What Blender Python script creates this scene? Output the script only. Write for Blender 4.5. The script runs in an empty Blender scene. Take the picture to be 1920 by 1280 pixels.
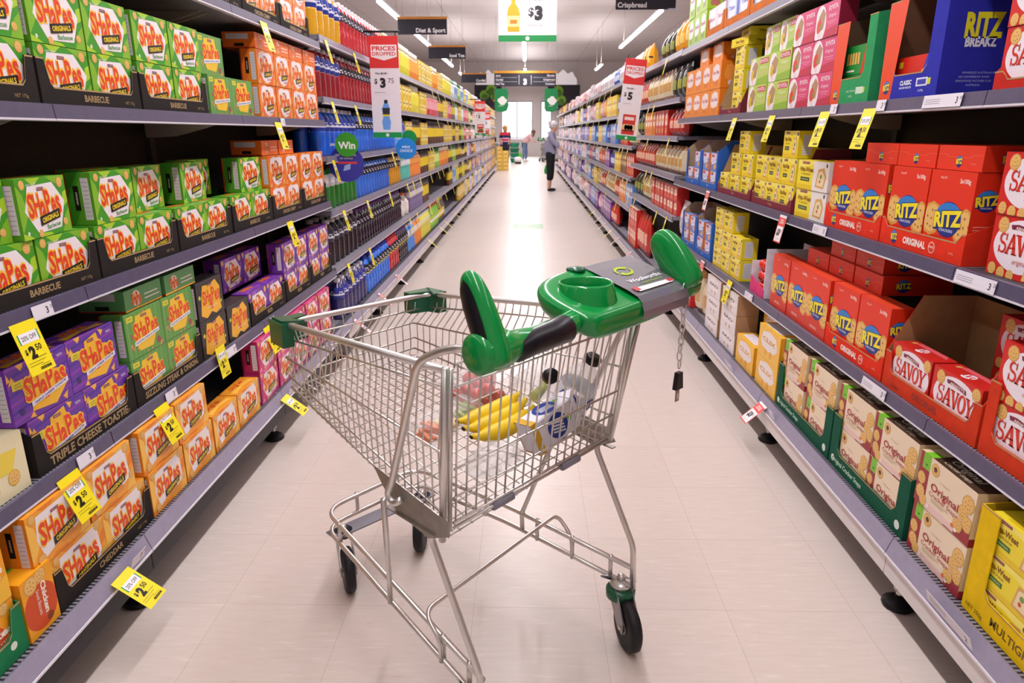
import bpy, bmesh, math, random
from mathutils import Vector, Matrix
PI=math.pi
RND=random.Random(11)
SC=bpy.context.scene
COL=SC.collection
XL,XR=-1.235,1.18            # lips of the upper shelves
BL,BR=-1.165,1.12            # fronts of the base decks
ORD=('first second third fourth fifth sixth seventh eighth ninth tenth eleventh twelfth thirteenth fourteenth fifteenth sixteenth seventeenth '
 'eighteenth nineteenth twentieth').split()
ORD+=['twenty-'+o for o in ORD[:9]]+['thirtieth']+['thirty-'+o for o in ORD[:9]]+['fortieth']+['forty-'+o for o in ORD[:9]]

# ---------------------------------------------------------------- materials
def lin(c):
    return c/12.92 if c<=.04045 else ((c+.055)/1.055)**2.4
def rgb(h):
    if isinstance(h,(tuple,list)): return tuple(lin(x/255) for x in h)+(1,)
    return tuple(lin(int(h[i:i+2],16)/255) for i in (0,2,4))+(1,)
_M={}
def M(h,rough=.42,metal=0,spec=.4,coat=0,emit=0,trans=0,ior=1.45,alpha=1,noise=0,nscale=40,bump=0,name=None):
    key=(h,rough,metal,spec,coat,emit,trans,alpha,noise,bump)
    if key in _M: return _M[key]
    m=bpy.data.materials.new(name or 'surface'); m.use_nodes=True
    nt=m.node_tree; b=nt.nodes['Principled BSDF']
    c=rgb(h)
    b.inputs['Base Color'].default_value=c
    b.inputs['Roughness'].default_value=rough
    b.inputs['Metallic'].default_value=metal
    b.inputs['Specular IOR Level'].default_value=spec
    b.inputs['Coat Weight'].default_value=coat
    b.inputs['Coat Roughness'].default_value=.08
    b.inputs['IOR'].default_value=ior
    b.inputs['Transmission Weight'].default_value=trans
    b.inputs['Alpha'].default_value=alpha
    if emit:
        b.inputs['Emission Color'].default_value=c; b.inputs['Emission Strength'].default_value=emit
    if noise or bump:
        tc=nt.nodes.new('ShaderNodeTexCoord'); n=nt.nodes.new('ShaderNodeTexNoise')
        n.inputs['Scale'].default_value=nscale; n.inputs['Detail'].default_value=5
        nt.links.new(tc.outputs['Object'],n.inputs['Vector'])
        if noise:
            r=nt.nodes.new('ShaderNodeValToRGB')
            r.color_ramp.elements[0].position=.3; r.color_ramp.elements[1].position=.7
            r.color_ramp.elements[0].color=tuple(x*(1-noise) for x in c[:3])+(1,)
            r.color_ramp.elements[1].color=tuple(min(1,x*(1+noise)) for x in c[:3])+(1,)
            nt.links.new(n.outputs['Fac'],r.inputs['Fac']); nt.links.new(r.outputs['Color'],b.inputs['Base Color'])
        if bump:
            bp=nt.nodes.new('ShaderNodeBump'); bp.inputs['Strength'].default_value=bump; bp.inputs['Distance'].default_value=.002
            nt.links.new(n.outputs['Fac'],bp.inputs['Height']); nt.links.new(bp.outputs['Normal'],b.inputs['Normal'])
    _M[key]=m
    return m
def INK(h): return M(h,rough=.38,spec=.45)          # printed, lightly varnished board
def CARD(h): return M(h,rough=.75,spec=.2,noise=.08,nscale=25)
def CHROME(): return M('c9c3bd',rough=.24,metal=1,noise=.06,nscale=18)
def CLEAR(h='eef1f6',rough=.06): return M(h,rough=rough,alpha=.3,spec=.9)
def FILM(h='f2f2f2',a=.25): return M(h,rough=.12,alpha=a,spec=.7)
def PLAST(h,rough=.25): return M(h,rough=rough,spec=.5,coat=.25)

# ---------------------------------------------------------------- mesh building
class MB:
    def __init__(s): s.v=[];s.f=[];s.mi=[];s.sm=[];s.mats=[];s.T=Matrix()
    def mat(s,m):
        if m not in s.mats: s.mats.append(m)
        return s.mats.index(m)
    def add(s,vs,fs,m,smooth=False):
        b=len(s.v); k=s.mat(m)
        s.v+= [tuple(s.T@Vector(p)) for p in vs]
        for f in fs: s.f.append(tuple(b+i for i in f)); s.mi.append(k); s.sm.append(smooth)
        return s
    def box(s,x0,y0,z0,x1,y1,z1,m):
        vs=[(x0,y0,z0),(x1,y0,z0),(x1,y1,z0),(x0,y1,z0),(x0,y0,z1),(x1,y0,z1),(x1,y1,z1),(x0,y1,z1)]
        return s.add(vs,[(3,2,1,0),(4,5,6,7),(0,1,5,4),(1,2,6,5),(2,3,7,6),(3,0,4,7)],m)
    def cbox(s,x0,y0,z0,x1,y1,z1,c,m):              # box with chamfered edges
        a=[(x0,x1),(y0,y1),(z0,z1)]; vs=[];ix={}
        for i in range(8):
            b=[(i>>k)&1 for k in range(3)]
            for k in range(3):
                p=[a[j][b[j]]+((c if b[j]==0 else -c) if j!=k else 0) for j in range(3)]
                ix[(i,k)]=len(vs); vs.append(p)
        fs=[]
        for k in range(3):
            u,w=(k+1)%3,(k+2)%3
            for t in (0,1):
                q=[(0,0),(1,0),(1,1),(0,1)]
                f=[ix[((t<<k)|(p<<u)|(r<<w),k)] for p,r in q]
                fs.append(f if t else f[::-1])
            for p in (0,1):
                for r in (0,1):
                    i=(p<<u)|(r<<w); j=i|(1<<k)
                    f=[ix[(i,u)],ix[(j,u)],ix[(j,w)],ix[(i,w)]]
                    fs.append(f if p==r else f[::-1])
        for i in range(8):
            f=[ix[(i,0)],ix[(i,1)],ix[(i,2)]]
            fs.append(f if bin(i).count('1')%2 else f[::-1])
        return s.add(vs,fs,m)
    def prism(s,poly,o,ax,ay,n,m):                  # polygon in the plane (ax, ay) pushed along n
        o,ax,ay,n=map(Vector,(o,ax,ay,n)); k=len(poly)
        a=[o+ax*x+ay*y for x,y in poly]; b=[p+n for p in a]
        return s.add(a+b,[tuple(range(k))[::-1],tuple(range(k,2*k))]+[(i,(i+1)%k,k+(i+1)%k,k+i) for i in range(k)],m)
    def tube(s,pts,r,m,n=8,closed=False,cap=True):
        P=[Vector(p) for p in pts]; k=len(P)
        rs=r if isinstance(r,(list,tuple)) else [r]*k
        T=[]
        for i in range(k):
            if closed: d=(P[(i+1)%k]-P[i]).normalized()+(P[i]-P[i-1]).normalized()
            elif i==0: d=P[1]-P[0]
            elif i==k-1: d=P[-1]-P[-2]
            else: d=(P[i+1]-P[i]).normalized()+(P[i]-P[i-1]).normalized()
            T.append(d.normalized() if d.length>1e-9 else Vector((0,0,1)))
        a=Vector((0,0,1)) if abs(T[0].z)<.9 else Vector((1,0,0))
        u=(a-T[0]*a.dot(T[0])).normalized(); vs=[]
        for i in range(k):
            u=(u-T[i]*u.dot(T[i])).normalized(); w=T[i].cross(u)
            for j in range(n):
                t=2*PI*j/n; vs.append(P[i]+(u*math.cos(t)+w*math.sin(t))*rs[i])
        fs=[]
        for i in range(k if closed else k-1):
            e=(i+1)%k
            for j in range(n): fs.append((i*n+j,i*n+(j+1)%n,e*n+(j+1)%n,e*n+j))
        if not closed and cap: fs+= [tuple(range(n))[::-1],tuple((k-1)*n+j for j in range(n))]
        return s.add(vs,fs,m,True)
    def lathe(s,prof,m,n=16,o=(0,0,0),sx=1,sy=1,capb=True,capt=True):
        vs=[];k=len(prof)
        for r,z in prof:
            for j in range(n):
                t=2*PI*j/n; vs.append((o[0]+r*sx*math.cos(t),o[1]+r*sy*math.sin(t),o[2]+z))
        fs=[(i*n+j,i*n+(j+1)%n,(i+1)*n+(j+1)%n,(i+1)*n+j) for i in range(k-1) for j in range(n)]
        if capb: fs.append(tuple(range(n))[::-1])
        if capt: fs.append(tuple((k-1)*n+j for j in range(n)))
        return s.add(vs,fs,m,True)
    def ball(s,c,rx,ry,rz,m,n=12,k=8):
        vs=[];fs=[]
        for i in range(1,k):
            a=PI*i/k
            for j in range(n):
                t=2*PI*j/n; vs.append((c[0]+rx*math.sin(a)*math.cos(t),c[1]+ry*math.sin(a)*math.sin(t),c[2]-rz*math.cos(a)))
        b=len(vs); vs+=[(c[0],c[1],c[2]-rz),(c[0],c[1],c[2]+rz)]
        for i in range(k-2):
            for j in range(n): fs.append((i*n+j,i*n+(j+1)%n,(i+1)*n+(j+1)%n,(i+1)*n+j))
        for j in range(n): fs.append((b,(j+1)%n,j)); fs.append((b+1,(k-2)*n+j,(k-2)*n+(j+1)%n))
        return s.add(vs,fs,m,True)
    def mesh(s,name):
        me=bpy.data.meshes.new(name); me.from_pydata(s.v,[],s.f)
        for m in s.mats: me.materials.append(m)
        me.polygons.foreach_set('material_index',s.mi); me.polygons.foreach_set('use_smooth',s.sm)
        me.update(); return me
    def build(s,name,parent=None,loc=(0,0,0),rz=0):
        return link(name,s.mesh(name),parent,loc,rz)
def link(name,me,parent=None,loc=(0,0,0),rz=0):
    o=bpy.data.objects.new(name,me); COL.objects.link(o)
    o.location=loc; o.rotation_euler=(0,0,rz)
    if parent: o.parent=parent
    return o
import re
_W=re.compile(r"[A-Za-z0-9][A-Za-z0-9'-]*")
LABELS={}
def tag(o,label,cat,group=None):
    o['label']=label; o['category']=cat
    if group: o['group']=group
    k=label.lower()
    if k in LABELS and LABELS[k]!=(group or o.name): print('DUPLABEL',label)
    if not 4<=len(_W.findall(label))<=16: print('LEN',label)
    LABELS[k]=group or o.name
    return o
def empty(name,label,cat,loc=(0,0,0),rz=0,group=None):
    o=bpy.data.objects.new(name,None); COL.objects.link(o); o.location=loc; o.rotation_euler=(0,0,rz)
    o.empty_display_size=.05
    return tag(o,label,cat,group)
def struct(o): o['kind']='structure'; return o
def dup(root,loc,rz,label,group=None):
    r=root.copy(); COL.objects.link(r); r.location=loc; r.rotation_euler=(0,0,rz)
    for ch in root.children:
        c=ch.copy(); COL.objects.link(c); c.parent=r
        for g in ch.children:
            d=g.copy(); COL.objects.link(d); d.parent=c
    return tag(r,label,root['category'],group)
def fillet(pts,rad,n=5,closed=False):
    P=[Vector(p) for p in pts]; out=[]; k=len(P)
    for i,p in enumerate(P):
        if not closed and i in (0,k-1): out.append(p); continue
        a=P[i-1]-p; b=P[(i+1)%k]-p
        t=min(rad,a.length*.45,b.length*.45); a.normalize(); b.normalize()
        s,e=p+a*t,p+b*t
        for j in range(n+1):
            u=j/n; out.append(s*(1-u)**2+p*2*u*(1-u)+e*u*u)
    return out

# ---------------------------------------------------------------- printing
_TX={}
def textgeo(s,bold=0.,shear=0.,res=2,sp=1.):
    k=(s,bold,shear,res,sp)
    if k in _TX: return _TX[k]
    c=bpy.data.curves.new('print','FONT'); c.body=s; c.size=1; c.offset=bold; c.shear=shear; c.resolution_u=res; c.space_character=sp; c.fill_mode='FRONT'
    o=bpy.data.objects.new('print',c); me=bpy.data.meshes.new_from_object(o)
    vs=[(v.co.x/.73,v.co.y/.73) for v in me.vertices]; fs=[tuple(p.vertices) for p in me.polygons]
    bpy.data.objects.remove(o); bpy.data.curves.remove(c); bpy.data.meshes.remove(me)
    xs=[v[0] for v in vs] or [0,1]
    x0,x1=min(xs),max(xs)
    r=([(x-x0-(x1-x0)/2,y) for x,y in vs],fs,x1-x0)
    _TX[k]=r; return r
EPS=.00025
class Face:
    """a flat printed face: normalised (0..1) coordinates on a rectangle o + ax*w, ay*h"""
    def __init__(s,mb,o,ax,ay,w,h): s.mb=mb;s.o=Vector(o);s.ax=Vector(ax);s.ay=Vector(ay);s.n=s.ax.cross(s.ay);s.w=w;s.h=h
    def pt(s,x,y,l): return s.o+s.ax*(x*s.w)+s.ay*(y*s.h)+s.n*(EPS*l)
    def poly(s,pts,c,l=1): s.mb.add([s.pt(min(1,max(0,x)),min(1,max(0,y)),l) for x,y in pts],[tuple(range(len(pts)))],INK(c) if isinstance(c,str) else c); return s
    def rect(s,x0,y0,x1,y1,c,l=1): return s.poly([(x0,y0),(x1,y0),(x1,y1),(x0,y1)],c,l)
    def disc(s,cx,cy,r,c,l=1,n=18,ry=None,wob=0):      # r in units of the face height, round on the face
        ry=ry or r; k=s.h/s.w
        return s.poly([(cx+r*k*(1+wob*(j%2))*math.cos(2*PI*j/n),cy+ry*(1+wob*(j%2))*math.sin(2*PI*j/n)) for j in range(n)],c,l)
    def text(s,t,cx,cy,hh,c,l=2,bold=.0,shear=0,rot=0,fit=None,sy=1,res=2,sp=1.):
        vs,fs,wd=textgeo(t,bold,shear,res,sp); k=hh*s.h; kx=k
        if fit: kx=fit*s.w/max(wd,.01)
        ca,sa=math.cos(math.radians(rot)),math.sin(math.radians(rot)); P=[]
        for x,y in vs:
            X=x*kx; Y=(y-.5)*k*sy
            P.append(s.pt(cx+(X*ca-Y*sa)/s.w,cy+(X*sa+Y*ca)/s.h,l))
        s.mb.add(P,fs,INK(c) if isinstance(c,str) else c); return s
    def cracker(s,cx,cy,r,l=2,c='d9a04e',ry=None,dots=True):
        s.disc(cx,cy,r,c,l,n=20,wob=.06,ry=ry)
        s.disc(cx,cy+.004,r*.86,'e8bb6c',l+1,n=14,ry=(ry or r)*.86)
        if dots:
            k=s.h/s.w
            for a,b in ((0,0),(.45,.1),(-.45,.1),(0,.5),(0,-.5),(.35,-.4),(-.35,-.4)): s.disc(cx+a*r*k,cy+b*(ry or r),r*.09,'a86f2a',l+2,n=5)
        return s
def carton(name,w,d,h,body,front=None,side=None,top=None,left=None,c=.0012):
    mb=MB(); mb.cbox(-w/2,0,0,w/2,d,h,c,INK(body) if isinstance(body,str) else body)
    if front: front(Face(mb,(-w/2,0,0),(1,0,0),(0,0,1),w,h))
    if side:
        side(Face(mb,(w/2,0,0),(0,1,0),(0,0,1),d,h))
        (left or side)(Face(mb,(-w/2,d,0),(0,-1,0),(0,0,1),d,h))
    if top: top(Face(mb,(-w/2,0,h),(1,0,0),(0,1,0),w,d))
    return mb.mesh(name)
# side = 'L' (faces +X) or 'R' (faces -X); y = centre along the aisle; x = how far the front stands back from the lip
def spot(side,y,z,back=0.,base=False):
    if side=='L': return ((BL-.034 if base else XL-.008)-back,y,z+.0012),PI/2
    return ((BR+.034 if base else XR+.008)+back,y,z+.0012),-PI/2
# ---------------------------------------------------------------- package designs
def wordmark(f,cx,cy,W,Hh,l=4,fill='e2401f',edge='f7c531'):
    gl=[('S',.17,1.,-.04,0),('H',.19,.93,-.02,3),('a',.16,1.02,.0,4),('P',.17,1.08,.03,5),('e',.15,.92,.1,8),('s',.14,.86,.15,10)]
    for k,(c,b) in enumerate(((edge,.085),(fill,.03))):
        x=-.5
        for ch,w,s,dy,rot in gl:
            x2=x+w
            low=ch in 'aes'
            e=W*w*(1.16 if k==0 else .98)
            f.text(ch,cx+W*(x+w/2)*1.02,cy+Hh*(dy-.03)+(-.12*Hh if low else 0),Hh*s,c,l+k+.1*len(gl),bold=b,rot=rot,fit=e,sy=1.25 if low else 1)
            x=x2
def pl(f,pts,c,l=1): return f.poly(pts,c,l)
def orig_tab(f,cx,cy,l=7,w=.4,h=.17,rot=8):
    t=math.tan(math.radians(rot))*f.w/f.h
    def q(W,Hh,c,L): f.poly([(cx-W/2,cy-Hh/2-W/2*t),(cx+W/2,cy-Hh/2+W/2*t),(cx+W/2,cy+Hh/2+W/2*t),(cx-W/2,cy+Hh/2-W/2*t)],c,L)
    q(w,h,'1a1511',l)
    f.text('ORIGINALS',cx,cy,h*.55,'f2d42a',l+1,bold=.03,rot=rot,fit=w*.84)
def badge(f,cx,cy,w=.13,h=.055,l=5):
    f.rect(cx-w/2,cy-h/2,cx+w/2,cy+h/2,'7d3350',l)
    f.text("ARNOTT'S",cx,cy,h*.5,'e9d7c8',l+1,fit=w*.85)
def hex_front(c1,c2,c3,cr,flav,fcol,shape='hex'):
    def fr(f):
        f.rect(0,0,1,1,c1,.4)
        f.poly([(0,.1),(.16,.42),(.1,.75),(0,.9)],c2,1); f.poly([(.6,1),(.8,.86),(1,.92),(1,1)],c2,1)
        f.poly([(.8,0),(.9,.3),(1,.42),(1,0)],c2,1); f.poly([(.2,1),(.34,.86),(.5,1)],c3,1); f.poly([(0,0),(.0,.12),(.14,.05),(.2,0)],c3,1)
        f.poly([(.86,.42),(1,.52),(1,.74),(.92,.7)],c3,1); f.poly([(.3,0),(.36,.07),(.55,.05),(.6,0)],c3,1)
        if shape=='hex': P=[(.1,.46),(.22,.87),(.72,.9),(.93,.55),(.78,.1),(.3,.07)]
        elif shape=='shield': P=[(.14,.9),(.3,.955),(.5,.94),(.7,.955),(.86,.9),(.9,.6),(.84,.3),(.7,.1),(.5,.04),(.3,.1),(.17,.3),(.1,.6)]
        else: P=[(.16,.9),(.86,.93),(.9,.26),(.72,.2),(.68,.3),(.56,.24),(.2,.1),(.12,.5)]
        f.poly(P,'eee6ea',2)
        for x,y,r in cr: f.cracker(x,y,r,3)
        f.text('NEW LOOK!',.3,.9,.035,'f4f0e6',3,fit=.2,rot=4)
        badge(f,.46,.81); wordmark(f,.5,.58,.66,.4)
        orig_tab(f,.57,.31,w=.42,h=.16)
        f.text(flav,.62,.17,.085,fcol,6,bold=.01,rot=5)
        f.disc(.1,.1,.035,'e8f2e0',3,n=10); f.text('175g',.1,.1,.02,c1,4)
    return fr
def band_side(c,c2,strip='c23a1e',panel=False):
    def fs(f):
        f.rect(0,0,.08,1,strip,1)
        f.poly([(.2,.0),(.5,.3),(.4,.7),(.7,1),(1,1),(1,0)],c2,.6)
        f.rect(.3,.28,.5,.75,'1b1712',1.5)
        f.text('ORIGINALS',.4,.51,.035,'e9e2d0',2.5,rot=90,bold=.02)
        f.rect(.62,.1,.9,.9,'ded9dc',1.5)
        for i in range(9): f.rect(.66,.17+i*.08,.86,.185+i*.08,'b3aab0',2)
    return fs
def seam_top(c,c2,word=True):
    def ft(f):
        f.rect(.0,.47,1,.5,c2,.6); f.poly([(.1,.1),(.5,.3),(.9,.12),(.9,.4),(.1,.42)],c2,.6)
        if word: wordmark(f,.5,.7,.5,.3,2)
    return ft
CRK=[(.08,.9,.075),(.9,.88,.09),(.3,.06,.07),(.86,.2,.07)]
def slices(f,seed,n,c1,c2,l=1.2,size=.1):
    r=random.Random(seed)
    for i in range(n):
        x,y,a=r.random(),r.random(),r.random()*6.3; k=f.h/f.w; P=[]
        for t in (0,2.3,3.9): P.append((min(1,max(0,x+size*k*math.cos(a+t))),min(1,max(0,y+size*math.sin(a+t)))))
        f.poly(P,c2,l+.002*i); f.poly([(p[0]*.8+x*.2,p[1]*.8+y*.2) for p in P],c1,l+.4+.002*i)
def toast_front(f):
    f.rect(0,0,1,1,'6a35a0',.4)
    for i in range(7):
        y=.05+.15*i; f.poly([(0,y),(1,y+.16),(1,y+.2),(0,y+.05)],'4a2f9a' if i%2 else '8a3bb0',.8)
    slices(f,3,16,'f0b653','d08a2c')
    f.poly([(.3,.12),(.36,.86),(.62,.94),(.66,.7),(.95,.6),(.9,.28),(.7,.05)],'f3b92e',2.2)
    f.rect(.06,.6,.24,.74,'e8d437',3); f.text('LIMITED',.15,.69,.03,'4a3a10',4); f.text('EDITION',.15,.64,.03,'4a3a10',4)
    badge(f,.48,.84); wordmark(f,.58,.56,.7,.4)
    f.poly([(.3,.2),(.95,.33),(.95,.42),(.3,.29)],'e9e6f2',6); f.text('TRIPLE CHEESE TOASTIE',.625,.31,.04,'3a2a78',7,rot=9,fit=.58,bold=.03)
    f.text('NEW',.88,.86,.05,'f2ecf8',4); f.disc(.14,.2,.06,'3b2a6a',3,n=12)
def steak_front(f):
    f.rect(0,0,1,1,'5f9a4a',.4); slices(f,9,14,'c79a5c','8a6a35',1.2,.09)
    for i in range(8): f.rect(.05+.11*i,.02,.08+.11*i,.98,'74ab4f',.7)
    f.poly([(.2,.35),(.28,.9),(.7,.93),(.8,.4),(.66,.1),(.3,.12)],'f0c52d',2.2)
    f.rect(.05,.82,.22,.94,'d9d43a',3); f.text('LIMITED',.135,.88,.03,'3d4a10',4)
    badge(f,.5,.86,.16); wordmark(f,.52,.6,.66,.36)
    f.poly([(.18,.26),(.86,.36),(.86,.45),(.18,.35)],'efeef0',6); f.text('SIZZLING STEAK & ONION',.52,.355,.035,'2d4f8a',7,rot=5,fit=.62,bold=.03)
    f.disc(.82,.16,.08,'9a4a50',3); f.disc(.14,.5,.05,'b05a5a',3)
def bacon_front(f):
    f.rect(0,0,1,1,'2e2a2b',.4)
    f.poly([(.1,.14),(.16,.6),(.24,.9),(.5,.86),(.74,.94),(.9,.7),(.84,.4),(.9,.1),(.66,.04),(.5,.14),(.3,.02)],'f2b52b',1.5)
    f.disc(.1,.62,.05,'d9cf3a',2,n=10,wob=.3); f.disc(.9,.3,.04,'d9cf3a',2,n=10,wob=.3)
    badge(f,.5,.86,.16); wordmark(f,.53,.6,.66,.36)
    f.disc(.52,.28,.07,'d65a2a',6); f.text('CHEESE & BACON',.52,.28,.035,'f7e8d6',7,fit=.4,bold=.02)
def bottom_front(c1,c2,word,wc,kind):
    def fr(f):
        f.rect(0,0,1,1,c1,.4)
        f.poly([(0,.55),(.3,.7),(.2,1),(0,1)],c2,1); f.poly([(.6,0),(.7,.25),(1,.4),(1,0)],c2,1)
        if kind=='snack':
            f.disc(.55,.4,.4,'cf4a16',1.5,n=24)
            f.cracker(.25,.85,.12,2.2); f.cracker(.5,.9,.1,2.6); f.cracker(.85,.9,.1,2.4)
            f.text('Chicken',.6,.58,.13,'f4e9da',4,bold=.04,rot=-4,fit=.7); f.text('Snack Biscuits',.6,.42,.07,'f4e9da',4,fit=.62)
            f.disc(.3,.12,.05,'8a3a12',3,n=10)
        return f
    return fr
# ritz
def oval(f,cx,cy,r,l=3,word=True,k=1.25,sub=True):
    f.disc(cx,cy,r*k,'1d2f86',l,n=28,ry=r); f.poly([(cx+r*k*f.h/f.w*.96*math.cos(t*PI/14),cy+r*.28+r*.66*math.sin(t*PI/14)) for t in range(15)],'2f7fd0',l+.6)
    if word:
        wd=r*k*2.15*f.h/f.w
        f.text('RITZ',cx,cy+.03*r,r*.9,'16246a',l+1.2,bold=.09,fit=wd*1.03,rot=6)
        f.text('RITZ',cx,cy+.05*r,r*.86,'f3e22e',l+1.8,bold=.05,fit=wd,rot=6)
        if sub: f.text('CRACKERS',cx,cy-.62*r,r*.16,'cfd8f0',l+1.8,bold=.02,fit=wd*.5)
def ritz_front(f):
    f.rect(0,0,1,1,'e63519',.4); f.poly([(0,0),(1,0),(1,.22),(.5,.3),(0,.2)],'d22c14',.8)
    for cx in (.06,.98): 
        f.disc(min(cx,.9) if cx>.5 else .1,.36,.09,'d99a3e',1.2,n=16)
    f.cracker(.9,.4,.2,2); f.cracker(.16,.44,.19,2); oval(f,.54,.46,.2,5.5)
    f.text('3x100g',.78,.9,.05,'fbe9e0',2,bold=.02); f.text('300g NET',.3,.92,.025,'fbd9cc',2)
    f.text('ORIGINAL',.46,.12,.045,'fbe0d4',2)
def ritz_side(f):
    f.rect(0,0,1,1,'dd3118',.4); oval(f,.5,.7,.12,2,k=1)
    for i in range(10): f.rect(.15,.1+.035*i,.85,.112+.035*i,'f09a86',1)
def ritz_end(f):                                        # the box seen lying on its side
    f.rect(0,0,1,1,'e63a1e',.4); oval(f,.5,.36,.24,2,sub=False,k=.8)
    f.poly([(0,.62),(.2,.62),(.26,.52),(.74,.52),(.8,.62),(1,.62),(1,.64),(.79,.64),(.73,.54),(.27,.54),(.21,.64),(0,.64)],'f2694e',1)
    f.text('3x100g',.8,.3,.08,'f58f78',1)
def ritz_end_side(f):
    f.rect(0,0,1,1,'d93218',.4); oval(f,.3,.5,.34,2,sub=False,k=1.05)
# savoy: a drawn serif
def serif_word(f,cx,cy,W,Hh,c,l):
    x0=cx-W/2; y0=cy-Hh/2
    def P(x,y): return (x0+W*x,y0+Hh*y)
    def q(*p): f.poly([P(x,y) for x,y in p],c,l)
    def rot_s(x,w):
        pts=[];
        n=22
        for i in range(n+1):
            t=i/n
            if t<.5: a=math.radians(40+ (230)*t*2); cxx,cyy,rx,ry=x+w/2,.73,w*.34,.225
            else: a=math.radians(90-(t-.5)*2*250); cxx,cyy,rx,ry=x+w/2,.27,w*.36,.235
            pts.append((cxx+rx*math.cos(a),cyy+ry*math.sin(a)))
        vs=[];L=len(pts)
        for i,(a,b) in enumerate(pts):
            j=min(L-1,i+1);k=max(0,i-1)
            dx,dy=(pts[j][0]-pts[k][0])*W*f.w,(pts[j][1]-pts[k][1])*Hh*f.h; d=math.hypot(dx,dy) or 1
            th=(.022+.042*math.sin(PI*min(1,max(0,i/(L-1)))))*Hh*f.h
            nx,ny=-dy/d*th/(W*f.w),dx/d*th/(Hh*f.h)
            vs.append((a+nx,b+ny,a-nx,b-ny))
        for i in range(L-1):
            a,b=vs[i],vs[i+1]; f.poly([P(a[0],a[1]),P(b[0],b[1]),P(b[2],b[3]),P(a[2],a[3])],c,l)
        q((x+w*.78,.66),(x+w*.9,.66),(x+w*.9,1),(x+w*.84,1)); q((x+w*.1,0),(x+w*.16,0),(x+w*.22,.34),(x+w*.1,.34))
    rot_s(0,.19)
    q((.18,0),(.22,0),(.325,1),(.29,1)); q((.33,0),(.40,0),(.325,1),(.285,1)); q((.235,.28),(.375,.28),(.375,.34),(.235,.34))
    q((.165,0),(.25,0),(.25,.05),(.165,.05)); q((.31,0),(.425,0),(.425,.05),(.31,.05))
    q((.38,1),(.45,1),(.53,0),(.49,0)); q((.545,1),(.575,1),(.53,0),(.5,0)); q((.355,.95),(.475,.95),(.475,1),(.355,1)); q((.52,.95),(.6,.95),(.6,1),(.52,1))
    cxo,rx=.69,.105; n=26
    for i in range(n):
        a,b=2*PI*i/n,2*PI*(i+1)/n
        q((cxo+rx*math.cos(a),.5+.52*math.sin(a)),(cxo+rx*math.cos(b),.5+.52*math.sin(b)),(cxo+rx*.52*math.cos(b),.5+.42*math.sin(b)),(cxo+rx*.52*math.cos(a),.5+.42*math.sin(a)))
    q((.785,1),(.85,1),(.91,.46),(.86,.46)); q((.97,1),(1.,1),(.91,.5),(.88,.46)); q((.86,0),(.915,0),(.915,.5),(.86,.5))
    q((.765,.95),(.875,.95),(.875,1),(.765,1)); q((.94,.95),(1.02,.95),(1.02,1),(.94,1)); q((.83,0),(.945,0),(.945,.05),(.83,.05))
def savoy_front(f):
    f.rect(0,0,1,1,'d3261f',.4)
    f.disc(.52,.53,.685,'efe6ee',1,n=34,ry=.43)
    f.cracker(.17,.84,.13,2,c='d8a45a'); f.cracker(.9,.86,.12,2.3,c='d8a45a')
    for x,y,r in ((.1,.1,.1),(.26,.06,.1),(.42,.05,.09)): f.cracker(x,y,r,2+x,c='dcae62')
    f.poly([(.62,.02),(.64,.2),(.9,.24),(.97,.1),(.9,.03)],'e9c172',3); f.disc(.75,.12,.03,'c9964a',4); f.disc(.86,.16,.02,'c9964a',4)
    f.poly([(.3,.86),(.42,.88),(.7,.83),(.72,.75),(.44,.8),(.32,.79)],'7b2140',3); f.text("ARNOTT'S",.53,.815,.05,'f0dcd0',4,bold=.03,fit=.3,rot=-3)
    serif_word(f,.525,.55,.76,.33,'9c1b18',3.4); serif_word(f,.52,.557,.76,.33,'d9321f',3.8)
    f.text('original',.54,.29,.085,'c65a52',4,shear=.25)
def savoy_top(f):
    f.rect(0,0,1,1,'cc241e',.4); f.disc(.5,.4,.3,'efe6ee',1,n=24,ry=.26); serif_word(f,.5,.42,.5,.3,'cf2c1e',2)
    f.cracker(.12,.7,.12,2); f.poly([(.1,.7),(.9,.7),(.8,.95),(.2,.95)],'e0606a',1.5)
def savoy_side(f): f.rect(0,0,1,1,'bf2019',.4); f.rect(.2,.1,.8,.5,'d9868a',1); f.disc(.5,.75,.1,'efe6ee',1)
def snaps_front(f):
    f.rect(0,0,1,1,'ecd9bd',.4); f.poly([(0,0),(.2,0),(.2,1),(0,1)],'9c2b35',.8); f.poly([(.55,0),(1,0),(1,.34),(.86,.3),(.8,.1)],'9c2b35',.8)
    f.rect(.06,.7,.2,1,'7ac32b',1.4); f.disc(.13,.8,.035,'2c6a1c',2,n=10); f.disc(.13,.83,.03,'7ac32b',2.5,n=8)
    f.cracker(.3,.82,.12,2,c='cf9d4f'); f.disc(.3,.83,.05,'5a2a30',4)
    for i,(x,y,r) in enumerate(((.08,.5,.12),(.1,.24,.13),(.17,.12,.11),(.9,.7,.16),(.84,.5,.13),(.94,.36,.14),(.8,.22,.13))): f.cracker(x,y,r,2.2+.3*i,c='d8a95c')
    f.text('Original',.52,.5,.15,'a8242c',5,bold=.015,fit=.5); f.text('Cracker Snaps',.52,.35,.09,'b5474a',5,fit=.52)
    f.text('Serving suggestion',.5,.68,.03,'9a8568',4); f.rect(.3,.26,.62,.27,'b79f80',4); f.rect(.3,.22,.55,.23,'b79f80',4)
    f.rect(.2,.02,.75,.13,'e8c6c0',1.6); f.disc(.26,.075,.045,'f0e0d0',3,n=10); f.disc(.72,.14,.04,'e5702a',5,n=8); f.disc(.78,.1,.04,'f3efe2',5,n=8)
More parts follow.
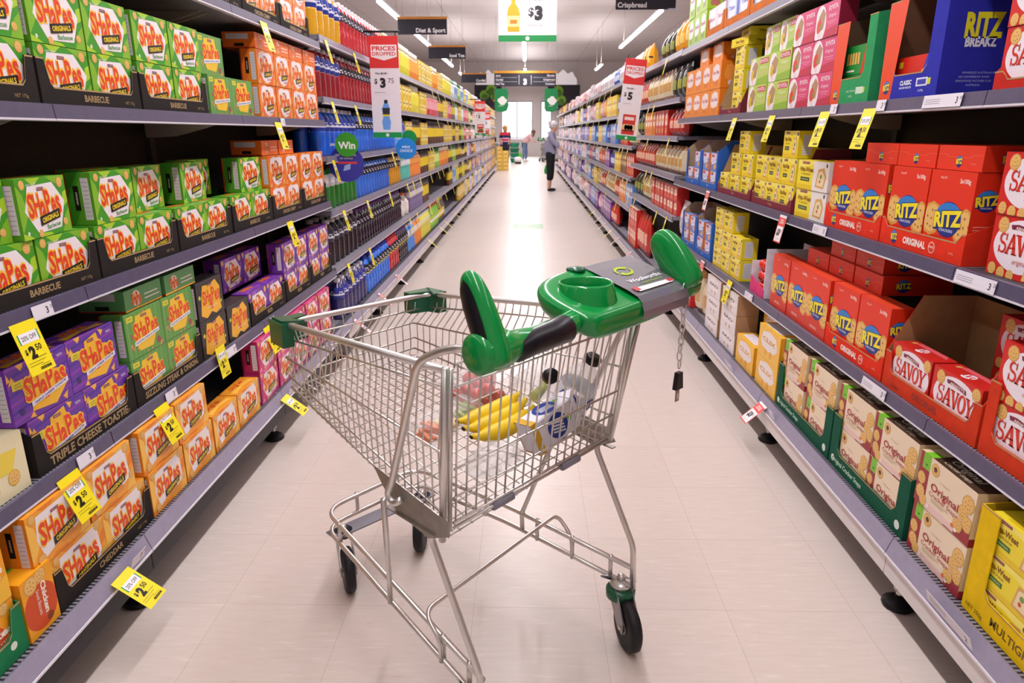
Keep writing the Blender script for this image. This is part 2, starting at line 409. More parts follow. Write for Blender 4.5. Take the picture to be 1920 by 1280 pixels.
def snaps_top(f):
    f.rect(0,0,1,1,'4a3428',.4); f.rect(0,0,.2,1,'e6cfa8',.8); f.rect(.08,0,.22,.4,'7ac32b',1.5); f.text('Original',.55,.6,.34,'ece0cf',2,bold=.015,fit=.5); f.text('Cracker Snaps',.55,.26,.2,'d8c5ad',2,fit=.46)
def snaps_side(f):
    f.rect(0,0,1,1,'e3cda6',.4); f.cracker(.4,.7,.12,2); f.disc(.4,.7,.05,'5a2a30',4); f.text('Original',.5,.35,.08,'a8242c',3,rot=90); f.rect(0,0,1,.15,'9c2b35',1)
def vita_front(tagc='3c4a2a',white=False):
    def fr(f):
        f.rect(0,0,1,1,'f0dc32',.4); f.rect(0,0,1,.16,'e9c91e',.8); f.poly([(.0,.7),(.5,.86),(1,.72),(1,1),(0,1)],'f5e66a',.7)
        if white: f.rect(.52,0,1,1,'ebe6e2',1)
        f.rect(.14,.88,.38,.96,'8a2f44',2); f.text("ARNOTT'S",.26,.92,.03,'f3e0d0',3,fit=.2)
        f.text('Vita-Weat',.3,.7,.16,'8a5a1e',3,bold=.03,fit=.46); f.text('9 GRAINS',.28,.53,.06,'7a5a28',3,fit=.3)
        f.rect(.12,.28,.42,.42,tagc,2); f.text('ORIGINAL',.27,.35,.05,'efe7c0',3,fit=.24)
        f.poly([(.62,.14),(.88,.1),(.94,.5),(.86,.8),(.68,.74)],'d9a860',2.2); f.poly([(.66,.2),(.86,.18),(.9,.5),(.8,.7),(.7,.64)],'efdcae',3)
        f.disc(.78,.5,.08,'7f9a4a',4,n=10); f.disc(.76,.34,.06,'c8553a',4,n=10)
        f.disc(.93,.88,.07,'38508f' if not white else '4a5a4a',3,n=14)
    return fr
def vita_side(f): f.rect(0,0,1,1,'ecd428',.4); f.rect(.22,.12,.7,.86,'dcd8de',1); [f.rect(.28,.2+.09*i,.64,.215+.09*i,'a39ca6',2) for i in range(7)]
def vita_top(f): f.rect(0,0,1,1,'efd930',.4); f.text('Vita-Weat',.5,.55,.34,'8a5a1e',2,bold=.03,fit=.5); f.rect(.2,.1,.8,.25,'e4c020',1)
def ryvita_front(c1,c2,dish,word='Original'):
    def fr(f):
        f.rect(0,0,1,1,c1,.4); f.poly([(0,0),(1,0),(1,.3),(.4,.2)],c2,.8)
        f.disc(.2,.42,.46,'efe9ec',1.5,n=28,ry=.56); f.poly([(.14,.2),(.36,.28),(.42,.7),(.28,.88),(.12,.66)],'b08a66',2.4)
        f.disc(.16,.38,.18,dish,3,n=14,ry=.22); f.disc(.24,.36,.07,'6f9a4f',4,n=10)
        f.rect(.52,.72,.95,.92,'c2264a',2) if word!='Original' else None
        f.text('RYVITA',.73,.82,.14,'f6eef2',3,bold=.02,fit=.38); f.text(word,.72,.6,.1,'f6e6ee' if word=='Original' else 'f4f7e6',3,shear=.2,fit=.32)
        f.rect(.52,.42,.9,.435,'f2c6d2',3); f.rect(.58,.36,.85,.37,'f2c6d2',3); f.disc(.2,.12,.09,'e9d3d8',5,n=12)
    return fr
def plain_front(c1,c2,c3,word=None,wc='ffffff',oval_=True):
    def fr(f):
        f.rect(0,0,1,1,c1,.4)
        if oval_: f.poly([(.12,.5),(.2,.82),(.5,.93),(.8,.84),(.9,.5),(.78,.34),(.5,.28),(.2,.34)],c2,1)
        else: f.poly([(0,.4),(1,.6),(1,1),(0,1)],c2,1)
        f.disc(.38,.2,.1,c3,2,n=10); f.disc(.62,.22,.12,c3,2.4,n=10)
        if word: f.text(word,.5,.62,.14,wc,3,bold=.03,fit=.62)
    return fr
def flat(c,l=.4): return lambda f:f.rect(0,0,1,1,c,l)
# ---------------------------------------------------------------- the room
def floor_mat():
    m=bpy.data.materials.new('vinyl_tiles'); m.use_nodes=True; nt=m.node_tree; b=nt.nodes['Principled BSDF']; L=nt.links.new
    N=nt.nodes.new
    tc=N('ShaderNodeTexCoord'); mp=N('ShaderNodeMapping'); mp.inputs['Scale'].default_value=(6,48,1)
    L(tc.outputs['Object'],mp.inputs['Vector'])
    n=N('ShaderNodeTexNoise'); n.inputs['Scale'].default_value=1.6; n.inputs['Detail'].default_value=6; n.inputs['Roughness'].default_value=.65; L(mp.outputs['Vector'],n.inputs['Vector'])
    r=N('ShaderNodeValToRGB'); e=r.color_ramp.elements
    e[0].position=.2; e[0].color=rgb('b9aaa0'); e[1].position=.36; e[1].color=rgb('d4c7be')
    for p,c in ((.6,'d8ccc4'),(.68,'e2d8d1'),(.74,'d8ccc4')):
        x=r.color_ramp.elements.new(p); x.color=rgb(c)
    L(n.outputs['Fac'],r.inputs['Fac'])
    n2=N('ShaderNodeTexNoise'); n2.inputs['Scale'].default_value=1.3; n2.inputs['Detail'].default_value=3; L(tc.outputs['Object'],n2.inputs['Vector'])
    bk=N('ShaderNodeTexBrick'); bk.offset=0; bk.inputs['Scale'].default_value=1; bk.inputs['Brick Width'].default_value=.4; bk.inputs['Row Height'].default_value=.4; bk.inputs['Mortar Size'].default_value=.0012
    bk.inputs['Color1'].default_value=(1,1,1,1); bk.inputs['Color2'].default_value=(.965,.965,.965,1); bk.inputs['Mortar'].default_value=(.78,.75,.73,1); bk.inputs['Mortar Smooth'].default_value=.3
    m2=N('ShaderNodeMapping'); m2.inputs['Location'].default_value=(.16,.115,0); L(tc.outputs['Object'],m2.inputs['Vector']); L(m2.outputs['Vector'],bk.inputs['Vector'])
    mx=N('ShaderNodeMix'); mx.data_type='RGBA'; mx.blend_type='MULTIPLY'; mx.inputs[0].default_value=1
    L(r.outputs['Color'],mx.inputs[6]); L(bk.outputs['Color'],mx.inputs[7])
    m3=N('ShaderNodeMix'); m3.data_type='RGBA'; m3.blend_type='MULTIPLY'; m3.inputs[0].default_value=.25
    L(mx.outputs[2],m3.inputs[6]); L(n2.outputs['Color'],m3.inputs[7]); L(mx.outputs[2],b.inputs['Base Color'])
    mr=N('ShaderNodeMapRange'); mr.inputs['To Min'].default_value=.30; mr.inputs['To Max'].default_value=.36; L(n2.outputs['Fac'],mr.inputs['Value']); L(mr.outputs['Result'],b.inputs['Roughness'])
    b.inputs['Specular IOR Level'].default_value=.45
    return m
def grid_mat(c,lc,w,h,rough=.7):
    m=bpy.data.materials.new('panels'); m.use_nodes=True; nt=m.node_tree; b=nt.nodes['Principled BSDF']; N=nt.nodes.new
    tc=N('ShaderNodeTexCoord'); bk=N('ShaderNodeTexBrick'); bk.offset=0; bk.inputs['Scale'].default_value=1
    bk.inputs['Brick Width'].default_value=w; bk.inputs['Row Height'].default_value=h; bk.inputs['Mortar Size'].default_value=.015; bk.inputs['Mortar Smooth'].default_value=.4
    bk.inputs['Color1'].default_value=rgb(c); bk.inputs['Color2'].default_value=rgb(c); bk.inputs['Mortar'].default_value=rgb(lc)
    nt.links.new(tc.outputs['Object'],bk.inputs['Vector']); nt.links.new(bk.outputs['Color'],b.inputs['Base Color']); b.inputs['Roughness'].default_value=rough
    return m
ZC,YB=5.6,46.
RX=7.5
def room():
    mb=MB(); mb.box(-RX,-4,-.1,RX,YB+4,0,floor_mat()); struct(mb.build('floor'))
    mb=MB(); mb.box(-RX,-4,ZC,RX,YB+.2,ZC+.1,grid_mat('cbc2c1','9f9798',3.,1.2)); struct(mb.build('ceiling'))
    w=M('d9d2d0',rough=.8,noise=.02); 
    mb=MB(); mb.box(-RX-.1,-4,0,-RX,YB+.2,ZC,w); struct(mb.build('wall_left'))
    mb=MB(); mb.box(RX,-4,0,RX+.1,YB+.2,ZC,w); struct(mb.build('wall_right'))
    mb=MB(); mb.box(-RX,-4.1,0,RX,-4,ZC,w); struct(mb.build('wall_rear'))
    # the shop front: two glazed openings
    wins=[(-1.62,.36,1.05,3.32),(.86,1.55,1.05,3.32)]
    mb=MB(); xs=[-RX,-1.62,.36,.86,1.55,RX]
    wm=M('ded6d4',rough=.75,noise=.02)
    for i in (0,2,4): mb.box(xs[i],YB,0,xs[i+1],YB+.2,ZC,wm)
    for i in (1,3): mb.box(xs[i],YB,3.32,xs[i+1],YB+.2,ZC,wm); mb.box(xs[i],YB,0,xs[i+1],YB+.2,1.05,wm)
    struct(mb.build('wall_front'))
    fr=M('a9a6aa',rough=.4,metal=.3)
    for i,(x0,x1,z0,z1) in enumerate(wins):
        mb=MB()
        for a in (x0,x1-.06): mb.box(a,YB+.06,z0,a+.06,YB+.14,z1,fr)
        for c in (z0+.02,z1-.06): mb.box(x0+.06,YB+.06,c,x1-.06,YB+.14,c+.06,fr)
        if i==0: mb.box(-.65,YB+.06,1.13,-.59,YB+.14,3.26,fr)
        o=struct(mb.build('window_%d'%(i+1)))
        g=MB(); g.box(x0+.06,YB+.095,z0+.08,x1-.06,YB+.105,z1-.06,M('eef3fa',rough=.02,alpha=.12,spec=.5)); g.build('window_glass',o)
    # daylight outside: a glowing sheet added beyond the glass stands in for it
    mb=MB(); mb.box(-12,YB+6,-.1,12,YB+6.2,9,M('f2f4fa',rough=.9,emit=2.2)); o=mb.build('exterior_haze'); o['kind']='structure'
    # dark fascia boards with painted green rounds over the front
    for k,(x0,x1) in enumerate(((-3.2,-1.55),(1.25,3.2))):
        mb=MB(); mb.box(x0,YB-1.1,2.75,x1,YB-1.04,4.2,M('2f2c33',rough=.5)); 
        f=Face(mb,(x0,YB-1.1,2.75),(1,0,0),(0,0,1),x1-x0,1.45)
        for (u,v,r) in ([(.36,.6,.2),(.62,.82,.22),(.75,.58,.2)] if k==0 else [(.1,.3,.26),(.32,.75,.22),(.42,.4,.2)]): f.disc(u,v,r,'7fb832',2); f.disc(u+.01,v-.08,r*.7,'4d7d22',3)
        r=empty('fascia_board','dark fascia board with painted green rounds hanging over the %s shop window'%('wider' if k==0 else 'narrower'),'sign')
        mb.build('board',r)
        for x in (x0+.2,x1-.2): g=MB(); g.tube([(x,YB-1.07,4.2),(x,YB-1.07,ZC-.001)],.006,CHROME(),6); g.build('hanger',r)
    # white cloud cut-outs
    for k,(x,w_) in enumerate(((-2.35,1.5),(2.15,1.7))):
        mb=MB(); cl=M('f0eaee',rough=.8,emit=.3)
        P=[]; 
        for i in range(25):
            t=PI*i/24; P.append((x+w_*.5*math.cos(t),4.2+.75*math.sin(t)**.6*(1+.14*math.sin(9*t))))
        mb.prism(P,(0,YB-1.2,0),(1,0,0),(0,0,1),(0,.04,0),cl); tag(mb.build('hanging_cloud_sign'),'white cloud-shaped cut-out above the dark fascia, %s'%('beside the drinks shelving' if k==0 else 'beside the biscuit shelving'),'sign')
def led(x,y0,y1,z,label,grp='ceiling strip lights'):
    r=empty('ceiling_strip_light',label,'light',(x,(y0+y1)/2,z),0,grp)
    L=y1-y0
    mb=MB(); mb.box(-.06,-L/2,.0,.06,L/2,.05,M('d8d6da',rough=.5)); mb.build('housing',r)
    mb=MB(); mb.cbox(-.05,-L/2+.01,-.05,.05,L/2-.01,-.001,.015,M('fbf7ff',emit=16.)); mb.build('diffuser',r)
    for s in (-.4,.4):
        mb=MB(); mb.tube([(0,s*L,.05),(0,s*L,ZC-z-.001)],.005,CHROME(),6); mb.build('suspension_wire',r)
    return r
def strip_lights():
    k=0
    for x,y0,y1 in ((-3.,9.6,12.1),(-3.,15.35,17.6),(-3.,20.2,23.),(-3.,26.6,29.8),(-3.,33.,35.8),(-.1,2.,8.),(-.1,12.9,18.6),(-.1,22.1,27.5),(-.1,31.,36.),(2.9,3.,9.),(2.9,16.6,23.5),(2.9,29.2,31.6)):
        led(x,y0,y1,4.0,'white ceiling strip light, %s of the %s line'%(ORD[k%5] if x<-1 else ORD[(k-5)%4] if x<1 else ORD[k-9],'drinks-side' if x<-1 else 'middle' if x<1 else 'biscuit-side')); k+=1
# ---------------------------------------------------------------- shelving
RAILC={'L':'8d8799','R':'8d879c'}
_SM={}
def shelf_mesh(w,d,ribs):
    k=('s',round(w,3),d,ribs)
    if k not in _SM:
        mb=MB(); m=M('85828c',rough=.45,noise=.05)
        mb.box(-w/2+.003,0,-.028,w/2-.003,d,0,m)
        if ribs:
            n=int(w/.014)
            for i in range(n): x=-w/2+.006+i*(w-.012)/n; mb.box(x,.004,0,x+.006,.07,.0009,M('2b292e',rough=.5))
        _SM[k]=mb.mesh('shelf')
    return _SM[k]
def rail_mesh(w,near=False):
    k=('r',round(w,3),near)
    if k not in _SM:
        mb=MB(); x0,x1=-w/2+.002,w/2-.002
        mb.prism([(-.003,-.037),(-.016,-.034),(-.012,.002),(-.003,.003)],(x0,0,0),(0,1,0),(0,0,1),(x1-x0,0,0),M('565069' if near else '7d778a',rough=.3,spec=.5,noise=.08))  # near rails darker: their shade is put into the colour
        mb.prism([(-.002,-.041),(-.018,-.039),(-.018,-.034),(-.002,-.036)],(x0,0,0),(0,1,0),(0,0,1),(x1-x0,0,0),M('dcd8e2',rough=.3))
        _SM[k]=mb.mesh('price_rail')
    return _SM[k]
def base_mesh(w,s,dark):
    k=('b',round(w,3),s,dark)
    if k not in _SM:
        off=-(BL-XL) if s=='L' else -(XR-BR); x0,x1=-w/2+.002,w/2-.002
        mb=MB(); mb.box(x0,off+.02,.205,x1,.42,.252,M('85828c',rough=.45,noise=.05))
        n=int(w/.014)
        for i in range(n): x=x0+.003+i*(w-.012)/n; mb.box(x,off+.02,.252,x+.006,off+.07,.2528,M('2b292e',rough=.5))
        deck=mb.mesh('base_deck')
        mb=MB(); mb.box(x0,off,.135,x1,off+.02,.205,M('232026',rough=.45) if dark else M('d9d2d2',rough=.4)); kick=mb.mesh('kick_panel')
        mb=MB(); mb.prism([(off+.004,.205),(off-.006,.207),(off+.012,.258),(off+.02,.254)],(x0,0,0),(0,1,0),(0,0,1),(x1-x0,0,0),M('958fa4',rough=.3,spec=.5,noise=.06))
        mb.prism([(off,.2),(off-.009,.2),(off-.009,.207),(off,.207)],(x0,0,0),(0,1,0),(0,0,1),(x1-x0,0,0),M('e2dee6',rough=.3)); rail=mb.mesh('price_rail')
        mb=MB(); fx=(-w/2+.02) if s=='L' else w/2-.02
        mb.prism([(-.03,.135),(.03,.135),(.02,.05),(-.02,.05)],(fx-.02,off+.085,0),(0,1,0),(0,0,1),(.04,0,0),M('cfc8c6',rough=.5))
        mb.lathe([(.012,.03),(.012,.06)],CHROME(),8,(fx,off+.075,0)); mb.lathe([(.045,.0),(.05,.008),(.045,.018),(.02,.034)],M('121114',rough=.4),16,(fx,off+.075,0)); foot=mb.mesh('foot')
        _SM[k]=(deck,kick,rail,foot)
    return _SM[k]
def brk_mesh():
    if 'k' not in _SM:
        mb=MB(); mb.prism([(.10,-.03),(.40,-.03),(.40,-.09),(.3,-.085),(.16,-.05)],(-.004,0,0),(0,1,0),(0,0,1),(.008,0,0),M('b9b0a6',rough=.5)); _SM['k']=mb.mesh('bracket')
    return _SM['k']
def bay(s,y0,y1,tops,label,detail=2,hb=2.15,dark=False):
    w=y1-y0; X=XL if s=='L' else XR; rz=PI/2 if s=='L' else -PI/2
    r=empty('gondola_bay',label,'shelving',(X,(y0+y1)/2,0),rz,'shelving bays of the aisle')
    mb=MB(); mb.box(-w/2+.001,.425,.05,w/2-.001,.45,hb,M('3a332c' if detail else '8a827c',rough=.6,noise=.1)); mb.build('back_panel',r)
    mb=MB(); x=-w/2+.001 if s=='L' else w/2-.041; mb.box(x,.405,.02,x+.04,.425,hb,M('4a453f',rough=.5)); mb.build('upright',r)
    deck,kick,rail,foot=base_mesh(w,s,dark)
    d=link('base_deck',deck,r); link('price_rail',rail,d); link('kick_panel',kick,r); link('foot',foot,r)
    for z in tops:
        sh=link('shelf',shelf_mesh(w,.40,detail==2),r,(0,0,z)); link('price_rail',rail_mesh(w,detail==2),sh)
        if detail==2:
            for sx in (-1,1): link('bracket',brk_mesh(),sh,(sx*(w/2-.03),0,0))
    return r
LT=[.60,1.038,1.518,1.955]; LT2=[.615,.975,1.305,1.655,2.0]
RT=[.648,1.097,1.55,2.04]; RT2=[.80,1.12,1.42,1.71,2.05]; RT3=[.62,.96,1.3,1.66,2.05]
LJ=[.63,1.87,3.12,4.40]; RJ=[.65,1.9,3.15,4.42,5.67]
while LJ[-1]<27.3: LJ.append(LJ[-1]+1.2)
while RJ[-1]<27.9: RJ.append(RJ[-1]+1.2)
def shelving():
    for i in range(len(LJ)-1):
        near=i<3
        bay('L',LJ[i],LJ[i+1],LT if near else LT2,'%s shelving bay from the camera on the %s side'%(ORD[i],'cracker and drinks'),2 if near else 1 if i<8 else 0,2.3 if near else 2.06,dark=near)
    for i in range(len(RJ)-1):
        near=i<4
        bay('R',RJ[i],RJ[i+1],RT if near else RT2 if i<6 else RT3,'%s shelving bay from the camera on the %s side'%(ORD[i],'biscuit and crispbread'),2 if near else 1 if i<8 else 0,2.3 if near else 2.1)
# ---------------------------------------------------------------- near stock
def put(me,name,label,cat,side,y,z,back=0.,base=False,group=None,rot=0.):
    loc,rz=spot(side,y,z,back,base)
    return tag(link(name,me,None,loc,rz+math.radians(rot)),label,cat,group)
def along(lo,hi,n,side):                                 # centres of n equal facings, nearest to the camera first
    w=(hi-lo)/n; return [lo+w*(i+.5) for i in range(n)]
def block(me,name,desc,cat,side,lo,hi,n,z,rows,rh,ctx,base=False,back=0.,group=None,skip=(),deep=1,dd=.09,jit=.004):
    rn={1:[''],2:['lower row','upper row'],3:['lowest row','middle row','top row'],4:['lowest row','second row up','third row up','top row']}[rows]
    for r in range(rows):
        for i,y in enumerate(along(lo,hi,n,side)):
            if (r,i) in skip: continue
            bits=[desc]
            if rn[r]: bits.append(rn[r])
            if n>1: bits.append(('nearer' if i==0 else 'farther') if n==2 else ORD[i]+' from the near end')
            bits.append(ctx)
            put(me,name,', '.join(bits),cat,side,y,z+r*rh,back+(RND.uniform(0,jit) if back!=.007 else RND.uniform(0,.002)),base,group or desc+' stack',0 if back==.007 else RND.uniform(-.6,.6))
def tray(side,lo,hi,z,desc,front,inner,hs=.045,hf=.115,hb=.15,d=.26,fl=.03,text=None,tc='a98d63',th=.4,base=False,full=False,deco=None,sidedeco=None,t=.003,back=0.,group='shelf-ready display trays'):
    w=hi-lo; (loc,rz)=spot(side,(lo+hi)/2,z,back,base)
    r=empty('display_tray',desc,'display tray',loc,rz,group)
    fm,im=CARD(front),CARD(inner); a=w/2-.001
    mb=MB()
    P=[(-a,0),(a,0),(a,hf),(a-fl,hf),(a-fl-.012,hs+.012),(a-fl-.024,hs),(-a+fl+.024,hs),(-a+fl+.012,hs+.012),(-a+fl,hf),(-a,hf)]
    if full: P=[(-a,0),(a,0),(a,hf),(a-fl,hf),(a-fl,hs+.02),(a-fl-.02,hs),(-a+fl+.02,hs),(-a+fl,hs+.02),(-a+fl,hf),(-a,hf)]
    mb.prism(P,(0,0,0),(1,0,0),(0,0,1),(0,t,0),fm)
    e=[p for p in P[2:]]                                  # torn raw edge of the board
    for p,q in zip(e[:-1],e[1:]): mb.add([(p[0],-.0006,p[1]),(q[0],-.0006,q[1]),(q[0],-.0006,q[1]-.004),(p[0],-.0006,p[1]-.004)],[(0,1,2,3)],CARD('b59468'))
    f=Face(mb,(-w/2,0,0),(1,0,0),(0,0,1),w,hs)
    if text: f.text(text,.5,.5,th,tc,2,bold=.03)
    if text and tc=='a98d63': f.text('NET 175g',.86,.4,.2,tc,2)
    if deco: deco(f,Face(mb,(-w/2,0,0),(1,0,0),(0,0,1),w,hf))
    mb.build('front_panel',r)
    mb=MB()
    for s in (-1,1):
        x=s*a-(t if s>0 else 0)
        mb.prism([(t,0),(d,0),(d,hb),(d*.35,hb),(t,hf)],(x,0,0),(0,1,0),(0,0,1),(t,0,0),fm)
        xi=s*(a-t-.0006)
        mb.add([(xi,t,.004),(xi,d,.004),(xi,d,hb),(xi,d*.35,hb),(xi,t,hf)],[(0,1,2,3,4)],im)
    mb.box(-a+t,t,0,a-t,d,.0008,im); mb.box(-a+t,d-t,.0008,a-t,d,hb,im)
    if sidedeco: sidedeco(Face(mb,(a,0,0),(0,1,0),(0,0,1),d,hb))
    mb.build('tray_body',r)
    return r
SW,SH,SD=.2265,.1488,.078
def shapes_meshes():
    D={}
    G=hex_front('3f9a22','7fb82a','a6cf2a',[(.12,.9,.08),(.88,.88,.09),(.1,.1,.0) if 0 else (.34,.06,.07),(.88,.18,.07)],'Barbecue','4a9a4a')
    D['bbq']=carton('cracker_box',SW,SD,SH,'3f8f22',G,band_side('3a8a1e','5a9f28'),seam_top('4f9a2a','7fb82a'))
    O=hex_front('ea6a1c','f28a2c','f6a040',[(.1,.1,.06),(.9,.12,.07)],'Chicken','c9703a','shield')
    D['crimpy']=carton('cracker_box',SW,SD,SH,'e8701e',O,band_side('e06818','ef8a2a','8a2a12'),seam_top('e06818','f28a2c'))
    Pz=hex_front('7a35a8','5e2490','9a4fc0',CRK,'Pizza','7a35a8')
    D['pizza']=carton('cracker_box',SW,SD,SH,'6f2f9c',Pz,band_side('5f2888','7a38a8','a03a70'),seam_top('5f2888','8a48b8'))
    Pk=hex_front('d63a80','b02468','ea6aa0',CRK,'Savoury','c83a78')
    D['pink']=carton('cracker_box',SW,SD,SH,'c22f6e',Pk,band_side('8f1f4c','b02a60','701838'),seam_top('9a2454','c83a78'))
    Ch=hex_front('f2a02c','f7bf52','e8851c',[(.14,.12,.1),(.88,.9,.1),(.92,.3,.08),(.1,.9,.08)],'Cheddar','d9a068','trap')
    D['cheddar']=carton('cracker_box',SW,SD,SH,'ee9a2a',Ch,band_side('d86e14','e88a22','a03a14'),seam_top('e88a22','f7bf52'))
    D['toast']=carton('cracker_box',SW,SD,SH,'6a35a0',toast_front,band_side('5a2c8c','7a3ab0'),seam_top('c8641e','f3b92e'))
    D['steak']=carton('cracker_box',SW,SD,SH,'5f9a4a',steak_front,band_side('4a8a44','5a9a4a'),seam_top('d8701e','f0c52d'))
    D['bacon']=carton('cracker_box',SW,SD,SH,'2e2a2b',bacon_front,band_side('8a1f1c','2e2a2b'),seam_top('2e2a2b','3d3536',False))
    # the same cartons lying on their backs, end towards the aisle
    def lay(c,c2):
        def fr(f):
            f.rect(0,0,1,1,c,.4); f.disc(.3,.5,.38,'eee6e2',1.5); wordmark(f,.3,.55,.24,.5,2); f.rect(.52,.3,.94,.36,'f3e6dc',1); f.rect(.52,.5,.9,.56,'f3e6dc',1); f.rect(0,.0,1,.08,c2,1)
        def sd(f): f.rect(0,0,1,1,c,.4); f.rect(.1,.55,.8,.9,'d6cfd8',1); f.rect(.35,.1,.65,.3,'1b1712',1); f.rect(0,0,1,.07,'b8401e',1)
        return carton('cracker_box',SW,SH,SD-.01,c,fr,sd,seam_top(c2,c))
    D['lay_crimpy']=lay('ea6f20','f28a2c'); D['lay_steak']=lay('5f9f62','f0b52d')
    return D
BBQ='green barbecue cracker box'; CRI='orange chicken cracker box'
def left_near():
    D=shapes_meshes(); C='box'; n='cracker_box'; hk=SH+.0016
    def T(lo,hi,z,tx,desc,inn,**k): tray('L',lo,hi,z,desc,'26211f',inn,text=tx,**k)
    def TB(lo,hi,z,key,tx,desc,bdesc,ctx,inn,rows=2,skip=(),base=False):
        T(lo,hi,z,tx,desc,inn,base=base)
        block(D[key],n,bdesc,C,'L',lo+.006,hi-.006,2,z+.0012,rows,hk,ctx,base=base,back=.007,skip=skip)
    z=1.518
    for k,(lo,hi) in enumerate(((1.385,1.857),(1.866,2.347),(2.358,2.842))):
        q=['first','second','third'][k]
        TB(lo,hi,z,'bbq','BARBECUE','black cardboard tray lettered BARBECUE, %s along the fourth cracker shelf'%q,BBQ,'%s tray of the fourth shelf'%q,'2f6a24')
    block(D['steak'],n,'green steak-and-onion cracker box','box','L',2.86,3.325,2,z,1,hk,'loose on the fourth shelf')
    put(D['steak'],n,'green steak-and-onion cracker box standing on top of two others, fourth shelf','box','L',2.965,z+hk,.02)
    block(D['crimpy'],n,CRI,'box','L',3.41,4.35,4,z,2,hk,'loose on the fourth shelf')
    block(D['lay_crimpy'],n,'orange chicken box lying flat','box','L',3.41,4.37,4,z+2*hk+.001,1,hk,'topping the fourth shelf stack')
    z=1.955
    for k,(lo,hi) in enumerate(((2.34,2.815),(2.83,3.295),(3.305,3.79),(3.80,4.28))):
        q=ORD[k]
        TB(lo,hi,z,'crimpy','CHICKEN CRIMPY','black tray of orange boxes, %s along the highest cracker shelf'%q,CRI,'%s tray of the highest shelf'%q,'b5541a')
    z=1.038
    for k,(lo,hi) in enumerate(((1.50,1.984),(1.992,2.465),(2.475,2.94),(2.958,3.43))):
        q=ORD[k]
        TB(lo,hi,z,'bbq','BARBECUE','black cardboard tray lettered BARBECUE, %s along the third cracker shelf'%q,BBQ,'%s tray of the third shelf'%q,'2f6a24',rows=1)
    up=[(1.575,.02,0,'hard against the near tilted one'),(1.815,.012,6,'tilted outward, on the first tray'),(2.135,.012,2,'on the second tray at its near end'),(2.262,.11,-3,'half hidden behind a box on the second tray'),(2.455,.075,5,'astride the second and third trays'),(2.765,.06,4,'on the third tray'),(3.0,.15,0,'deep at the back of the fourth tray'),(3.285,.035,-2,'on the fourth tray at its far end')]
    for y,b,r,t in up: put(D['bbq'],n,BBQ+', upper third shelf, '+t,C,'L',y,z+hk+.001,b,rot=r)
    put(D['bbq'],n,BBQ+' at the very end of the frame edge, third shelf','box','L',1.38,z,.01)
    for k,(lo,hi) in enumerate(((3.442,3.915),(3.926,4.392))):
        q=['nearer','farther'][k]
        TB(lo,hi,z,'crimpy','CHICKEN CRIMPY','black tray of orange chicken boxes, %s one on the third shelf'%q,CRI,'%s orange tray of the third shelf'%q,'b5541a')
    block(D['lay_crimpy'],n,CRI+' lying flat','box','L',3.44,3.92,2,z+2*hk+.003,1,hk,'top of the third shelf stack',back=.03)
    z=.60
    def cream(f):
        f.rect(0,0,1,1,'e6dcb4',.4); f.poly([(0,.3),(.6,.4),(.7,.75),(0,.9)],'b07a4a',1); f.poly([(.2,.5),(.8,.4),(.9,.75),(.4,.85)],'e8cf4a',2); f.cracker(.5,.25,.16,3,c='dcb23e'); f.cracker(.8,.3,.13,3.5,c='dcb23e'); f.disc(.3,.92,.08,'6a9a3a',2)
    put(carton(n,.25,.08,.15,'ddd2a8',cream,flat('c9b98a'),flat('d8cfa4')),n,'cream box pictured with yellow crackers at the near end of the second shelf',C,'L',1.43,z,.0)
    T(1.585,2.054,z,'TRIPLE CHEESE TOASTIE','black tray lettered TRIPLE CHEESE TOASTIE on the second cracker shelf','3b3568',th=.55)
    block(D['toast'],n,'purple triple cheese cracker box',C,'L',1.590,2.049,2,z+.0012,1,hk,'lower row inside its tray',back=.007)
    block(D['toast'],n,'purple triple cheese cracker box',C,'L',1.55,2.015,2,z+hk+.002,1,hk,'upper row above its tray',back=.006)
    T(2.06,2.532,z,'SIZZLING STEAK & ONION','black tray lettered SIZZLING STEAK & ONION on the second cracker shelf','33502a',th=.5)
    block(D['steak'],n,'green steak-and-onion cracker box',C,'L',2.066,2.526,2,z+.0012,2,hk,'in the lettered tray, second shelf',back=.007)
    block(D['lay_steak'],n,'green steak-and-onion box lying flat',C,'L',2.09,2.58,2,z+2*hk+.003,1,hk,'on top of the tray stack',back=.01)
    put(D['bacon'],n,'black cheese-and-bacon cracker box at the foot of a stack, second shelf',C,'L',2.655,z); put(D['bacon'],n,'black cheese-and-bacon cracker box on top of another, second shelf',C,'L',2.655,z+hk); put(D['bacon'],n,'black cheese-and-bacon cracker box standing alone beside the stack, second shelf',C,'L',2.9,z,.0)
    T(3.03,3.50,z,'PIZZA','black tray lettered PIZZA holding two purple boxes, nearer one','4a2468')
    block(D['pizza'],n,'purple pizza cracker box',C,'L',3.036,3.494,2,z+.0012,1,hk,'low in the nearer tray',back=.007)
    block(D['pizza'],n,'purple pizza cracker box',C,'L',3.03,3.49,2,z+hk+.002,1,hk,'set back above the nearer tray',back=.11)
    T(3.515,3.945,z,'PIZZA','black tray lettered PIZZA under tall purple boxes, middle one','4a2468'); T(3.952,4.385,z,'PIZZA','black tray lettered PIZZA under tall purple boxes, far one','4a2468')
    w=.8; 
    SMW=carton(n,.205,SD,SH,'6f2f9c',hex_front('7a35a8','5e2490','9a4fc0',CRK,'Pizza','7a35a8'),band_side('5f2888','7a38a8','a03a70'),seam_top('5f2888','8a48b8'))
    block(SMW,n,'purple pizza cracker box',C,'L',3.52,3.94,2,z+.0012,2,hk,'in the middle tray',back=.007); block(SMW,n,'purple pizza cracker box',C,'L',3.957,4.38,2,z+.0012,2,hk,'in the far tray',back=.007)
    z=.2535
    sb=bottom_front('f0a01e','f6bf3a','Chicken','fff','snack')
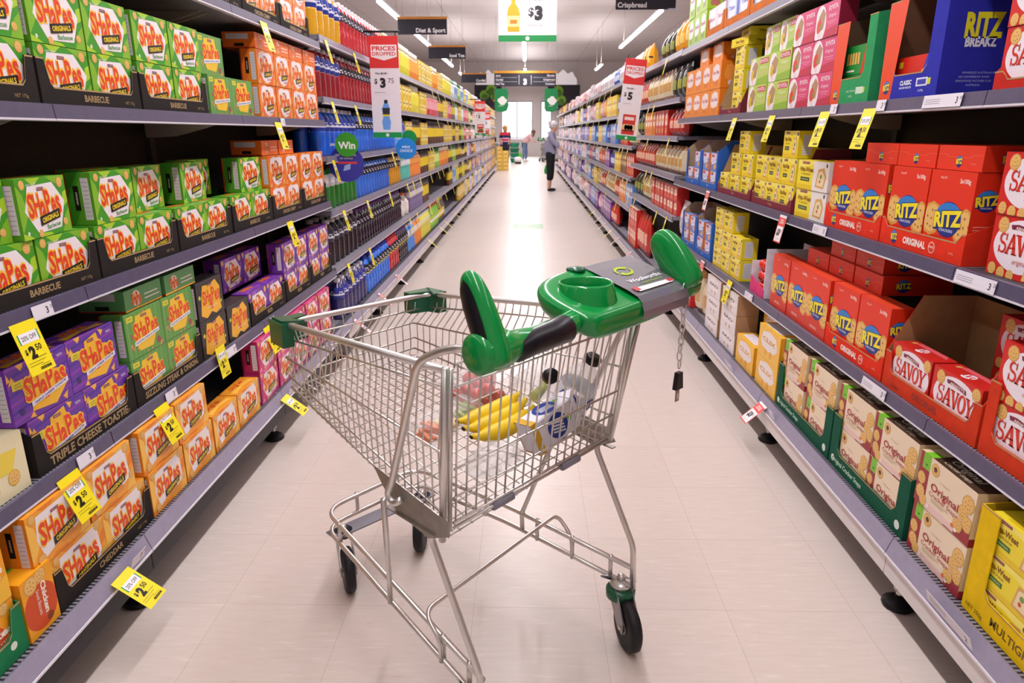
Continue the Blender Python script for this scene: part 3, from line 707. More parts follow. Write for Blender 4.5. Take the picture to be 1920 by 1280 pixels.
    SN=carton(n,.21,.08,.15,'e8871a',sb,flat('e0761a'),lambda f:(f.rect(0,0,1,1,'f0a01e',.4),f.rect(.2,.2,.6,.8,'6fae2a',1)))
    def gd(f,g): f.text('Snack Biscuits',.4,.4,.35,'d8ead8',2,bold=.02); g.disc(.9,.3,.08,'dfe6dc',2,n=16)
    tray('L',.94,1.385,z,'green cardboard tray of chicken snack boxes at the near end of the bottom shelf','1f7a4c','17603a',hs=.06,hf=.13,hb=.16,base=True,deco=gd)
    block(SN,n,'orange chicken snack biscuit box',C,'L',.946,1.379,2,z+.0012,2,.1515,'in the green bottom tray',base=True,back=.007)
    def chk(f):
        f.rect(0,0,1,1,'f2a51e',.4); f.disc(.5,.42,.36,'cf4a16',1,n=24,ry=.36); f.cracker(.3,.85,.14,2.2); f.cracker(.62,.9,.12,2.6); f.text('Chicken',.66,.52,.1,'f4e9da',3,bold=.04,rot=-90,fit=.8); f.text('Snack Biscuits',.46,.5,.07,'f4e9da',3,rot=-90,fit=.62); f.disc(.7,.16,.07,'8a3a12',2,n=10)
    put(carton(n,.11,.2,.165,'f2a51e',chk,flat('f0a01e'),lambda f:(f.rect(0,0,1,1,'f2a51e',.4),f.rect(.1,.3,.9,.8,'6fae2a',1))),n,'narrow orange box lettered Chicken, end-on beside the green bottom tray',C,'L',1.447,z,0,True)
    T(1.505,1.972,z,'CHEDDAR','black tray lettered CHEDDAR on the bottom cracker shelf','8a7a22',base=True)
    block(D['cheddar'],n,'amber cheddar cracker box',C,'L',1.511,1.966,2,z+.0012,1,hk,'inside the lettered bottom tray',base=True,back=.007)
    block(D['cheddar'],n,'amber cheddar cracker box',C,'L',1.455,1.925,2,z+hk+.002,1,hk,'resting above the lettered bottom tray',base=True,back=.007)
    for y,b in ((2.09,0),(2.325,.0)):
        q='nearer' if y<2.2 else 'farther'
        put(D['cheddar'],n,'amber cheddar cracker box, lower of the %s loose pair, bottom shelf'%q,C,'L',y,z,b,True); put(D['cheddar'],n,'amber cheddar cracker box, upper of the %s loose pair, bottom shelf'%q,C,'L',y-.01,z+hk,b+.004,True)
    put(D['cheddar'],n,'single amber cheddar box beside the pink boxes, nearer of two, bottom shelf',C,'L',2.565,z,.0,True); put(D['cheddar'],n,'single amber cheddar box touching the pink boxes, bottom shelf',C,'L',2.8,z,.0,True)
    put(D['cheddar'],n,'amber cheddar box standing deep behind the single ones, bottom shelf',C,'L',2.5,z,.14,True)
    block(D['pink'],n,'pink cracker box',C,'L',2.945,4.13,5,z,2,hk,'bottom shelf',base=True)
    return D
RW,RH_,RD=.215,.247,.075
def right_near():
    C='box'; n='cracker_box'
    SV=carton('cracker_box',.224,.075,.152,'cf241e',savoy_front,savoy_side,savoy_top)
    def red(f,g): f.text('ORIGINAL',.5,.5,.4,'8a1a0c',2,bold=.02); f.text('225g NET',.16,.3,.18,'8a1a0c',2)
    z=1.55; hk=.1535
    tray('R',1.50,1.965,z,'red cardboard tray of red-and-white cracker boxes on the fourth biscuit shelf','c92a1c','a8845c',hs=.03,hf=.05,base=False,back=.03)
    block(SV,n,'red cracker box with white oval',C,'R',1.506,1.959,2,z+.0012,2,hk,'fourth shelf tray',back=.035)
    # tall printed cases
    def brk(f,g):
        g.poly([(0,0),(.22,0),(.33,1),(.0,1)],'e8481f',.6); oval(g,.13,.13,.07,1.4,sub=False,k=.9)
        g.text('CLASSIC',.48,.16,.045,'e8ecf8',2,bold=.04); g.text('SAVOURY BISCUITS',.48,.11,.02,'dfe6f6',2,bold=.03); g.rect(.66,.11,.84,.19,'dfe6f6',2); g.rect(.68,.125,.82,.175,'3a3fae',2.6); g.rect(.84,.12,.89,.18,'cfd62e',2); g.text('12x200g',.75,.07,.022,'dfe6f6',2)
    def brs(f):
        f.text('RITZ',.36,.6,.2,'e8e02c',2,bold=.05,fit=.36); f.text('BREAKZ',.35,.46,.08,'e9edf6',2,bold=.05,fit=.3)
        for i,t in enumerate(('MONDELEZ AUSTRALIA BISCUITS','323 CANTERBURY ROAD','RINGWOOD VICTORIA 3134','AUSTRALIA')): f.text(t,.42 if i==0 else .34,.2-.035*i,.018,'b9bff0',2)
        f.rect(.45,.8,.98,1,'d8d8ea',1)
    tray('R',2.175,2.52,z,'tall blue display case with an orange end and cut-away front, fourth biscuit shelf','2c2fa8','6b4a36',hs=.075,hf=.30,hb=.32,fl=.07,d=.3,full=True,deco=brk,sidedeco=brs)
    def bkz(f):
        f.rect(0,0,1,1,'dc2a1c',.4); f.poly([(.55,0),(1,0),(1,1),(.75,1)],'2f35b8',.8); f.disc(.3,.5,.1,'d9442e',1); oval(f,.4,.3,.3,2,sub=False)
        f.poly([(.62,.2),(.95,.22),(.93,.7),(.66,.66)],'d9a04e',3); [f.disc(.7+.07*(i%4),.3+.13*(i//4),.02,'a86f2a',4,n=6) for i in range(12)]
        f.rect(.1,.75,.2,.9,'e8d42c',2)
    BK=carton('biscuit_packet',.25,.07,.125,'dc2a1c',bkz,flat('c5241a'),flat('d22c1c'))
    put(BK,'biscuit_packet','red and blue biscuit packet low inside the tall blue case','packet','R',2.35,z+.002,.02)
    def grn(f,g):
        g.poly([(0,0),(.25,0),(.33,1),(0,1)],'e8481f',.6); oval(g,.15,.12,.06,1.4,sub=False,k=.9); g.text('GREEK TZATZIKI STYLE',.58,.15,.022,'d9f0dc',2); g.text('12x175g',.55,.09,.022,'d9f0dc',2); g.rect(.68,.11,.86,.19,'cfe6cf',2); g.rect(.86,.12,.9,.18,'cfd62e',2)
    tray('R',2.60,2.92,z,'tall green display case with an orange end and cut-away front, fourth biscuit shelf','2f9a5c','5d4432',hs=.09,hf=.29,hb=.31,fl=.06,d=.3,full=True,deco=grn,sidedeco=lambda f:f.rect(.55,.75,.95,.95,'e6dfe6',1))
    def zsp(f):
        f.rect(0,0,1,1,'1e8f3a',.4); f.poly([(.62,0),(1,0),(1,1),(.74,1)],'d9291c',.8)
        for i in range(5): f.rect(.08+.1*i,.35,.15+.1*i,.75,'e2b45a',2)
        f.text('ZIP',.85,.55,.22,'f2f2ea',3,bold=.05); f.rect(.1,.1,.4,.16,'e6e6da',2)
    block(carton('biscuit_packet',.22,.06,.1,'1e8f3a',zsp,flat('187a30'),flat('2aa04a')),'biscuit_packet','green and red biscuit packet','packet','R',2.65,2.87,1,z+.002,2,.1015,'inside the tall green case',back=.02)
    RP=carton(n,.228,.07,.129,'cf3f6f',ryvita_front('d8487a','c2264a','d9402e'),flat('8f1f3a'),flat('b03058'))
    block(RP,n,'pink crispbread box with a white dish',C,'R',2.925,3.385,2,z,3,.1305,'fourth shelf')
    RG=carton(n,.29,.085,.133,'a9c94a',ryvita_front('b6d05a','8fb83a','e0b62e','Multigrain'),flat('9ab82e'),flat('c5d672'))
    block(RG,n,'green crispbread box with a white dish',C,'R',3.40,4.0,2,z,2,.1345,'fourth shelf')
    RGs=carton(n,.20,.2,.133,'a9c94a',ryvita_front('b6d05a','8fb83a','e0b62e','Multigrain'),flat('8fb02a'),flat('c5d672'))
    block(RGs,n,'green crispbread box turned askew',C,'R',3.42,3.86,2,z+.2705,1,.13,'on top of the green stack',back=.02)
    VW=carton(n,.182,.09,.118,'efd82e',vita_front(),vita_side,vita_top)
    
    def vt(side,lo,hi,z_,desc,**k): tray(side,lo,hi,z_,desc,'7d2f3a','b3946a',hs=.035,hf=.06,hb=.28,d=.24,text='9 Grains',tc='b06a6a',th=.4,**k)
    vt('R',4.12,4.56,z,'maroon tray with a tall brown back, fourth shelf beside green crispbread')
    block(VW,n,'yellow crispbread box','box','R',4.13,4.34,1,z+.0012,3,.1195,'in the maroon fourth-shelf tray',back=.007)
    VL=carton(n,.22,.18,.045,'efd82e',vita_top,vita_top,vita_top)
    put(VL,n,'yellow crispbread box lying on the maroon tray stack, pushed outward','box','R',4.24,z+.36,.0,rot=8); put(VL,n,'yellow crispbread box lying topmost over another, under the highest shelf','box','R',4.24,z+.4062,.03,rot=-4)
    OC=carton(n,.235,.16,.16,'ee8a24',plain_front('ee8a24','f0e2e0','d9772a','Corn Thins','d06a7a'),plain_front('ea7f1c','f09a3c','e9dcd2'),flat('ef9230'))
    block(OC,n,'orange cracker box with a white shield','box','R',4.60,5.56,4,z,2,.162,'fourth shelf'); block(carton(n,.235,.16,.11,'ee8a24',plain_front('ee8a24','f0e2e0','d9772a'),plain_front('ea7f1c','f09a3c','e9dcd2'),flat('ef9230')),n,'orange cracker box with a white shield','box','R',4.62,5.3,2,z+.326,1,.11,'lying topmost, fourth shelf',back=.02)
    # highest shelf
    z=2.04
    def ot(f,g): f.text('RICE',.5,.5,.35,'b05a1e',2)
    PK=carton(n,.2,.08,.17,'e9c6bc',plain_front('efe3ea','f4eef2','d98a7a','Rice','c06a8a'),flat('e0c8c8'),flat('e9d6d2')); BLU=carton(n,.2,.08,.17,'b9c4ec',plain_front('c3cdf2','eef0fa','d9a05a','Thins','5a6ac8'),flat('a8b4e6'),flat('c9d2f2'))
    for k,(lo,hi) in enumerate(((3.0,3.55),(3.56,4.10),(4.11,4.62),(4.63,5.05))):
        tray('R',lo,hi,z,'orange display tray, %s along the highest biscuit shelf'%ORD[k],'d9742a','8a6a4c',hs=.05,hf=.12,hb=.16,deco=ot)
        block(BLU if k in (1,2) else PK,n,('pale blue' if k in (1,2) else 'pale pink')+' rice cracker box','box','R',lo+.006,hi-.006,2,z+.0012,1,.17,'%s orange tray, highest shelf'%ORD[k],back=.007)
    GR=carton(n,.17,.1,.19,'9cc82e',plain_front('a6cf34','f2eef2','8a9a5a','Brown Rice','c05a8a'),plain_front('96c428','a6d03a','b06a5a'),flat('a6cf34'))
    block(GR,n,'lime green rice cracker box','box','R',5.07,5.62,3,z,2,.192,'highest shelf')
    # third shelf
    z=1.097; 
    RZ=carton('cracker_box',RW,RD,RH_,'e2331a',ritz_front,ritz_side,flat('e84a2a')); RL=carton('cracker_box',RW,RH_,RD-.008,'e2381c',ritz_end,ritz_end_side,flat('e84a2a'))
    def rt(f,g):
        oval(f,.2,.5,.36,2,sub=False,k=.8); f.text('ORIGINAL',.46,.48,.34,'f7e6dc',2,bold=.05); f.disc(.67,.47,.28,'f7d8cc',2,n=18); f.disc(.67,.47,.24,'e2381c',2.6,n=18); f.text('SNACK',.67,.5,.1,'f7d8cc',3,bold=.03); f.text('6x300g',.88,.45,.1,'f2b09c',2)
    def RT_(lo,hi,z,desc): tray('R',lo,hi,z,desc,'e2331a','b5451f',hs=.06,hf=.085,hb=.12,fl=.016,deco=rt)
    RZD='red cracker box with round crackers'
    block(SV,n,'red cracker box with white oval',C,'R',1.385,1.845,2,z,2,hk,'loose on the third shelf',back=.02)
    for (lo,hi,q) in ((1.91,2.372,'nearer'),(2.38,2.83,'farther')):
        RT_(lo,hi,z,'red low tray lettered ORIGINAL, %s one on the third biscuit shelf'%q)
        block(RZ,n,RZD,C,'R',lo+.008,hi-.008,2,z+.0012,1,RH_,'in the %s third-shelf tray'%q,back=.007)
    block(RL,n,'red cracker box lying flat, end outward',C,'R',1.915,2.59,3,z+RH_+.003,1,.08,'over the third-shelf trays',back=.015)
    VWW=carton(n,.325,.09,.118,'efd82e',vita_front('3c5a2a',True),flat('e6e2de'),vita_top)
    block(VWW,n,'half yellow half white crispbread box',C,'R',2.838,3.168,1,z,2,.12,'third shelf')
    for k,(lo,hi) in enumerate(((3.20,3.77),(3.80,4.46))):
        q=('nearer','farther')[k]
        vt('R',lo,hi,z,'maroon tray of yellow crispbread boxes, %s one on the third shelf'%q)
        block(VW,n,'yellow crispbread box',C,'R',lo+.006,hi-.006,3 if k else 3,z+.0012,2,.1195,'%s maroon tray, third shelf'%q,back=.007,skip=((1,2),) if k else ())
        put(VW,n,'yellow crispbread box perched highest at the %s maroon tray, third shelf'%q,C,'R',lo+.12+(.1 if k else 0),z+.2405,.012)
    def sal(f):
        f.rect(0,0,1,1,'5f84d8',.4); f.poly([(0,.5),(1,.72),(1,1),(0,1)],'d9d2ea',.8); f.text('Salada',.5,.55,.22,'e9ecf8',3,bold=.05,rot=8,fit=.75); f.poly([(.5,.1),(.9,.2),(.8,.45),(.45,.35)],'e0a85a',2); f.rect(.1,.8,.5,.93,'b8324a',2)
    SL=carton(n,.15,.08,.11,'5f84d8',sal,flat('e0863a'),flat('7a98e0')); 
    def bt(lo,hi,z,desc,bdesc,rows,skip=()):
        tray('R',lo,hi,z,desc,'2f62b8','b39a7c',hs=.04,hf=.24,hb=.3,fl=.03,d=.22,full=True,deco=lambda f,g:f.text('Salada',.5,.5,.4,'9fc0ee',2))
        block(SL,n,bdesc,C,'R',lo+.008,hi-.008,2,z+.0012,rows,.1115,'blue tray',back=.005,skip=skip)
    bt(4.50,4.93,z,'blue tall-sided tray on the third shelf beside open brown cartons','blue cracker box, nearer third-shelf',2); bt(4.94,5.37,z,'blue tall-sided tray on the third shelf, farther one','blue cracker box, farther third-shelf',2,((1,1),))
    # brown cartons
    def carton_open(y,z,w,d,h,label,back,rot=0):
        loc,rz=spot('R',y,z,back); r=empty('brown_carton',label,'carton',loc,rz+math.radians(rot),'open brown cartons'); m=CARD('b08a5e'); t=.004
        mb=MB(); mb.box(-w/2,0,0,w/2,d,t,m); mb.box(-w/2,d-t,t,w/2,d,h,m); mb.box(-w/2,0,t,-w/2+t,d-t,h,m); mb.box(w/2-t,0,t,w/2,d-t,h,m)
        f=Face(mb,(w/2,0,0),(0,1,0),(0,0,1),d,h); f.rect(.2,.4,.85,.42,'3a2c20',1); f.rect(.2,.75,.85,.77,'3a2c20',1); f.rect(.2,.42,.22,.75,'3a2c20',1); f.rect(.83,.42,.85,.75,'3a2c20',1)
        for i in range(9): f.rect(.27+.06*i,.47,.29+.06*i+.01*(i%2),.7,'3a2c20',1)
        mb.build('carton_body',r)
        mb=MB(); mb.prism([(-w/2,0),(w/2,0),(w/2-.02,.05),(-w/2+.02,.05)],(0,d-t,h),(1,0,0),(0,-.3,1),(0,t,0),m); mb.build('flap',r)
        mb=MB(); mb.prism([(0,0),(d,0),(d-.03,.08),(.03,.08)],(w/2-t,0,h),(0,1,0),(.5,0,.8),(t,0,0),m); mb.build('flap',r)
    carton_open(4.20,1.097,.26,.12,.27,'open brown carton standing behind the farther maroon tray, third shelf',.285)
    carton_open(3.0,1.097,.30,.24,.24,'open brown carton behind the half-white crispbread boxes, third shelf',.13)
    # second shelf
    z=.648
    tray('R',1.71,2.215,z,'red cardboard tray lettered ORIGINAL with white-oval boxes, second shelf','cf3a1c','a8845c',hs=.055,hf=.12,hb=.30,fl=.03,deco=red,full=False)
    block(SV,n,'red cracker box with white oval',C,'R',1.725,2.2,2,z+.0012,1,hk,'low in the second-shelf tray',back=.006)
    put(SV,n,'red cracker box with white oval standing high at the back of the second-shelf tray',C,'R',1.83,z+hk+.003,.165); put(SV,n,'red cracker box with white oval below the high one, back of second-shelf tray',C,'R',1.83,z+.0012,.165)
    tray('R',1.22,1.70,z,'red cardboard tray full of white-oval boxes, nearest on the second shelf','cf3a1c','a8845c',hs=.05,hf=.2,hb=.3,fl=.04,full=True)
    block(SV,n,'red cracker box with white oval',C,'R',1.226,1.694,2,z+.0012,2,hk,'nearest second-shelf tray',back=.007)
    RT_(2.225,2.685,z,'red low tray lettered ORIGINAL on the second biscuit shelf')
    block(RZ,n,RZD,C,'R',2.233,2.677,2,z+.0012,1,RH_,'in the second-shelf tray',back=.007)
    block(RZ,n,RZD,C,'R',2.69,3.345,3,z,1,RH_,'loose, second shelf')
    block(RL,n,'red cracker box lying flat, end outward',C,'R',2.42,3.10,3,z+RH_+.002,1,.069,'first layer, second shelf',back=.06); block(RL,n,'red cracker box lying flat, end outward',C,'R',2.45,2.9,2,z+RH_+.071,1,.069,'second layer, second shelf',back=.07)
    # case of tubes
    loc,rz=spot('R',3.53,z,.0); r=empty('display_tray','white-sided pink display case of red biscuit tubes, second shelf','display tray',loc,rz,'shelf-ready display trays')
    mb=MB(); m=CARD('e6e2ee'); mb.box(.085,0,0,.09,.26,.25,m); mb.box(-.12,0,0,-.115,.26,.16,m); mb.box(-.115,.255,0,.085,.26,.25,m); mb.box(-.115,0,0,.085,.255,.003,CARD('9a7a5a'))
    f=Face(mb,(.09,0,0),(0,1,0),(0,0,1),.26,.25); oval(f,.5,.55,.2,1.5,sub=False,k=1); f.rect(.28,.1,.8,.3,'33409a',1); f.rect(.3,.115,.78,.285,'e6e2ee',1.6); [f.rect(.34+.06*i,.13,.36+.06*i,.27,'33409a',2.2) for i in range(7)]
    mb.build('tray_body',r); mb=MB(); mb.prism([(-.12,0),(.09,0),(.09,.045),(-.12,.085)],(0,-.001,0),(1,0,0),(0,0,1),(0,.003,0),CARD('d9407a')); mb.build('front_panel',r)
    def tubem(c):
        mb=MB(); mb.lathe([(.004,-.1),(.02,-.094),(.027,-.085),(.027,.085),(.02,.094),(.004,.1)],M(c,rough=.25,spec=.6,coat=.3),12)
        for v in range(len(mb.v)): x,y,zz=mb.v[v]; mb.v[v]=(x,zz,y+.028)
        f=Face(mb,(-.02,-.086,.008),(1,0,0),(0,0,1),.04,.04); oval(f,.5,.5,.3,1,sub=False); return mb.mesh('biscuit_tube')
    tm=tubem('d62a1a'); k=0
    for zz in (0,.058,.115):
        for x in (-.058,-.001,.0555):
            if zz>.1 and x>.03: continue
            a,b=spot('R',3.53-x,z+zz+.005,.115); o=link('biscuit_tube',tm,None,a,b+RND.uniform(-.06,.06)); tag(o,'red biscuit tube in the pink case, %s layer, %s across'%(ORD[int(zz/.057)],ORD[[-.058,-.001,.0555].index(x)]),'biscuit tube','red biscuit tubes in the pink case'); k+=1
    block(VW,n,'yellow crispbread box',C,'R',3.87,4.44,3,z,3,.1195,'loose on the second shelf',skip=((2,0),(2,1) if 0 else (1,0)) ) if 0 else block(VW,n,'yellow crispbread box',C,'R',3.86,4.44,3,z,2,.1195,'loose, second shelf')
    block(VW,n,'yellow crispbread box',C,'R',4.06,4.44,2,z+.2395,1,.1195,'third layer on the second shelf')
    bt(4.50,4.93,z,'blue tall-sided tray on the second shelf','blue and orange cracker box, nearer second-shelf',2); bt(4.94,5.37,z,'blue tall-sided tray on the second shelf, farther one','blue and orange cracker box, farther second-shelf',2)
    # bottom deck
    z=.2535
    MG=carton(n,.19,.09,.098,'efd82e',vita_front('3c7a2a'),vita_side,vita_top)
    def mgd(f,g): f.text('MULTIGRAIN',.42,.5,.32,'6a5410',2,bold=.02); f.text('NET 250g',.1,.3,.16,'6a5410',2)
    tray('R',1.10,1.59,z,'large yellow case lettered MULTIGRAIN at the near end of the bottom shelf','e6bf10','cfae20',hs=.075,hf=.30,hb=.31,fl=.07,d=.3,full=True,base=True,deco=mgd)
    block(MG,n,'yellow multigrain crispbread box','box','R',1.11,1.58,2,z+.0012,3,.0995,'in the lettered yellow case',base=True,back=.007)
    OS=carton(n,.262,.08,.156,'e0caa4',snaps_front,snaps_side,snaps_top); OSD='cream Original Cracker Snaps box'
    block(OS,n,OSD,C,'R',1.60,1.888,1,z,2,.1575,'loose on the bottom shelf',base=True)
    def gt(f,g): f.text('Original Cracker Snaps',.27,.5,.3,'bfe0c8',2,bold=.02); f.disc(.06,.5,.22,'d8ead8',2,n=12); f.disc(.93,.5,.25,'d8e6da',2,n=14)
    for k,(lo,hi) in enumerate(((1.895,2.437),(2.447,3.03))):
        q=('nearer','farther')[k]
        tray('R',lo,hi,z,'dark green case with a scooped front, %s one on the bottom shelf'%q,'14553f','0f4030',hs=.06,hf=.20,hb=.22,fl=.06,d=.26,full=True,base=True,deco=gt)
        block(OS,n,OSD,C,'R',lo+.004,hi-.004,2,z+.0012,2,.1575,'in the %s green case'%q,base=True,back=.007)
    CX=carton(n,.29,.1,.15,'f0b93a',plain_front('f2bf48','eee6e4','e8a03a','CLIX','e0a02e'),plain_front('e8a41e','f2c04a','d9dcea'),lambda f:(f.rect(0,0,1,1,'f0b93a',.4),f.rect(.1,.2,.8,.8,'e8dfe6',1)))
    put(CX,n,'golden cracker box with a white oval, lower of the pair beside the green case',C,'R',3.19,z,0,True); put(CX,n,'golden cracker box with a white oval, upper of the pair beside the green case',C,'R',3.19,z+.1515,0,True)
    put(CX,n,'golden cracker box with a white oval, single one beside white cracker boxes',C,'R',3.53,z,.0,True)
    block(CX,n,'golden cracker box with a white oval',C,'R',3.36,3.68,1,z,2,.1515,'deep behind the single one',base=True,back=.13)
    SA=carton(n,.3,.12,.112,'dcd2d0',plain_front('e6e0e2','efeaec','c9a07a','SAO','6a4030'),flat('b08a68'),flat('c9b29a'))
    block(SA,n,'white and brown cracker box','box','R',3.72,4.04,1,z,3,.1135,'nearer stack, bottom shelf',base=True); block(SA,n,'white and brown cracker box','box','R',4.06,4.40,1,z,3,.1135,'farther stack, bottom shelf',base=True)
# ---------------------------------------------------------------- drinks and farther stock
_PM={}
def bottle_mesh(kind,c,cap,lab,h,rd,far=False,kind2=''):
    k=(kind,c,cap,lab,h,rd,far,kind2)
    if k in _PM: return _PM[k]
    n=10 if far else 16; mb=MB(); m=M(c,rough=.12,spec=.6,coat=.5); L=M(lab,rough=.35)
    if kind=='sport':
        P=[(rd*.86,0),(rd,h*.03),(rd*.97,h*.12),(rd*.90,h*.2),(rd*.98,h*.28),(rd*.9,h*.36),(rd*.84,h*.42),(rd*.97,h*.52),(rd,h*.56)]
        mb.lathe(P,m,n,capt=False); mb.lathe([(rd*1.0,h*.56),(rd*1.01,h*.57),(rd*1.0,h*.73),(rd*.93,h*.78)],L,n,capb=False,capt=False)
        mb.lathe([(rd*1.02,h*.545),(rd*1.02,h*.575)],M('e2cf2e' if 'yellow' in kind2 else c,rough=.4),n,capb=False,capt=False)
        mb.lathe([(rd*.93,h*.78),(rd*.75,h*.86),(rd*.42,h*.92),(rd*.40,h*.93)],m,n,capb=False)
    elif kind=='ridge':
        P=[(rd*.9,0)]
        for i in range(7): P+=[(rd,h*(.03+.075*i)),(rd*.93,h*(.065+.075*i))]
        mb.lathe(P,m,n,capt=False); mb.lathe([(rd*.93,h*.515),(rd*1.01,h*.55),(rd*1.01,h*.74),(rd*.9,h*.8)],L,n,capb=False,capt=False); mb.lathe([(rd*1.02,h*.60),(rd*1.02,h*.64)],M('d9d9e6',rough=.4),n,capb=False,capt=False); mb.lathe([(rd*.9,h*.8),(rd*.6,h*.88),(rd*.4,h*.93)],m,n,capb=False)
    else:                                                  # cordial and juice
        P=[(rd*.9,0),(rd,h*.03),(rd,h*.2)]; mb.lathe(P,m,n,capt=False); mb.lathe([(rd*1.01,h*.2),(rd*1.01,h*.55)],L,n,capb=False,capt=False); mb.lathe([(rd*1.02,h*.3),(rd*1.02,h*.4)],M('f2efe6',rough=.4),n,capb=False,capt=False); mb.lathe([(rd,h*.55),(rd,h*.62),(rd*.7,h*.76),(rd*.42,h*.88),(rd*.4,h*.93)],m,n,capb=False)
    if not far and kind!='cord':
        z0,z1=(h*.585,h*.72)
        for q in range(5):
            t0=2*PI*q/5+.2
            for (a,b,u,v) in ((-.32,.32,.62,.66),(-.26,.2,.675,.70)): mb.add([(rd*1.03*math.cos(t0+x),rd*1.03*math.sin(t0+x),h*y) for x,y in ((a,u),(b,u),(b,v),(a,v))],[(0,1,2,3)],M('eceaf4',rough=.4))
    body=mb.mesh('bottle_body')
    q=MB(); q.lathe([(rd*.46,h*.90),(rd*.5,h*.91),(rd*.5,h*.985),(rd*.42,h)],M(cap,rough=.35),n)
    if far: 
        q.v=[p for p in q.v]; mb.add(q.v,q.f,M(cap,rough=.35),True); _PM[k]=(mb.mesh('drink_bottle'),None)
    else: _PM[k]=(body,q.mesh('bottle_cap'))
    return _PM[k]
USED={}
def uniq(txt):
    if txt not in LABELS and txt.lower() not in LABELS: return txt
    print('CLASH',txt); return txt
SHN=['bottom','second','third','fourth','fifth','top']
def bottles(side,lo,hi,z,kind,c,cap,lab,h,rd,desc,shelf,name=None,rows=2,far=False,base=False,back=.01):
    name=name or {'sport':'sports_drink_bottle','ridge':'soft_drink_bottle','cord':'cordial_bottle'}[kind]
    if far: rows=1
    body,cp=bottle_mesh(kind,c,cap,lab,h,rd,far,'yellow' if base else ''); n=max(1,int((hi-lo)/(2*rd+.010))); st=(hi-lo)/n
    for r in range(rows):
        for i in range(n):
            y=lo+st*(i+.5); loc,rz=spot(side,y,z,back+rd+r*(2*rd+.006),base)
            lb='%s, %s from near end%s, %s drinks shelf'%(desc,ORD[i],'' if r==0 else ', row behind',shelf)
            if cp is None: o=link(name,body,None,loc,rz); tag(o,lb,'bottle',desc+' facing')
            else:
                o=bpy.data.objects.new(name,None); COL.objects.link(o); o.location=loc; o.rotation_euler=(0,0,rz); o.empty_display_size=.05; tag(o,lb,'bottle',desc+' facing')
                link('bottle_body',body,o); link('bottle_cap',cp,o)
def drinks():
    B=bottles
    z=2.0012
    B('L',4.44,5.10,z,'ridge','d9a01e','e8e4ee','2f3f9a',.30,.05,'amber sports drink with blue sleeve','highest')
    B('L',5.12,6.5,z,'sport','c2303c','e9e4e6','3a3340',.29,.044,'red sports drink with white cap','highest')
    B('L',6.52,7.0,z,'cord','d8c92a','e9e6da','c9b81e',.3,.045,'pale yellow cordial','highest',far=True)
    z=1.6562
    B('L',4.43,5.0,z,'ridge','8f1f2c','d9d4dc','34408f',.29,.047,'dark red drink with blue sleeve','fifth')
    B('L',5.02,6.6,z,'sport','a3202e','d6d0d8','2c2830',.285,.043,'dark red sports drink','fifth')
    z=1.3062
    B('L',4.44,5.35,z,'ridge','1f5fd6','dcdae6','2b3f9e',.29,.05,'bright blue drink with striped sleeve','fourth')
    B('L',5.37,6.9,z,'sport','2a6fe0','26242c','26283a',.285,.044,'bright blue sports drink with black cap','fourth')
    B('L',6.92,7.5,z,'sport','5aa0e6','e6e2ea','4a5ab0',.28,.044,'sky blue sports drink','fourth',far=True)
    z=.9762
    B('L',4.45,5.28,z,'ridge','1f7a2c','1c1c20','c9c6cc',.27,.05,'green sports drink','third')
    B('L',5.30,6.55,z,'sport','2f6fd8','1f1f27','23232d',.275,.044,'blue sports drink with dark sleeve','third')
    B('L',6.57,7.15,z,'sport','d99a2a','24222a','2c2a30',.27,.044,'amber sports drink','third')
    B('L',7.17,7.75,z,'sport','4fc0b4','e2e0e6','d9dde0',.26,.042,'teal sports drink','third',far=True)
    B('L',7.77,8.5,z,'sport','ee8a2e','e2e0e6','e6a04a',.26,.042,'orange sports drink','third',far=True)
    z=.6162
    B('L',4.46,5.22,z,'ridge','201a26','d0cdd6','3b3648',.29,.05,'black drink with grey sleeve','second')
    B('L',5.24,7.1,z,'sport','251b2b','6a3f86','2a2230',.28,.042,'black sports drink with purple cap','second')
    B('L',7.12,7.6,z,'cord','e9e2dc','ee6a2a','efe6dc',.22,.075,'white tub with orange lid','second',name='drink_tub',rows=1,far=True)
    B('L',7.62,8.6,z,'sport','7a6a9a','e2dfe6','d6d2de',.27,.042,'pale lilac bottle','second',far=True)
    z=.2535
    B('L',4.46,5.22,z,'ridge','2f2a66','dcdae4','3a3f9a',.27,.048,'dark violet drink with white cap','bottom',base=True)
    B('L',5.24,6.15,z,'sport','2a72e2','2b3fae','28262e',.29,.044,'blue sports drink with yellow band','bottom',base=True)
    B('L',6.17,6.62,z,'sport','c22a34','c8303a','2a2630',.29,.044,'red sports drink with red cap','bottom',base=True)
    B('L',6.64,7.15,z,'sport','26202a','7a5a9a','2a2630',.29,.044,'black sports drink with lilac cap','bottom',base=True)
    B('L',7.17,7.6,z,'sport','4a8fe8','e6e3ec','d6dae6',.28,.043,'light blue bottle with white neck','bottom',far=True,base=True)
    B('L',7.62,8.1,z,'sport','f08a2a','e6e3ec','efe0cc',.28,.043,'orange bottle with white neck','bottom',far=True,base=True)
    B('L',8.12,8.9,z,'sport','d9d42e','e9e6ea','e3dfb0',.28,.043,'lemon yellow bottle','bottom',far=True,base=True)
    B('L',8.92,9.7,z,'cord','7ac02a','e26a2a','a9cf3a',.3,.045,'lime green bottle','bottom',far=True,base=True)
    B('L',9.72,10.4,z,'cord','4a3a1c','d9b82a','e2c832',.3,.05,'dark iced tea bottle','bottom',far=True,base=True)
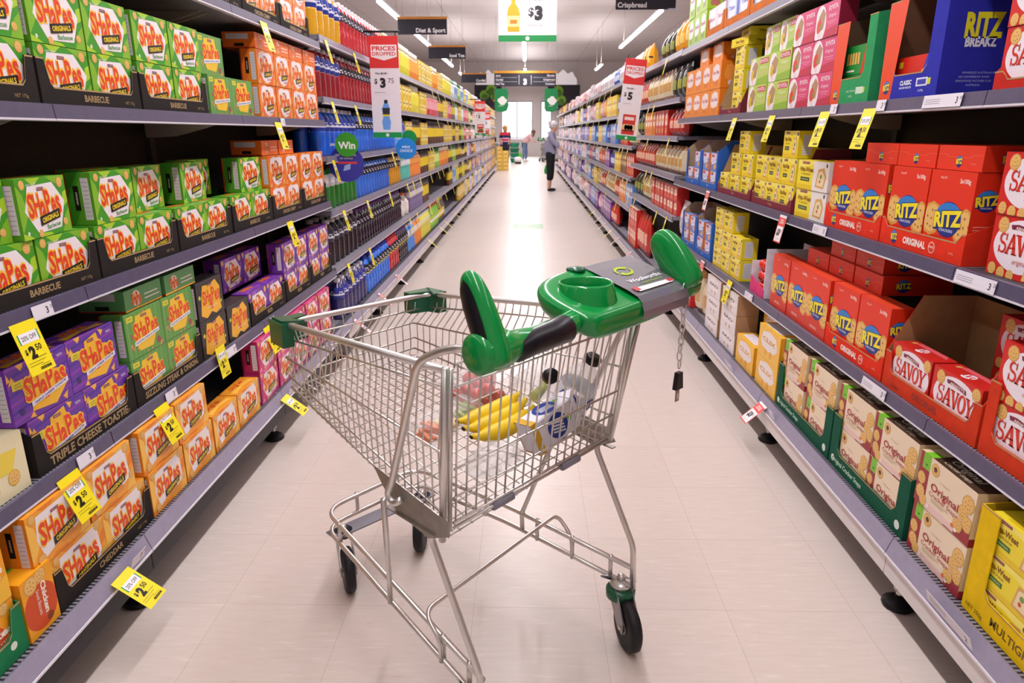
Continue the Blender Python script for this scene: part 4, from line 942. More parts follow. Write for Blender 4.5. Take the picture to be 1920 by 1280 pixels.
# generic packages
def pack_mesh(kind,c1,c2,c3,w,d,h):
    k=(kind,c1,c2,c3,round(w,3),round(d,3),round(h,3))
    if k in _PM: return _PM[k]
    if kind=='box':
        def fr(f): f.rect(0,0,1,1,c1,.4); f.poly([(.12,.45),(.2,.8),(.5,.9),(.8,.8),(.88,.45),(.5,.36)],c2,1); f.disc(.5,.2,.12,c3,1.5,n=10); f.rect(.25,.58,.75,.68,c3,2)
        me=carton('box',w,d,h,c1,fr,flat(c1),flat(c2))
    elif kind=='pouch':
        mb=MB(); vs=[];nx,nz=6,7
        for s in (-1,1):
            for j in range(nz+1):
                for i in range(nx+1):
                    u,v=i/nx*2-1,j/nz; b=(1-u*u)**.6*math.sin(PI*min(1,v*1.02+.06))**.5 if 0<v<1 else .05
                    if j==nz: b=.02
                    vs.append((u*w/2*(1-.12*v),d/2+s*d/2*b*.96,v*h))
        K=(nx+1)*(nz+1); f1=[];f2=[];f3=[]
        for j in range(nz):
            for i in range(nx):
                q=(j*(nx+1)+i,j*(nx+1)+i+1,(j+1)*(nx+1)+i+1,(j+1)*(nx+1)+i)
                (f2 if 2<=j<=3 and 1<=i<=nx-2 else f3 if j in (0,nz-1) else f1).append(q)
                f1.append(tuple(K+x for x in q[::-1]))
        sh=M(c1,rough=.25,spec=.6,coat=.3)
        mb.add(vs,f1,sh,True); mb.add(vs,f2,M(c2,rough=.25,spec=.6,coat=.3),True); mb.add(vs,f3,M(c3,rough=.25,spec=.6,coat=.3),True)
        mb.add([vs[i] for i in range(nx+1)]+[vs[K+i] for i in range(nx+1)],[(i,i+1,nx+2+i,nx+1+i) for i in range(nx)],sh,True)
        me=mb.mesh('pouch')
    else:                                                 # jar or tub
        mb=MB(); r=min(w,d)/2; mb.lathe([(r*.92,0),(r,h*.04),(r,h*.3)],M(c1,rough=.2,coat=.3),10,(0,d/2,0),capt=False); mb.lathe([(r*1.01,h*.3),(r*1.01,h*.68)],M(c2,rough=.4),10,(0,d/2,0),capb=False,capt=False); mb.lathe([(r,h*.68),(r*.8,h*.8)],M(c1,rough=.2,coat=.3),10,(0,d/2,0),capb=False); mb.lathe([(r*.82,h*.8),(r*.82,h)],M(c3,rough=.35),10,(0,d/2,0)); me=mb.mesh('jar')
    _PM[k]=me; return me
CNAME={}
def run(side,lo,hi,z,kind,name,cat,cn,cols,w,h,d,shelf,zone,base=False,rows=1,back=.012):
    n=max(1,int((hi-lo)/w)); st=(hi-lo)/n; me=pack_mesh(kind,*cols,st-.006,d,h)
    key='%s %s'%(cn,name.replace('_',' '))
    for r in range(rows):
        for i in range(n):
            y=lo+st*(i+.5)
            bits='%s, %s%s, %s shelf, %s'%(key,ORD[i]+' in its row' if n>1 else 'single facing',' stacked' if r else '',shelf,zone)
            put(me,name,bits,cat,side,y,z+r*(h+.0012),back+RND.uniform(0,.006),base,key+' row on the '+shelf+' shelf, '+zone)
PAL_L={ # kind, name, category, colour word, colours, width, height share
 'a':('jar','cordial_bottle','bottle','lemon yellow',('d9cf2e','e6dc4a','efe9d6'),.1,.9),'b':('jar','cordial_bottle','bottle','orange',('e8872a','f0a848','efe6d6'),.1,.88),
 'c':('box','juice_carton','carton','yellow',('e6c21e','f2e08a','3a3226'),.17,.8),'d':('jar','iced_tea_bottle','bottle','dark amber',('5a3414','e2c52e','26201c'),.095,.9),
 'e':('jar','juice_bottle','bottle','raspberry red',('c92f3c','e9a6ac','d9c9c0'),.1,.85),'f':('jar','water_bottle','bottle','pale blue',('b6cfe8','7fa0dc','e6e9f0'),.1,.92),
 'g':('jar','juice_bottle','bottle','lime green',('8abf3a','cfe08a','2f7a34'),.1,.9),'h':('jar','water_bottle','bottle','clear greenish',('cfe0d6','e6ece6','8fc0a0'),.12,.88),
 'i':('box','juice_carton','carton','pink and white',('ecdcd8','d98a9a','b54a5a'),.13,.86),'j':('box','juice_carton','carton','cream',('e6dcc2','c9a86a','8a6a3a'),.14,.84),
 'k':('jar','sauce_jar','jar','brown',('6a4224','e0d2ac','2a2420'),.1,.7),'l':('jar','sauce_jar','jar','white lidded pale',('e3ddd0','c9b88a','e9e6e6'),.11,.75),
 'm':('box','juice_carton','carton','purple and orange',('5a3a8a','e08a3a','e9dccc'),.12,.86),'n':('box','juice_carton','carton','lilac white',('e2dce8','b0a0cc','8a7ab0'),.15,.86),
 'o':('jar','oil_bottle','bottle','golden',('d9b040','e6d08a','7a6a2a'),.095,.92),'p':('box','juice_carton','carton','amber',('d99a3a','efd9a0','7a4a1e'),.16,.82)}
PAL_R={
 'a':('box','cracker_box','box','pink',('e9a6b8','f4e3ea','c24a6a'),.13,.82),'b':('pouch','crisp_pouch','packet','golden orange',('f0a31e','f6d26a','e8871a'),.15,.92),
 'c':('pouch','crisp_pouch','packet','olive and black',('3a3a2e','9aa04a','26241f'),.16,.85),'d':('box','biscuit_box','box','bright red',('cf2f2a','f0d8cc','e8b04a'),.12,.85),
 'e':('pouch','biscuit_packet','packet','deep blue',('2a4fb0','c9d6f0','1f3a8a'),.14,.85),'f':('pouch','biscuit_packet','packet','silver white',('e6e2e8','c9b8c0','d9d4da'),.13,.85),
 'g':('box','biscuit_box','box','yellow',('ecc92e','f4e69a','c9762a'),.14,.8),'h':('pouch','biscuit_packet','packet','cream and tan',('e3d3ae','c99a5a','b57a3a'),.14,.85),
 'i':('box','biscuit_box','box','purple',('7a3fa0','d9c2e6','c9a05a'),.13,.82),'j':('pouch','biscuit_packet','packet','red foil',('c9382e','f0b8a0','a8281f'),.14,.85),
 'k':('box','biscuit_box','box','white',('ece6e8','d9a0a8','9a8a9a'),.13,.84),'l':('pouch','biscuit_packet','packet','pink film',('e2a0a8','f2dada','c96a7a'),.13,.85),
 'm':('box','biscuit_box','box','brown',('8a5634','d9b88a','5a3420'),.12,.84),'n':('box','biscuit_box','box','sky blue',('6a9ae0','e6eef8','d99a4a'),.13,.84),'o':('box','biscuit_box','box','orange',('ee8a2a','f6e2d0','c95a2a'),.13,.84)}
def fill(side,z,gap,lo,hi,code,pal,shelf,zone,base=False,wk=1.,rows=1):
    n=len(code); st=(hi-lo)/n
    for i,ch in enumerate(code):
        if ch=='.': continue
        kind,name,cat,cn,cols,w,hs=pal[ch]
        h=gap*hs; a,b=lo+i*st+.012,lo+(i+1)*st-.012
        q='%s %s bay'%('drinks' if side=='L' else 'biscuit',zone)
        if n>1: q+=' %s'%('near half' if i==0 else 'far half' if i==n-1 else 'middle' if n==3 else ORD[i])
        rr=1; hh=h
        if kind=='box' and h>.22 and ch in 'cgadnok': rr=2 if lo<(7 if side=='R' else 12) else 1; hh=h/rr-.002
        run(side,a,b,z+.0012,kind,name,cat,cn,cols,w*wk,hh,min(.12,w*.8),shelf,q,base,rr)
LROW={ # six shelves, bottom first; one string per bay
 5:['.','.','.','.','c','a'],6:['.','.','.','.','ac','bc'],7:['.','.','.','d','e','cb'],8:['.','.','b','dc','dc','ca'],9:['.','df','dg','cd','ed','ah'],10:['o','ad','dd','cd','hc','fg'],
 11:['jo','ad','kd','ge','he','fc'],12:['no','ko','nm','le','eg','fa'],13:['nf','ml','kb','lh','ki','jb'],14:['jn','mb','ln','kl','lj','bf'],15:['fo','nm','nl','il','ai','ib'],16:['on','ln','il','nk','in','ij'],
 17:['ip','pn','ln','ni','ij','ii'],18:['pj','np','in','jl','oi','ji'],19:['np','jn','pi','pj','jp','pi'],20:['pp','pj','jp','pp','jc','pc'],21:['jp','pc','pp','jp','pc','cp'],22:['pc','cp','pp','cp','pp','cc']}
RROW={
 4:['.','dd','hh','jd','ch','bc'],5:['jd','hc','jj','oc','hj','.b'],6:['.','no','dm','hd','en','fa'],7:['ji','jh','ge','en','eg','fe'],8:['il','hj','ij','en','gb','ff'],9:['in','hg','jf','ge','lg','fl'],10:['ik','hn','ej','ng','fl','fk'],
 11:['fl','hf','ek','in','kj','lf'],12:['kf','ei','kn','ie','ek','jl'],13:['fk','he','ik','kn','fg','fl'],14:['lf','kf','nf','jk','kl','kf'],15:['ik','fh','ki','lk','lf','jk'],16:['kl','if','fk','kn','kl','ml'],
 17:['fi','kl','ik','fl','ke','fm'],18:['lk','fk','ki','lf','kl','of'],19:['kf','li','fk','kl','fm','gm'],20:['fl','kl','lf','ki','mf','mm'],21:['kl','fk','kf','fk','ml','mo']}
def farstock():
    for b,rows in LROW.items():
        if b+1>=len(LJ): continue
        lo,hi=LJ[b],LJ[b+1]; zs=[.2535]+LT2; gaps=[.34,.33,.30,.32,.32,.32]
        st=(8.92 if b==6 else lo)
        if b==3: continue
        for k,code in enumerate(rows):
            a,c=lo,hi
            if b==5: a=max(a,7.02)
            if b==5 and k==4: a=6.82
            if code=='.' : continue
            fill('L',zs[k],gaps[k],a,c,code,PAL_L,SHN[k],ORD[b],k==0,1.0 if b<10 else 1.35 if b<15 else 1.8)
    for b,rows in RROW.items():
        if b+1>=len(RJ): continue
        lo,hi=RJ[b],RJ[b+1]; zs=[.2535]+(RT2 if b<6 else RT3); gaps=[.48 if b<6 else .32]+([.27,.26,.25,.30,.27] if b<6 else [.3,.3,.31,.34,.27])
        for k,code in enumerate(rows):
            fill('R',zs[k],gaps[k],lo,hi,code,PAL_R,SHN[k],ORD[b],k==0,1.0 if b<8 else 1.5 if b<13 else 2.3)
    fill('L',.615,.33,8.62,9.2,'d',PAL_L,'second','seventh'); fill('L',.975,.3,8.52,9.2,'d',PAL_L,'third','seventh'); fill('L',.975,.3,9.2,10.4,'cg',PAL_L,'third','eighth'); fill('L',1.305,.32,7.52,8.0,'c',PAL_L,'fourth','sixth'); fill('L',1.305,.32,8.0,9.2,'dc',PAL_L,'fourth','seventh')
    # the gap between the last near bay and the first tall-shelf bay on the biscuit side
    fill('R',.2535,.34,4.43,5.65,'hdd',PAL_R,'bottom','fourth',True)
    fill('R',.649,.34,5.39,5.66,'f',PAL_R,'second','fourth')
# tickets and signs
def ticket_mesh(kind,w=.088,h=.118):
    k=('tk',kind,w,h)
    if k in _PM: return _PM[k]
    mb=MB(); Y='f4e11e' if kind!='red' else 'f2eaec'
    mb.box(-w/2,-.0007,-h,w/2,0,.012,M(Y,rough=.4))
    f=Face(mb,(-w/2,-.0007,-h),(1,0,0),(0,0,1),w,h)
    if kind in ('20% OFF','33% OFF','SPECIAL'):
        f.rect(.1,.66,.9,.88,'2f9a5a',1); f.rect(.15,.66,.85,.88,'f2eef2',1.6); f.text(kind,.5,.77,.1,'26222a',2.4,bold=.01,fit=.58)
        f.text('$',.18,.5,.11,'1c1a12',2,bold=.03); f.text('2',.4,.46,.24,'1c1a12',2,bold=.07); f.text('50',.68,.53,.13,'1c1a12',2,bold=.02)
        f.rect(.5,.32,.85,.335,'8a8018',2); f.rect(.08,.25,.75,.26,'6a6214',2); f.rect(.08,.19,.6,.2,'6a6214',2)
        for i in range(13): f.rect(.42+.035*i,.06,.44+.035*i+.006*(i%3),.12,'3a3510',2)
        f.rect(.5,.15,.85,.16,'8a8018',2)
    elif kind=='red':
        f.rect(0,0,1,1,'e2463f',.6); f.rect(.06,.05,.94,.66,'f2eef2',1); f.text('PRICES',.5,.9,.08,'f6e6e6',2,bold=.03,fit=.5); f.text('DROPPED',.5,.8,.08,'f6e6e6',2,bold=.03,fit=.6); f.text('$3',.42,.42,.24,'26222a',2,bold=.06); f.text('20',.72,.48,.13,'26222a',2); f.rect(.14,.16,.86,.17,'8a8088',2); f.rect(.14,.1,.6,.11,'8a8088',2)
    else:
        f.rect(.1,.6,.9,.85,'f0ecf0',1); f.rect(.3,.3,.7,.52,'3a3510',1)
    _PM[k]=mb.mesh('price_ticket'); return _PM[k]
def ticket(side,y,z,kind,label,tilt=-6,base=False,s=1.,grp='shelf price tickets'):
    X=(BL if base else XL) if side=='L' else (BR if base else XR); sg=1 if side=='L' else -1
    o=link('price_ticket',ticket_mesh(kind),None,(X+sg*(.0205 if not base else .0125),y,z)); o.rotation_euler=(math.radians(tilt if base else tilt*2.1),0,PI/2 if side=='L' else -PI/2); o.scale=(s,s,s)
    return tag(o,label,'price ticket',grp)
def plabel(side,y,z,txt,label,wide=.06,base=False):
    k=('pl',txt,wide)
    if k not in _PM:
        mb=MB(); mb.box(-wide/2,-.0008,-.018,wide/2,0,.017,M('e3dfe9',rough=.4)); f=Face(mb,(-wide/2,-.0008,-.018),(1,0,0),(0,0,1),wide,.035)
        f.text(txt[0],1-.3*.06/wide*1.2,.5,.5,'2a2730',1,bold=.02); f.text(txt[1:],1-.3*.06/wide*1.2+.018/wide,.66,.25,'2a2730',1) if len(txt)>1 else None
        for i in range(3): f.rect(.06,.62-.16*i,.06+.4*min(1,wide/.1),.66-.16*i,'8a8494',1) if wide>.08 else None
        _PM[k]=mb.mesh('shelf_label')
    X=(BL if base else XL) if side=='L' else (BR if base else XR); sg=1 if side=='L' else -1
    o=link('shelf_label',_PM[k],None,(X+sg*(.0178 if not base else .0125),y,z)); o.rotation_euler=(math.radians(-7 if not base else 19),0,PI/2 if side=='L' else -PI/2)
    return tag(o,label,'shelf label','white shelf labels')
# ---------------------------------------------------------------- the trolley; local axes: x forwards, y to its own left, z up
CO=Vector((.10767775,1.52251955,0)); CA=math.radians(136.)
def lv(a,b,t): return tuple(a[i]*(1-t)+b[i]*t for i in range(3))
def V(u,v,z): return (u,-v,z)
def CW(u,v,z):
    f=(math.cos(CA),math.sin(CA)); return Vector((CO.x+u*f[0]+v*f[1],CO.y+u*f[1]-v*f[0],z))
def trolley():
    S=M('dad6d2',rough=.3,metal=.85,noise=.05,nscale=14); SD_=M('a8a39c',rough=.4,metal=.8,noise=.1); G=PLAST('0c8a3e',.16); G2=PLAST('0b5a3c',.3); BK=M('121118',rough=.32,spec=.5)
    GY=M('8d8a98',rough=.5)
    r=empty('shopping_trolley','steel wire shopping trolley with green handle standing in the aisle','shopping trolley',CO,CA)
    L=[V(.871,-.267,.920),V(.867,-.255,.872),V(.924,-.240,.798),V(.919,-.238,.740),V(.918,-.235,.703)]
    R=[V(.871,.267,.922),V(.867,.255,.879),V(.924,.238,.815),V(.919,.236,.764),V(.918,.234,.726)]
    LR=[V(.05,-.333,.993),V(.057,-.331,.955),V(.079,-.327,.801),V(.097,-.311,.638),V(.101,-.309,.591)]
    RR=[V(.05,.331,.994),V(.057,.330,.958),V(.079,.320,.835),V(.097,.298,.693),V(.101,.294,.653)]
    FL,FR,BL_,BR_=V(.90,-.222,.688),V(.90,.222,.708),V(.10,-.298,.576),V(.10,.286,.636)
    mb=MB(); mb.tube(fillet([LR[0],L[0],R[0],RR[0]],.05),.0088,S,10); mb.build('basket_rim',r)
    # sides: ring wires and uprights that curl under
    for nm,F,B_,f0,b0 in (('side_panel',L,LR,FL,BL_),('side_panel',R,RR,FR,BR_)):
        mb=MB()
        for k in range(1,5): mb.tube([F[k],B_[k]],.0031 if k<4 else .0036,S,6)
        n=27
        for i in range(n):
            t=(i+.6)/n; P=[lv(F[k],B_[k],t) for k in (0,1,2,3,4)]; b=lv(f0,b0,t)
            mid=(P[4][0],P[4][1]*.99,b[2]+.004)
            mb.tube([P[0],P[1],P[2],P[3],P[4],mid,(b[0],b[1]*.93,b[2])],.0021,S,5)
        mb.build(nm,r)
    mb=MB()
    for k in range(1,5): mb.tube([L[k],R[k]],.0031,S,6)
    for i in range(15):
        s=(i+.5)/15; P=[lv(L[k],R[k],s) for k in range(5)]; b=lv(FL,FR,s); mb.tube(P+[(b[0]+.012,b[1],b[2]+.004),(b[0]-.03,b[1],b[2])],.0021,S,5)
    mb.build('nose_panel',r)
    mb=MB()
    for i in range(21):
        t=i/20; a,b=lv(FL,BL_,t),lv(FR,BR_,t); mb.tube([a,b],.0018,S,5)
    for i in range(17):
        s=i/16; a,b=lv(FL,FR,s),lv(BL_,BR_,s); mb.tube([(a[0],a[1],a[2]-.0036),(b[0],b[1],b[2]-.0036)],.0018,S,5)
    mb.build('floor_panel',r)
    # rear gate, hinged at the rim
    TL,TR,ML,MR,GL,GR_=V(.055,-.316,.999),V(.055,.313,1.016),V(.102,-.285,.751),V(.102,.277,.785),V(.096,-.298,.594),V(.096,.289,.63)
    mb=MB()
    pt=lambda s,k: lv(lv(TL,TR,s),lv(GL,GR_,s),k)
    for k,rr in ((.0,.0034),(.13,.0034),(.62,.0034),(.80,.003),(.965,.0045),(1.0,.0045)):
        a,b=pt(.02,k),pt(.98,k); mb.tube([a,b],rr,S,6)
    for i in range(19):
        s=.03+.94*i/18; a,b=pt(s,-.0),pt(s,.97); mb.tube([(a[0]+.012,a[1],a[2]-.012),(a[0]+.006,a[1],a[2]+.004),a,b],.0025,S,6)
    for s in (.0,1.): mb.tube([pt(s,.02),pt(s,1.)],.0055,S,8)
    g=mb.build('rear_gate',r)
    for s in (.28,.70):
        mb=MB(); a,b=pt(s-.055,1.0),pt(s+.055,1.0); mb.tube([a,b],.0125,GY,10); mb.build('hinge_sleeve',g)
    # posts at the back of the basket
    for (a,b) in ((V(.048,-.336,1.0),V(.105,-.312,.57)),(V(.048,.334,1.01),V(.105,.298,.62))):
        mb=MB(); mb.tube([a,b],.0085,S,10); mb.build('corner_post',r)
    # side arms: hook under the basket, up past the rim, back to the handle
    for s,zz in ((-1,0),(1,.0)):
        mb=MB()
        P=[V(.215,s*.342,.640),V(.238,s*.348,.622),V(.258,s*.35,.645),V(.24,s*.349,.672),V(.09,s*.372,1.012),V(.02,s*.36,1.05),V(-.06,s*.345,1.07)]
        mb.tube(fillet(P,.03,4),.0088,S,10); mb.build('side_arm',r)
    # angle brackets carrying the basket
    for s in (-1,1):
        mb=MB(); P=[(.344,.680),(.06,.640 if s<0 else .655),(.06,.606),(.133,.570),(.254,.588),(.310,.640)]
        if s>0: P=[(.302,.640),(.251,.655),(.13,.640),(.105,.604),(.177,.566),(.290,.588)]
        mb.prism(P,V(0,s*.326,0),(1,0,0),(0,0,1),(0,.003,0),SD_); mb.prism([(.11,-.318*s),(.29,-.322*s),(.29,-.335*s),(.11,-.335*s)],(0,0,.586 if s<0 else .582),(1,0,0),(0,1,0),(0,0,.003),SD_)
        f=Face(mb,V(.28,s*.326 if s>0 else -.3295,.592),(-1,0,0) if s<0 else (-1,0,0),(0,0,1),.2,.04)
        mb.build('angle_bracket',r)
    # legs
    for s in (-1,1):
        mb=MB(); P=[V(.158,s*.312,.60),V(.157,s*.306,.57),V(.008,s*.30,.318),V(0,s*.297,.186)]
        if s<0: P=[V(.15,-.318,.60),V(.155,-.305,.55),V(0,-.30,.262),V(-.005,-.297,.186)]
        mb.tube(fillet(P,.02,3),.0085,S,10); mb.build('rear_leg',r)
    mb=MB(); mb.tube([V(.306,-.33,.60),V(.44,-.238,.25),V(.44,-.24,.186)],.0075,S,8); mb.build('front_leg',r)
    mb=MB(); mb.tube([V(.306,.33,.62),V(.44,.287,.25),V(.44,.29,.186)],.0075,S,8); mb.build('front_leg',r)
    # double rail
    rail=lambda z,e: fillet([V(-.008,-.297-e,z),V(.915,-.160-e,z),V(.945,.236+e,z),V(.49,.286+e,z),V(.008,.297+e,z)],.075,6)
    for z,e in ((.25,0.),(.186,.004)):
        mb=MB(); mb.tube(rail(z,e),.0075,S,10); mb.build('frame_rail',r)
    def onrail(p,q,t): return lv(p,q,t)
    for p in (V(.05,-.288,.25),V(.166,-.272,.25),V(.80,-.178,.25),V(.93,-.03,.25),V(.60,.275,.25),V(.372,.289,.25),V(.226,.292,.25),V(.081,.296,.25)):
        mb=MB(); mb.tube([(p[0],p[1],.258),(p[0],p[1],.18)],.0065,S,8); mb.build('rail_post',r)
    mb=MB(); mb.tube(fillet([V(.159,-.286,.19),V(.159,-.286,.25),V(.225,-.283,.30),V(.300,.303,.30),V(.236,.298,.25),V(.23,.298,.19)],.035,5),.0062,S,8); mb.build('cross_bar',r)
    mb=MB(); mb.box(.83,-.235,.181,.89,.178,.186,M('8c8b95',rough=.45,metal=.6)); mb.lathe([(.012,0),(.012,.012),(.006,.018)],S,6,V(.862,-.13,.186)); mb.lathe([(.012,0),(.012,.012),(.006,.018)],S,6,V(.862,.20,.186)); mb.build('castor_plate',r)
    for s in (-1,1):
        mb=MB(); mb.prism([(.0,s*-.30),(.085,s*-.292),(.10,s*-.275),(.01,s*-.33)],(0,0,.185),(1,0,0),(0,1,0),(0,0,.006),M('a8a6a8',rough=.4,metal=.7)); mb.lathe([(.013,0),(.013,.012),(.006,.018)],S,6,V(.045,s*.302,.191)); mb.build('castor_plate',r)
    # castors: swivel point, contact point
    ca,sa=math.cos(-CA),math.sin(-CA)
    for k,(sw,ct,col) in enumerate((((.045,.302),(.002,.277),True),((.045,-.302),(.010,-.268),True),((.862,-.13),(.813,-.152),False),((.862,.20),(.83,.165),False))):
        o=bpy.data.objects.new('castor',None); COL.objects.link(o); o.parent=r; o.location=V(sw[0],sw[1],0)
        hd=math.atan2(-(ct[1]-sw[1]),ct[0]-sw[0]); o.rotation_euler=(0,0,hd); tr=math.hypot(ct[0]-sw[0],ct[1]-sw[1])+.012
        wr=.0755
        mb=MB(); mb.lathe([(.03,.186),(.032,.178),(.03,.166)],S,14)
        for s in (-1,1): mb.prism([(-.03,.168),(.03,.168),(tr+.02,.10),(tr+.018,.062),(tr-.015,.062),(-.022,.13)],(0,s*.024-.002,0),(1,0,0),(0,0,1),(0,.004,0),M('a5a2a4',rough=.35,metal=.85))
        mb.lathe([(.006,-.03),(.006,.03)],S,8)
        n0=len(mb.v)-16
        for i in range(n0,len(mb.v)): x,y,z=mb.v[i]; mb.v[i]=(x+tr,z,y+wr)
        mb.build('fork',o)
        def spin(prof,m,nm,n=28):
            q=MB(); q.lathe(prof,m,n)
            q.v=[(x+tr,z,y+wr) for x,y,z in q.v]; q.build(nm,o)
        spin([(.052,-.017),(.066,-.017),(.0735,-.012),(wr,-.004),(wr,.004),(.0735,.012),(.066,.017),(.052,.017)],M('1b191e',rough=.55),'tyre')
        spin([(.004,-.013),(.02,-.018),(.026,-.012),(.05,-.0115),(.053,-.016),(.053,.016),(.05,.0115),(.026,.012),(.02,.018),(.004,.013)],M('c9c4c0',rough=.4),'hub')
        if col:
            q=MB(); q.lathe([(.036,.132),(.043,.137),(.044,.16),(.038,.167)],G2,20); q.build('green_collar',o)
    # green corner guards on the nose
    for s in (-1,1):
        mb=MB(); z0,z1=.862,.932; e=lambda u,v,z: V(u,s*v,z)
        mb.prism([(.905,-s*.292),(.815,-s*.300),(.815,-s*.264),(.858,-s*.252),(.872,-s*.19),(.905,-s*.19)] if 1 else [],(0,0,z0+(.0 if s<0 else .003)),(1,0,0),(0,1,0),(0,0,z1-z0),G2)
        mb.prism([(.90,-s*.285),(.83,-s*.29),(.80,-s*.25),(.80,-s*.235)],(0,0,z1+.0005),(1,0,0),(0,1,0),(0,0,.006),G2)
        mb.build('corner_guard',r)
    # handle
    h=bpy.data.objects.new('handle',None); COL.objects.link(h); h.parent=r
    def sweep(path,rads,m,nm,par,flat=1.,axis=None,n=16):
        q=MB(); q.tube(path,rads,m,n); return q.build(nm,par)
    mb=MB(); mb.tube([V(-.066,-.362,1.057),V(-.066,-.355,1.057),V(-.064,-.29,1.056),V(-.062,-.27,1.052),V(-.06,-.20,1.056),V(-.058,-.12,1.058),V(-.052,-.08,1.058),V(-.03,-.04,1.058),V(-.045,.29,1.072),V(-.062,.33,1.079),V(-.064,.375,1.086),V(-.064,.382,1.086)],[.032,.040,.041,.033,.024,.025,.028,.026,.02,.034,.036,.03],G,20); mb.build('handle_bar',h)
    mb=MB(); mb.tube([V(-.068,-.265,1.048),V(-.068,-.255,1.048),V(-.067,-.21,1.051),V(-.066,-.15,1.055),V(-.064,-.105,1.058),V(-.062,-.095,1.059)],[.02,.0285,.0275,.0285,.0305,.024],BK,18); mb.build('grip',h)
    # console
    zc=lambda u,v:1.088+.27*(u+.06)+.03*(v-.12)
    def outline(dz,g_):
        P=[(-.088,-.034),(-.092,.0),(-.092,.10),(-.09,.22),(-.082,.30),(-.06,.335),(0,.345),(.06,.335),(.092,.30),(.10,.2),(.10,.08),(.092,.0),(.07,-.045),(.03,-.064),(-.02,-.06),(-.065,-.048)]
        cx,cy=.0,.13; return [V(cx+(u-cx)*g_,cy+(v-cy)*g_,zc(u,v)+dz) for u,v in P]
    mb=MB(); rings=[outline(-.058,.84),outline(-.058,.9),outline(-.045,1.0),outline(-.02,1.04),outline(-.008,1.04),outline(.001,.99),outline(.004,.9),outline(.004,.8)]; k=16; nr=len(rings); vs=[p for ring in rings for p in ring]
    fs=[(i*k+j,i*k+(j+1)%k,(i+1)*k+(j+1)%k,(i+1)*k+j) for i in range(nr-1) for j in range(k)]+[tuple(range(k))[::-1],tuple((nr-1)*k+j for j in range(k))]
    mb.add(vs,[f[::-1] for f in fs],G,True); c=mb.build('console',h)
    bm=bmesh.new(); bm.from_mesh(c.data); bmesh.ops.recalc_face_normals(bm,faces=bm.faces); bm.to_mesh(c.data); bm.free()
    sb=c.modifiers.new('soft','SUBSURF'); sb.levels=2; sb.render_levels=2
    cx,cv=.002,.042; zr=1.1275
    q=MB(); q.lathe([(.0575,1.04),(.0575,1.3)],G,40,V(cx,cv,0)); cut=q.build('cutter'); cut.parent=h
    bo=c.modifiers.new('hole','BOOLEAN'); bo.object=cut; bo.operation='DIFFERENCE'; bo.solver='EXACT'
    bpy.context.view_layer.update(); dg=bpy.context.evaluated_depsgraph_get(); nm_=bpy.data.meshes.new_from_object(c.evaluated_get(dg)); c.modifiers.clear(); c.data=nm_
    nm_.polygons.foreach_set('use_smooth',[True]*len(nm_.polygons)); bpy.data.objects.remove(cut)
    mb=MB(); prof=[(.078,1.07-zr),(.070,-.03),(.0625,-.004),(.060,.0),(.0575,-.003),(.0555,-.02),(.0525,-.072),(.0,-.074)]
    mb.lathe(prof,G,40,V(cx,cv,zr),capb=False,capt=False); mb.build('cup_holder',h)
    mb=MB(); zt=lambda u,v:zc(u,v)+.0115
    uu=[-.1,-.1005,-.094,-.08,-.05,.0,.05,.085,.1,.106]; zz=[-.05,-.03,-.012,-.003,0,0,0,-.002,-.012,-.03]
    for a in range(9):
        mb.add([V(uu[a],.128,zt(uu[a],.128)+zz[a]),V(uu[a],.318,zt(uu[a],.318)+zz[a]),V(uu[a+1],.318,zt(uu[a+1],.318)+zz[a+1]),V(uu[a+1],.128,zt(uu[a+1],.128)+zz[a+1])],[(0,1,2,3)],M('77757c',rough=.12,spec=.6,coat=.6))
    dp=mb.build('display_panel',h)
    mb=MB(); f=Face(mb,V(-.075,.14,zt(-.075,.14)+.0015),(0,-1,.03),(1,0,.27),.165,.145)
    n=24; gl='a9c22e'
    for q in range(2):
        P1=[];P2=[]
        for i in range(13):
            t=PI*(i/12*.95+q)+.5; rr=.24; P1.append((.42+rr*.75*math.cos(t),.66+rr*.62*math.sin(t))); P2.append((.42+rr*.75*(.45+.4*i/12)*math.cos(t),.66+rr*.62*(.45+.4*i/12)*math.sin(t)))
        f.poly(P1+P2[::-1],gl,1)
    f.text('Woolworths',.55,.34,.11,'e9e6ea',1,bold=.02,fit=.78); f.text('supermarket',.6,.22,.05,gl,1,fit=.5)
    f.poly([(.06,.02),(.9,.02),(.86,.12),(.1,.14)],'efe9ee',1); f.rect(.02,.05,.14,.16,'c9505a',1.2); f.rect(.82,.04,.96,.14,'c9505a',1.2)
    mb.build('printed_logo',dp)
    mb=MB(); mb.lathe([(.02,0),(.024,.004),(.022,.01),(.0,.012)],G2,18,V(.085,.105,zc(.085,.105)+.002)); mb.build('button',h)
    # horns at both ends
    for s,(u0,z0),(u1,z1) in ((-1,(-.096,1.030),(-.014,1.204)),(1,(-.098,1.082),(.012,1.210))):
        D=Vector((u1-u0,z1-z0)); LN=D.length; D.normalize(); N2=Vector((D.y,-D.x))
        tt=[0,.08,.25,.45,.65,.8,.9,.96,1.]; wd=[.022,.03,.034,.036,.035,.031,.025,.018,.006]; th=[.026,.031,.029,.027,.025,.022,.018,.013,.005]
        if s>0: wd=[x*1.35 for x in wd]; th=[x*1.1 for x in th]
        n=18; vs=[]
        def sec(t): 
            for i in range(len(tt)-1):
                if t<=tt[i+1]: q=(t-tt[i])/(tt[i+1]-tt[i]); return wd[i]*(1-q)+wd[i+1]*q, th[i]*(1-q)+th[i+1]*q
            return wd[-1],th[-1]
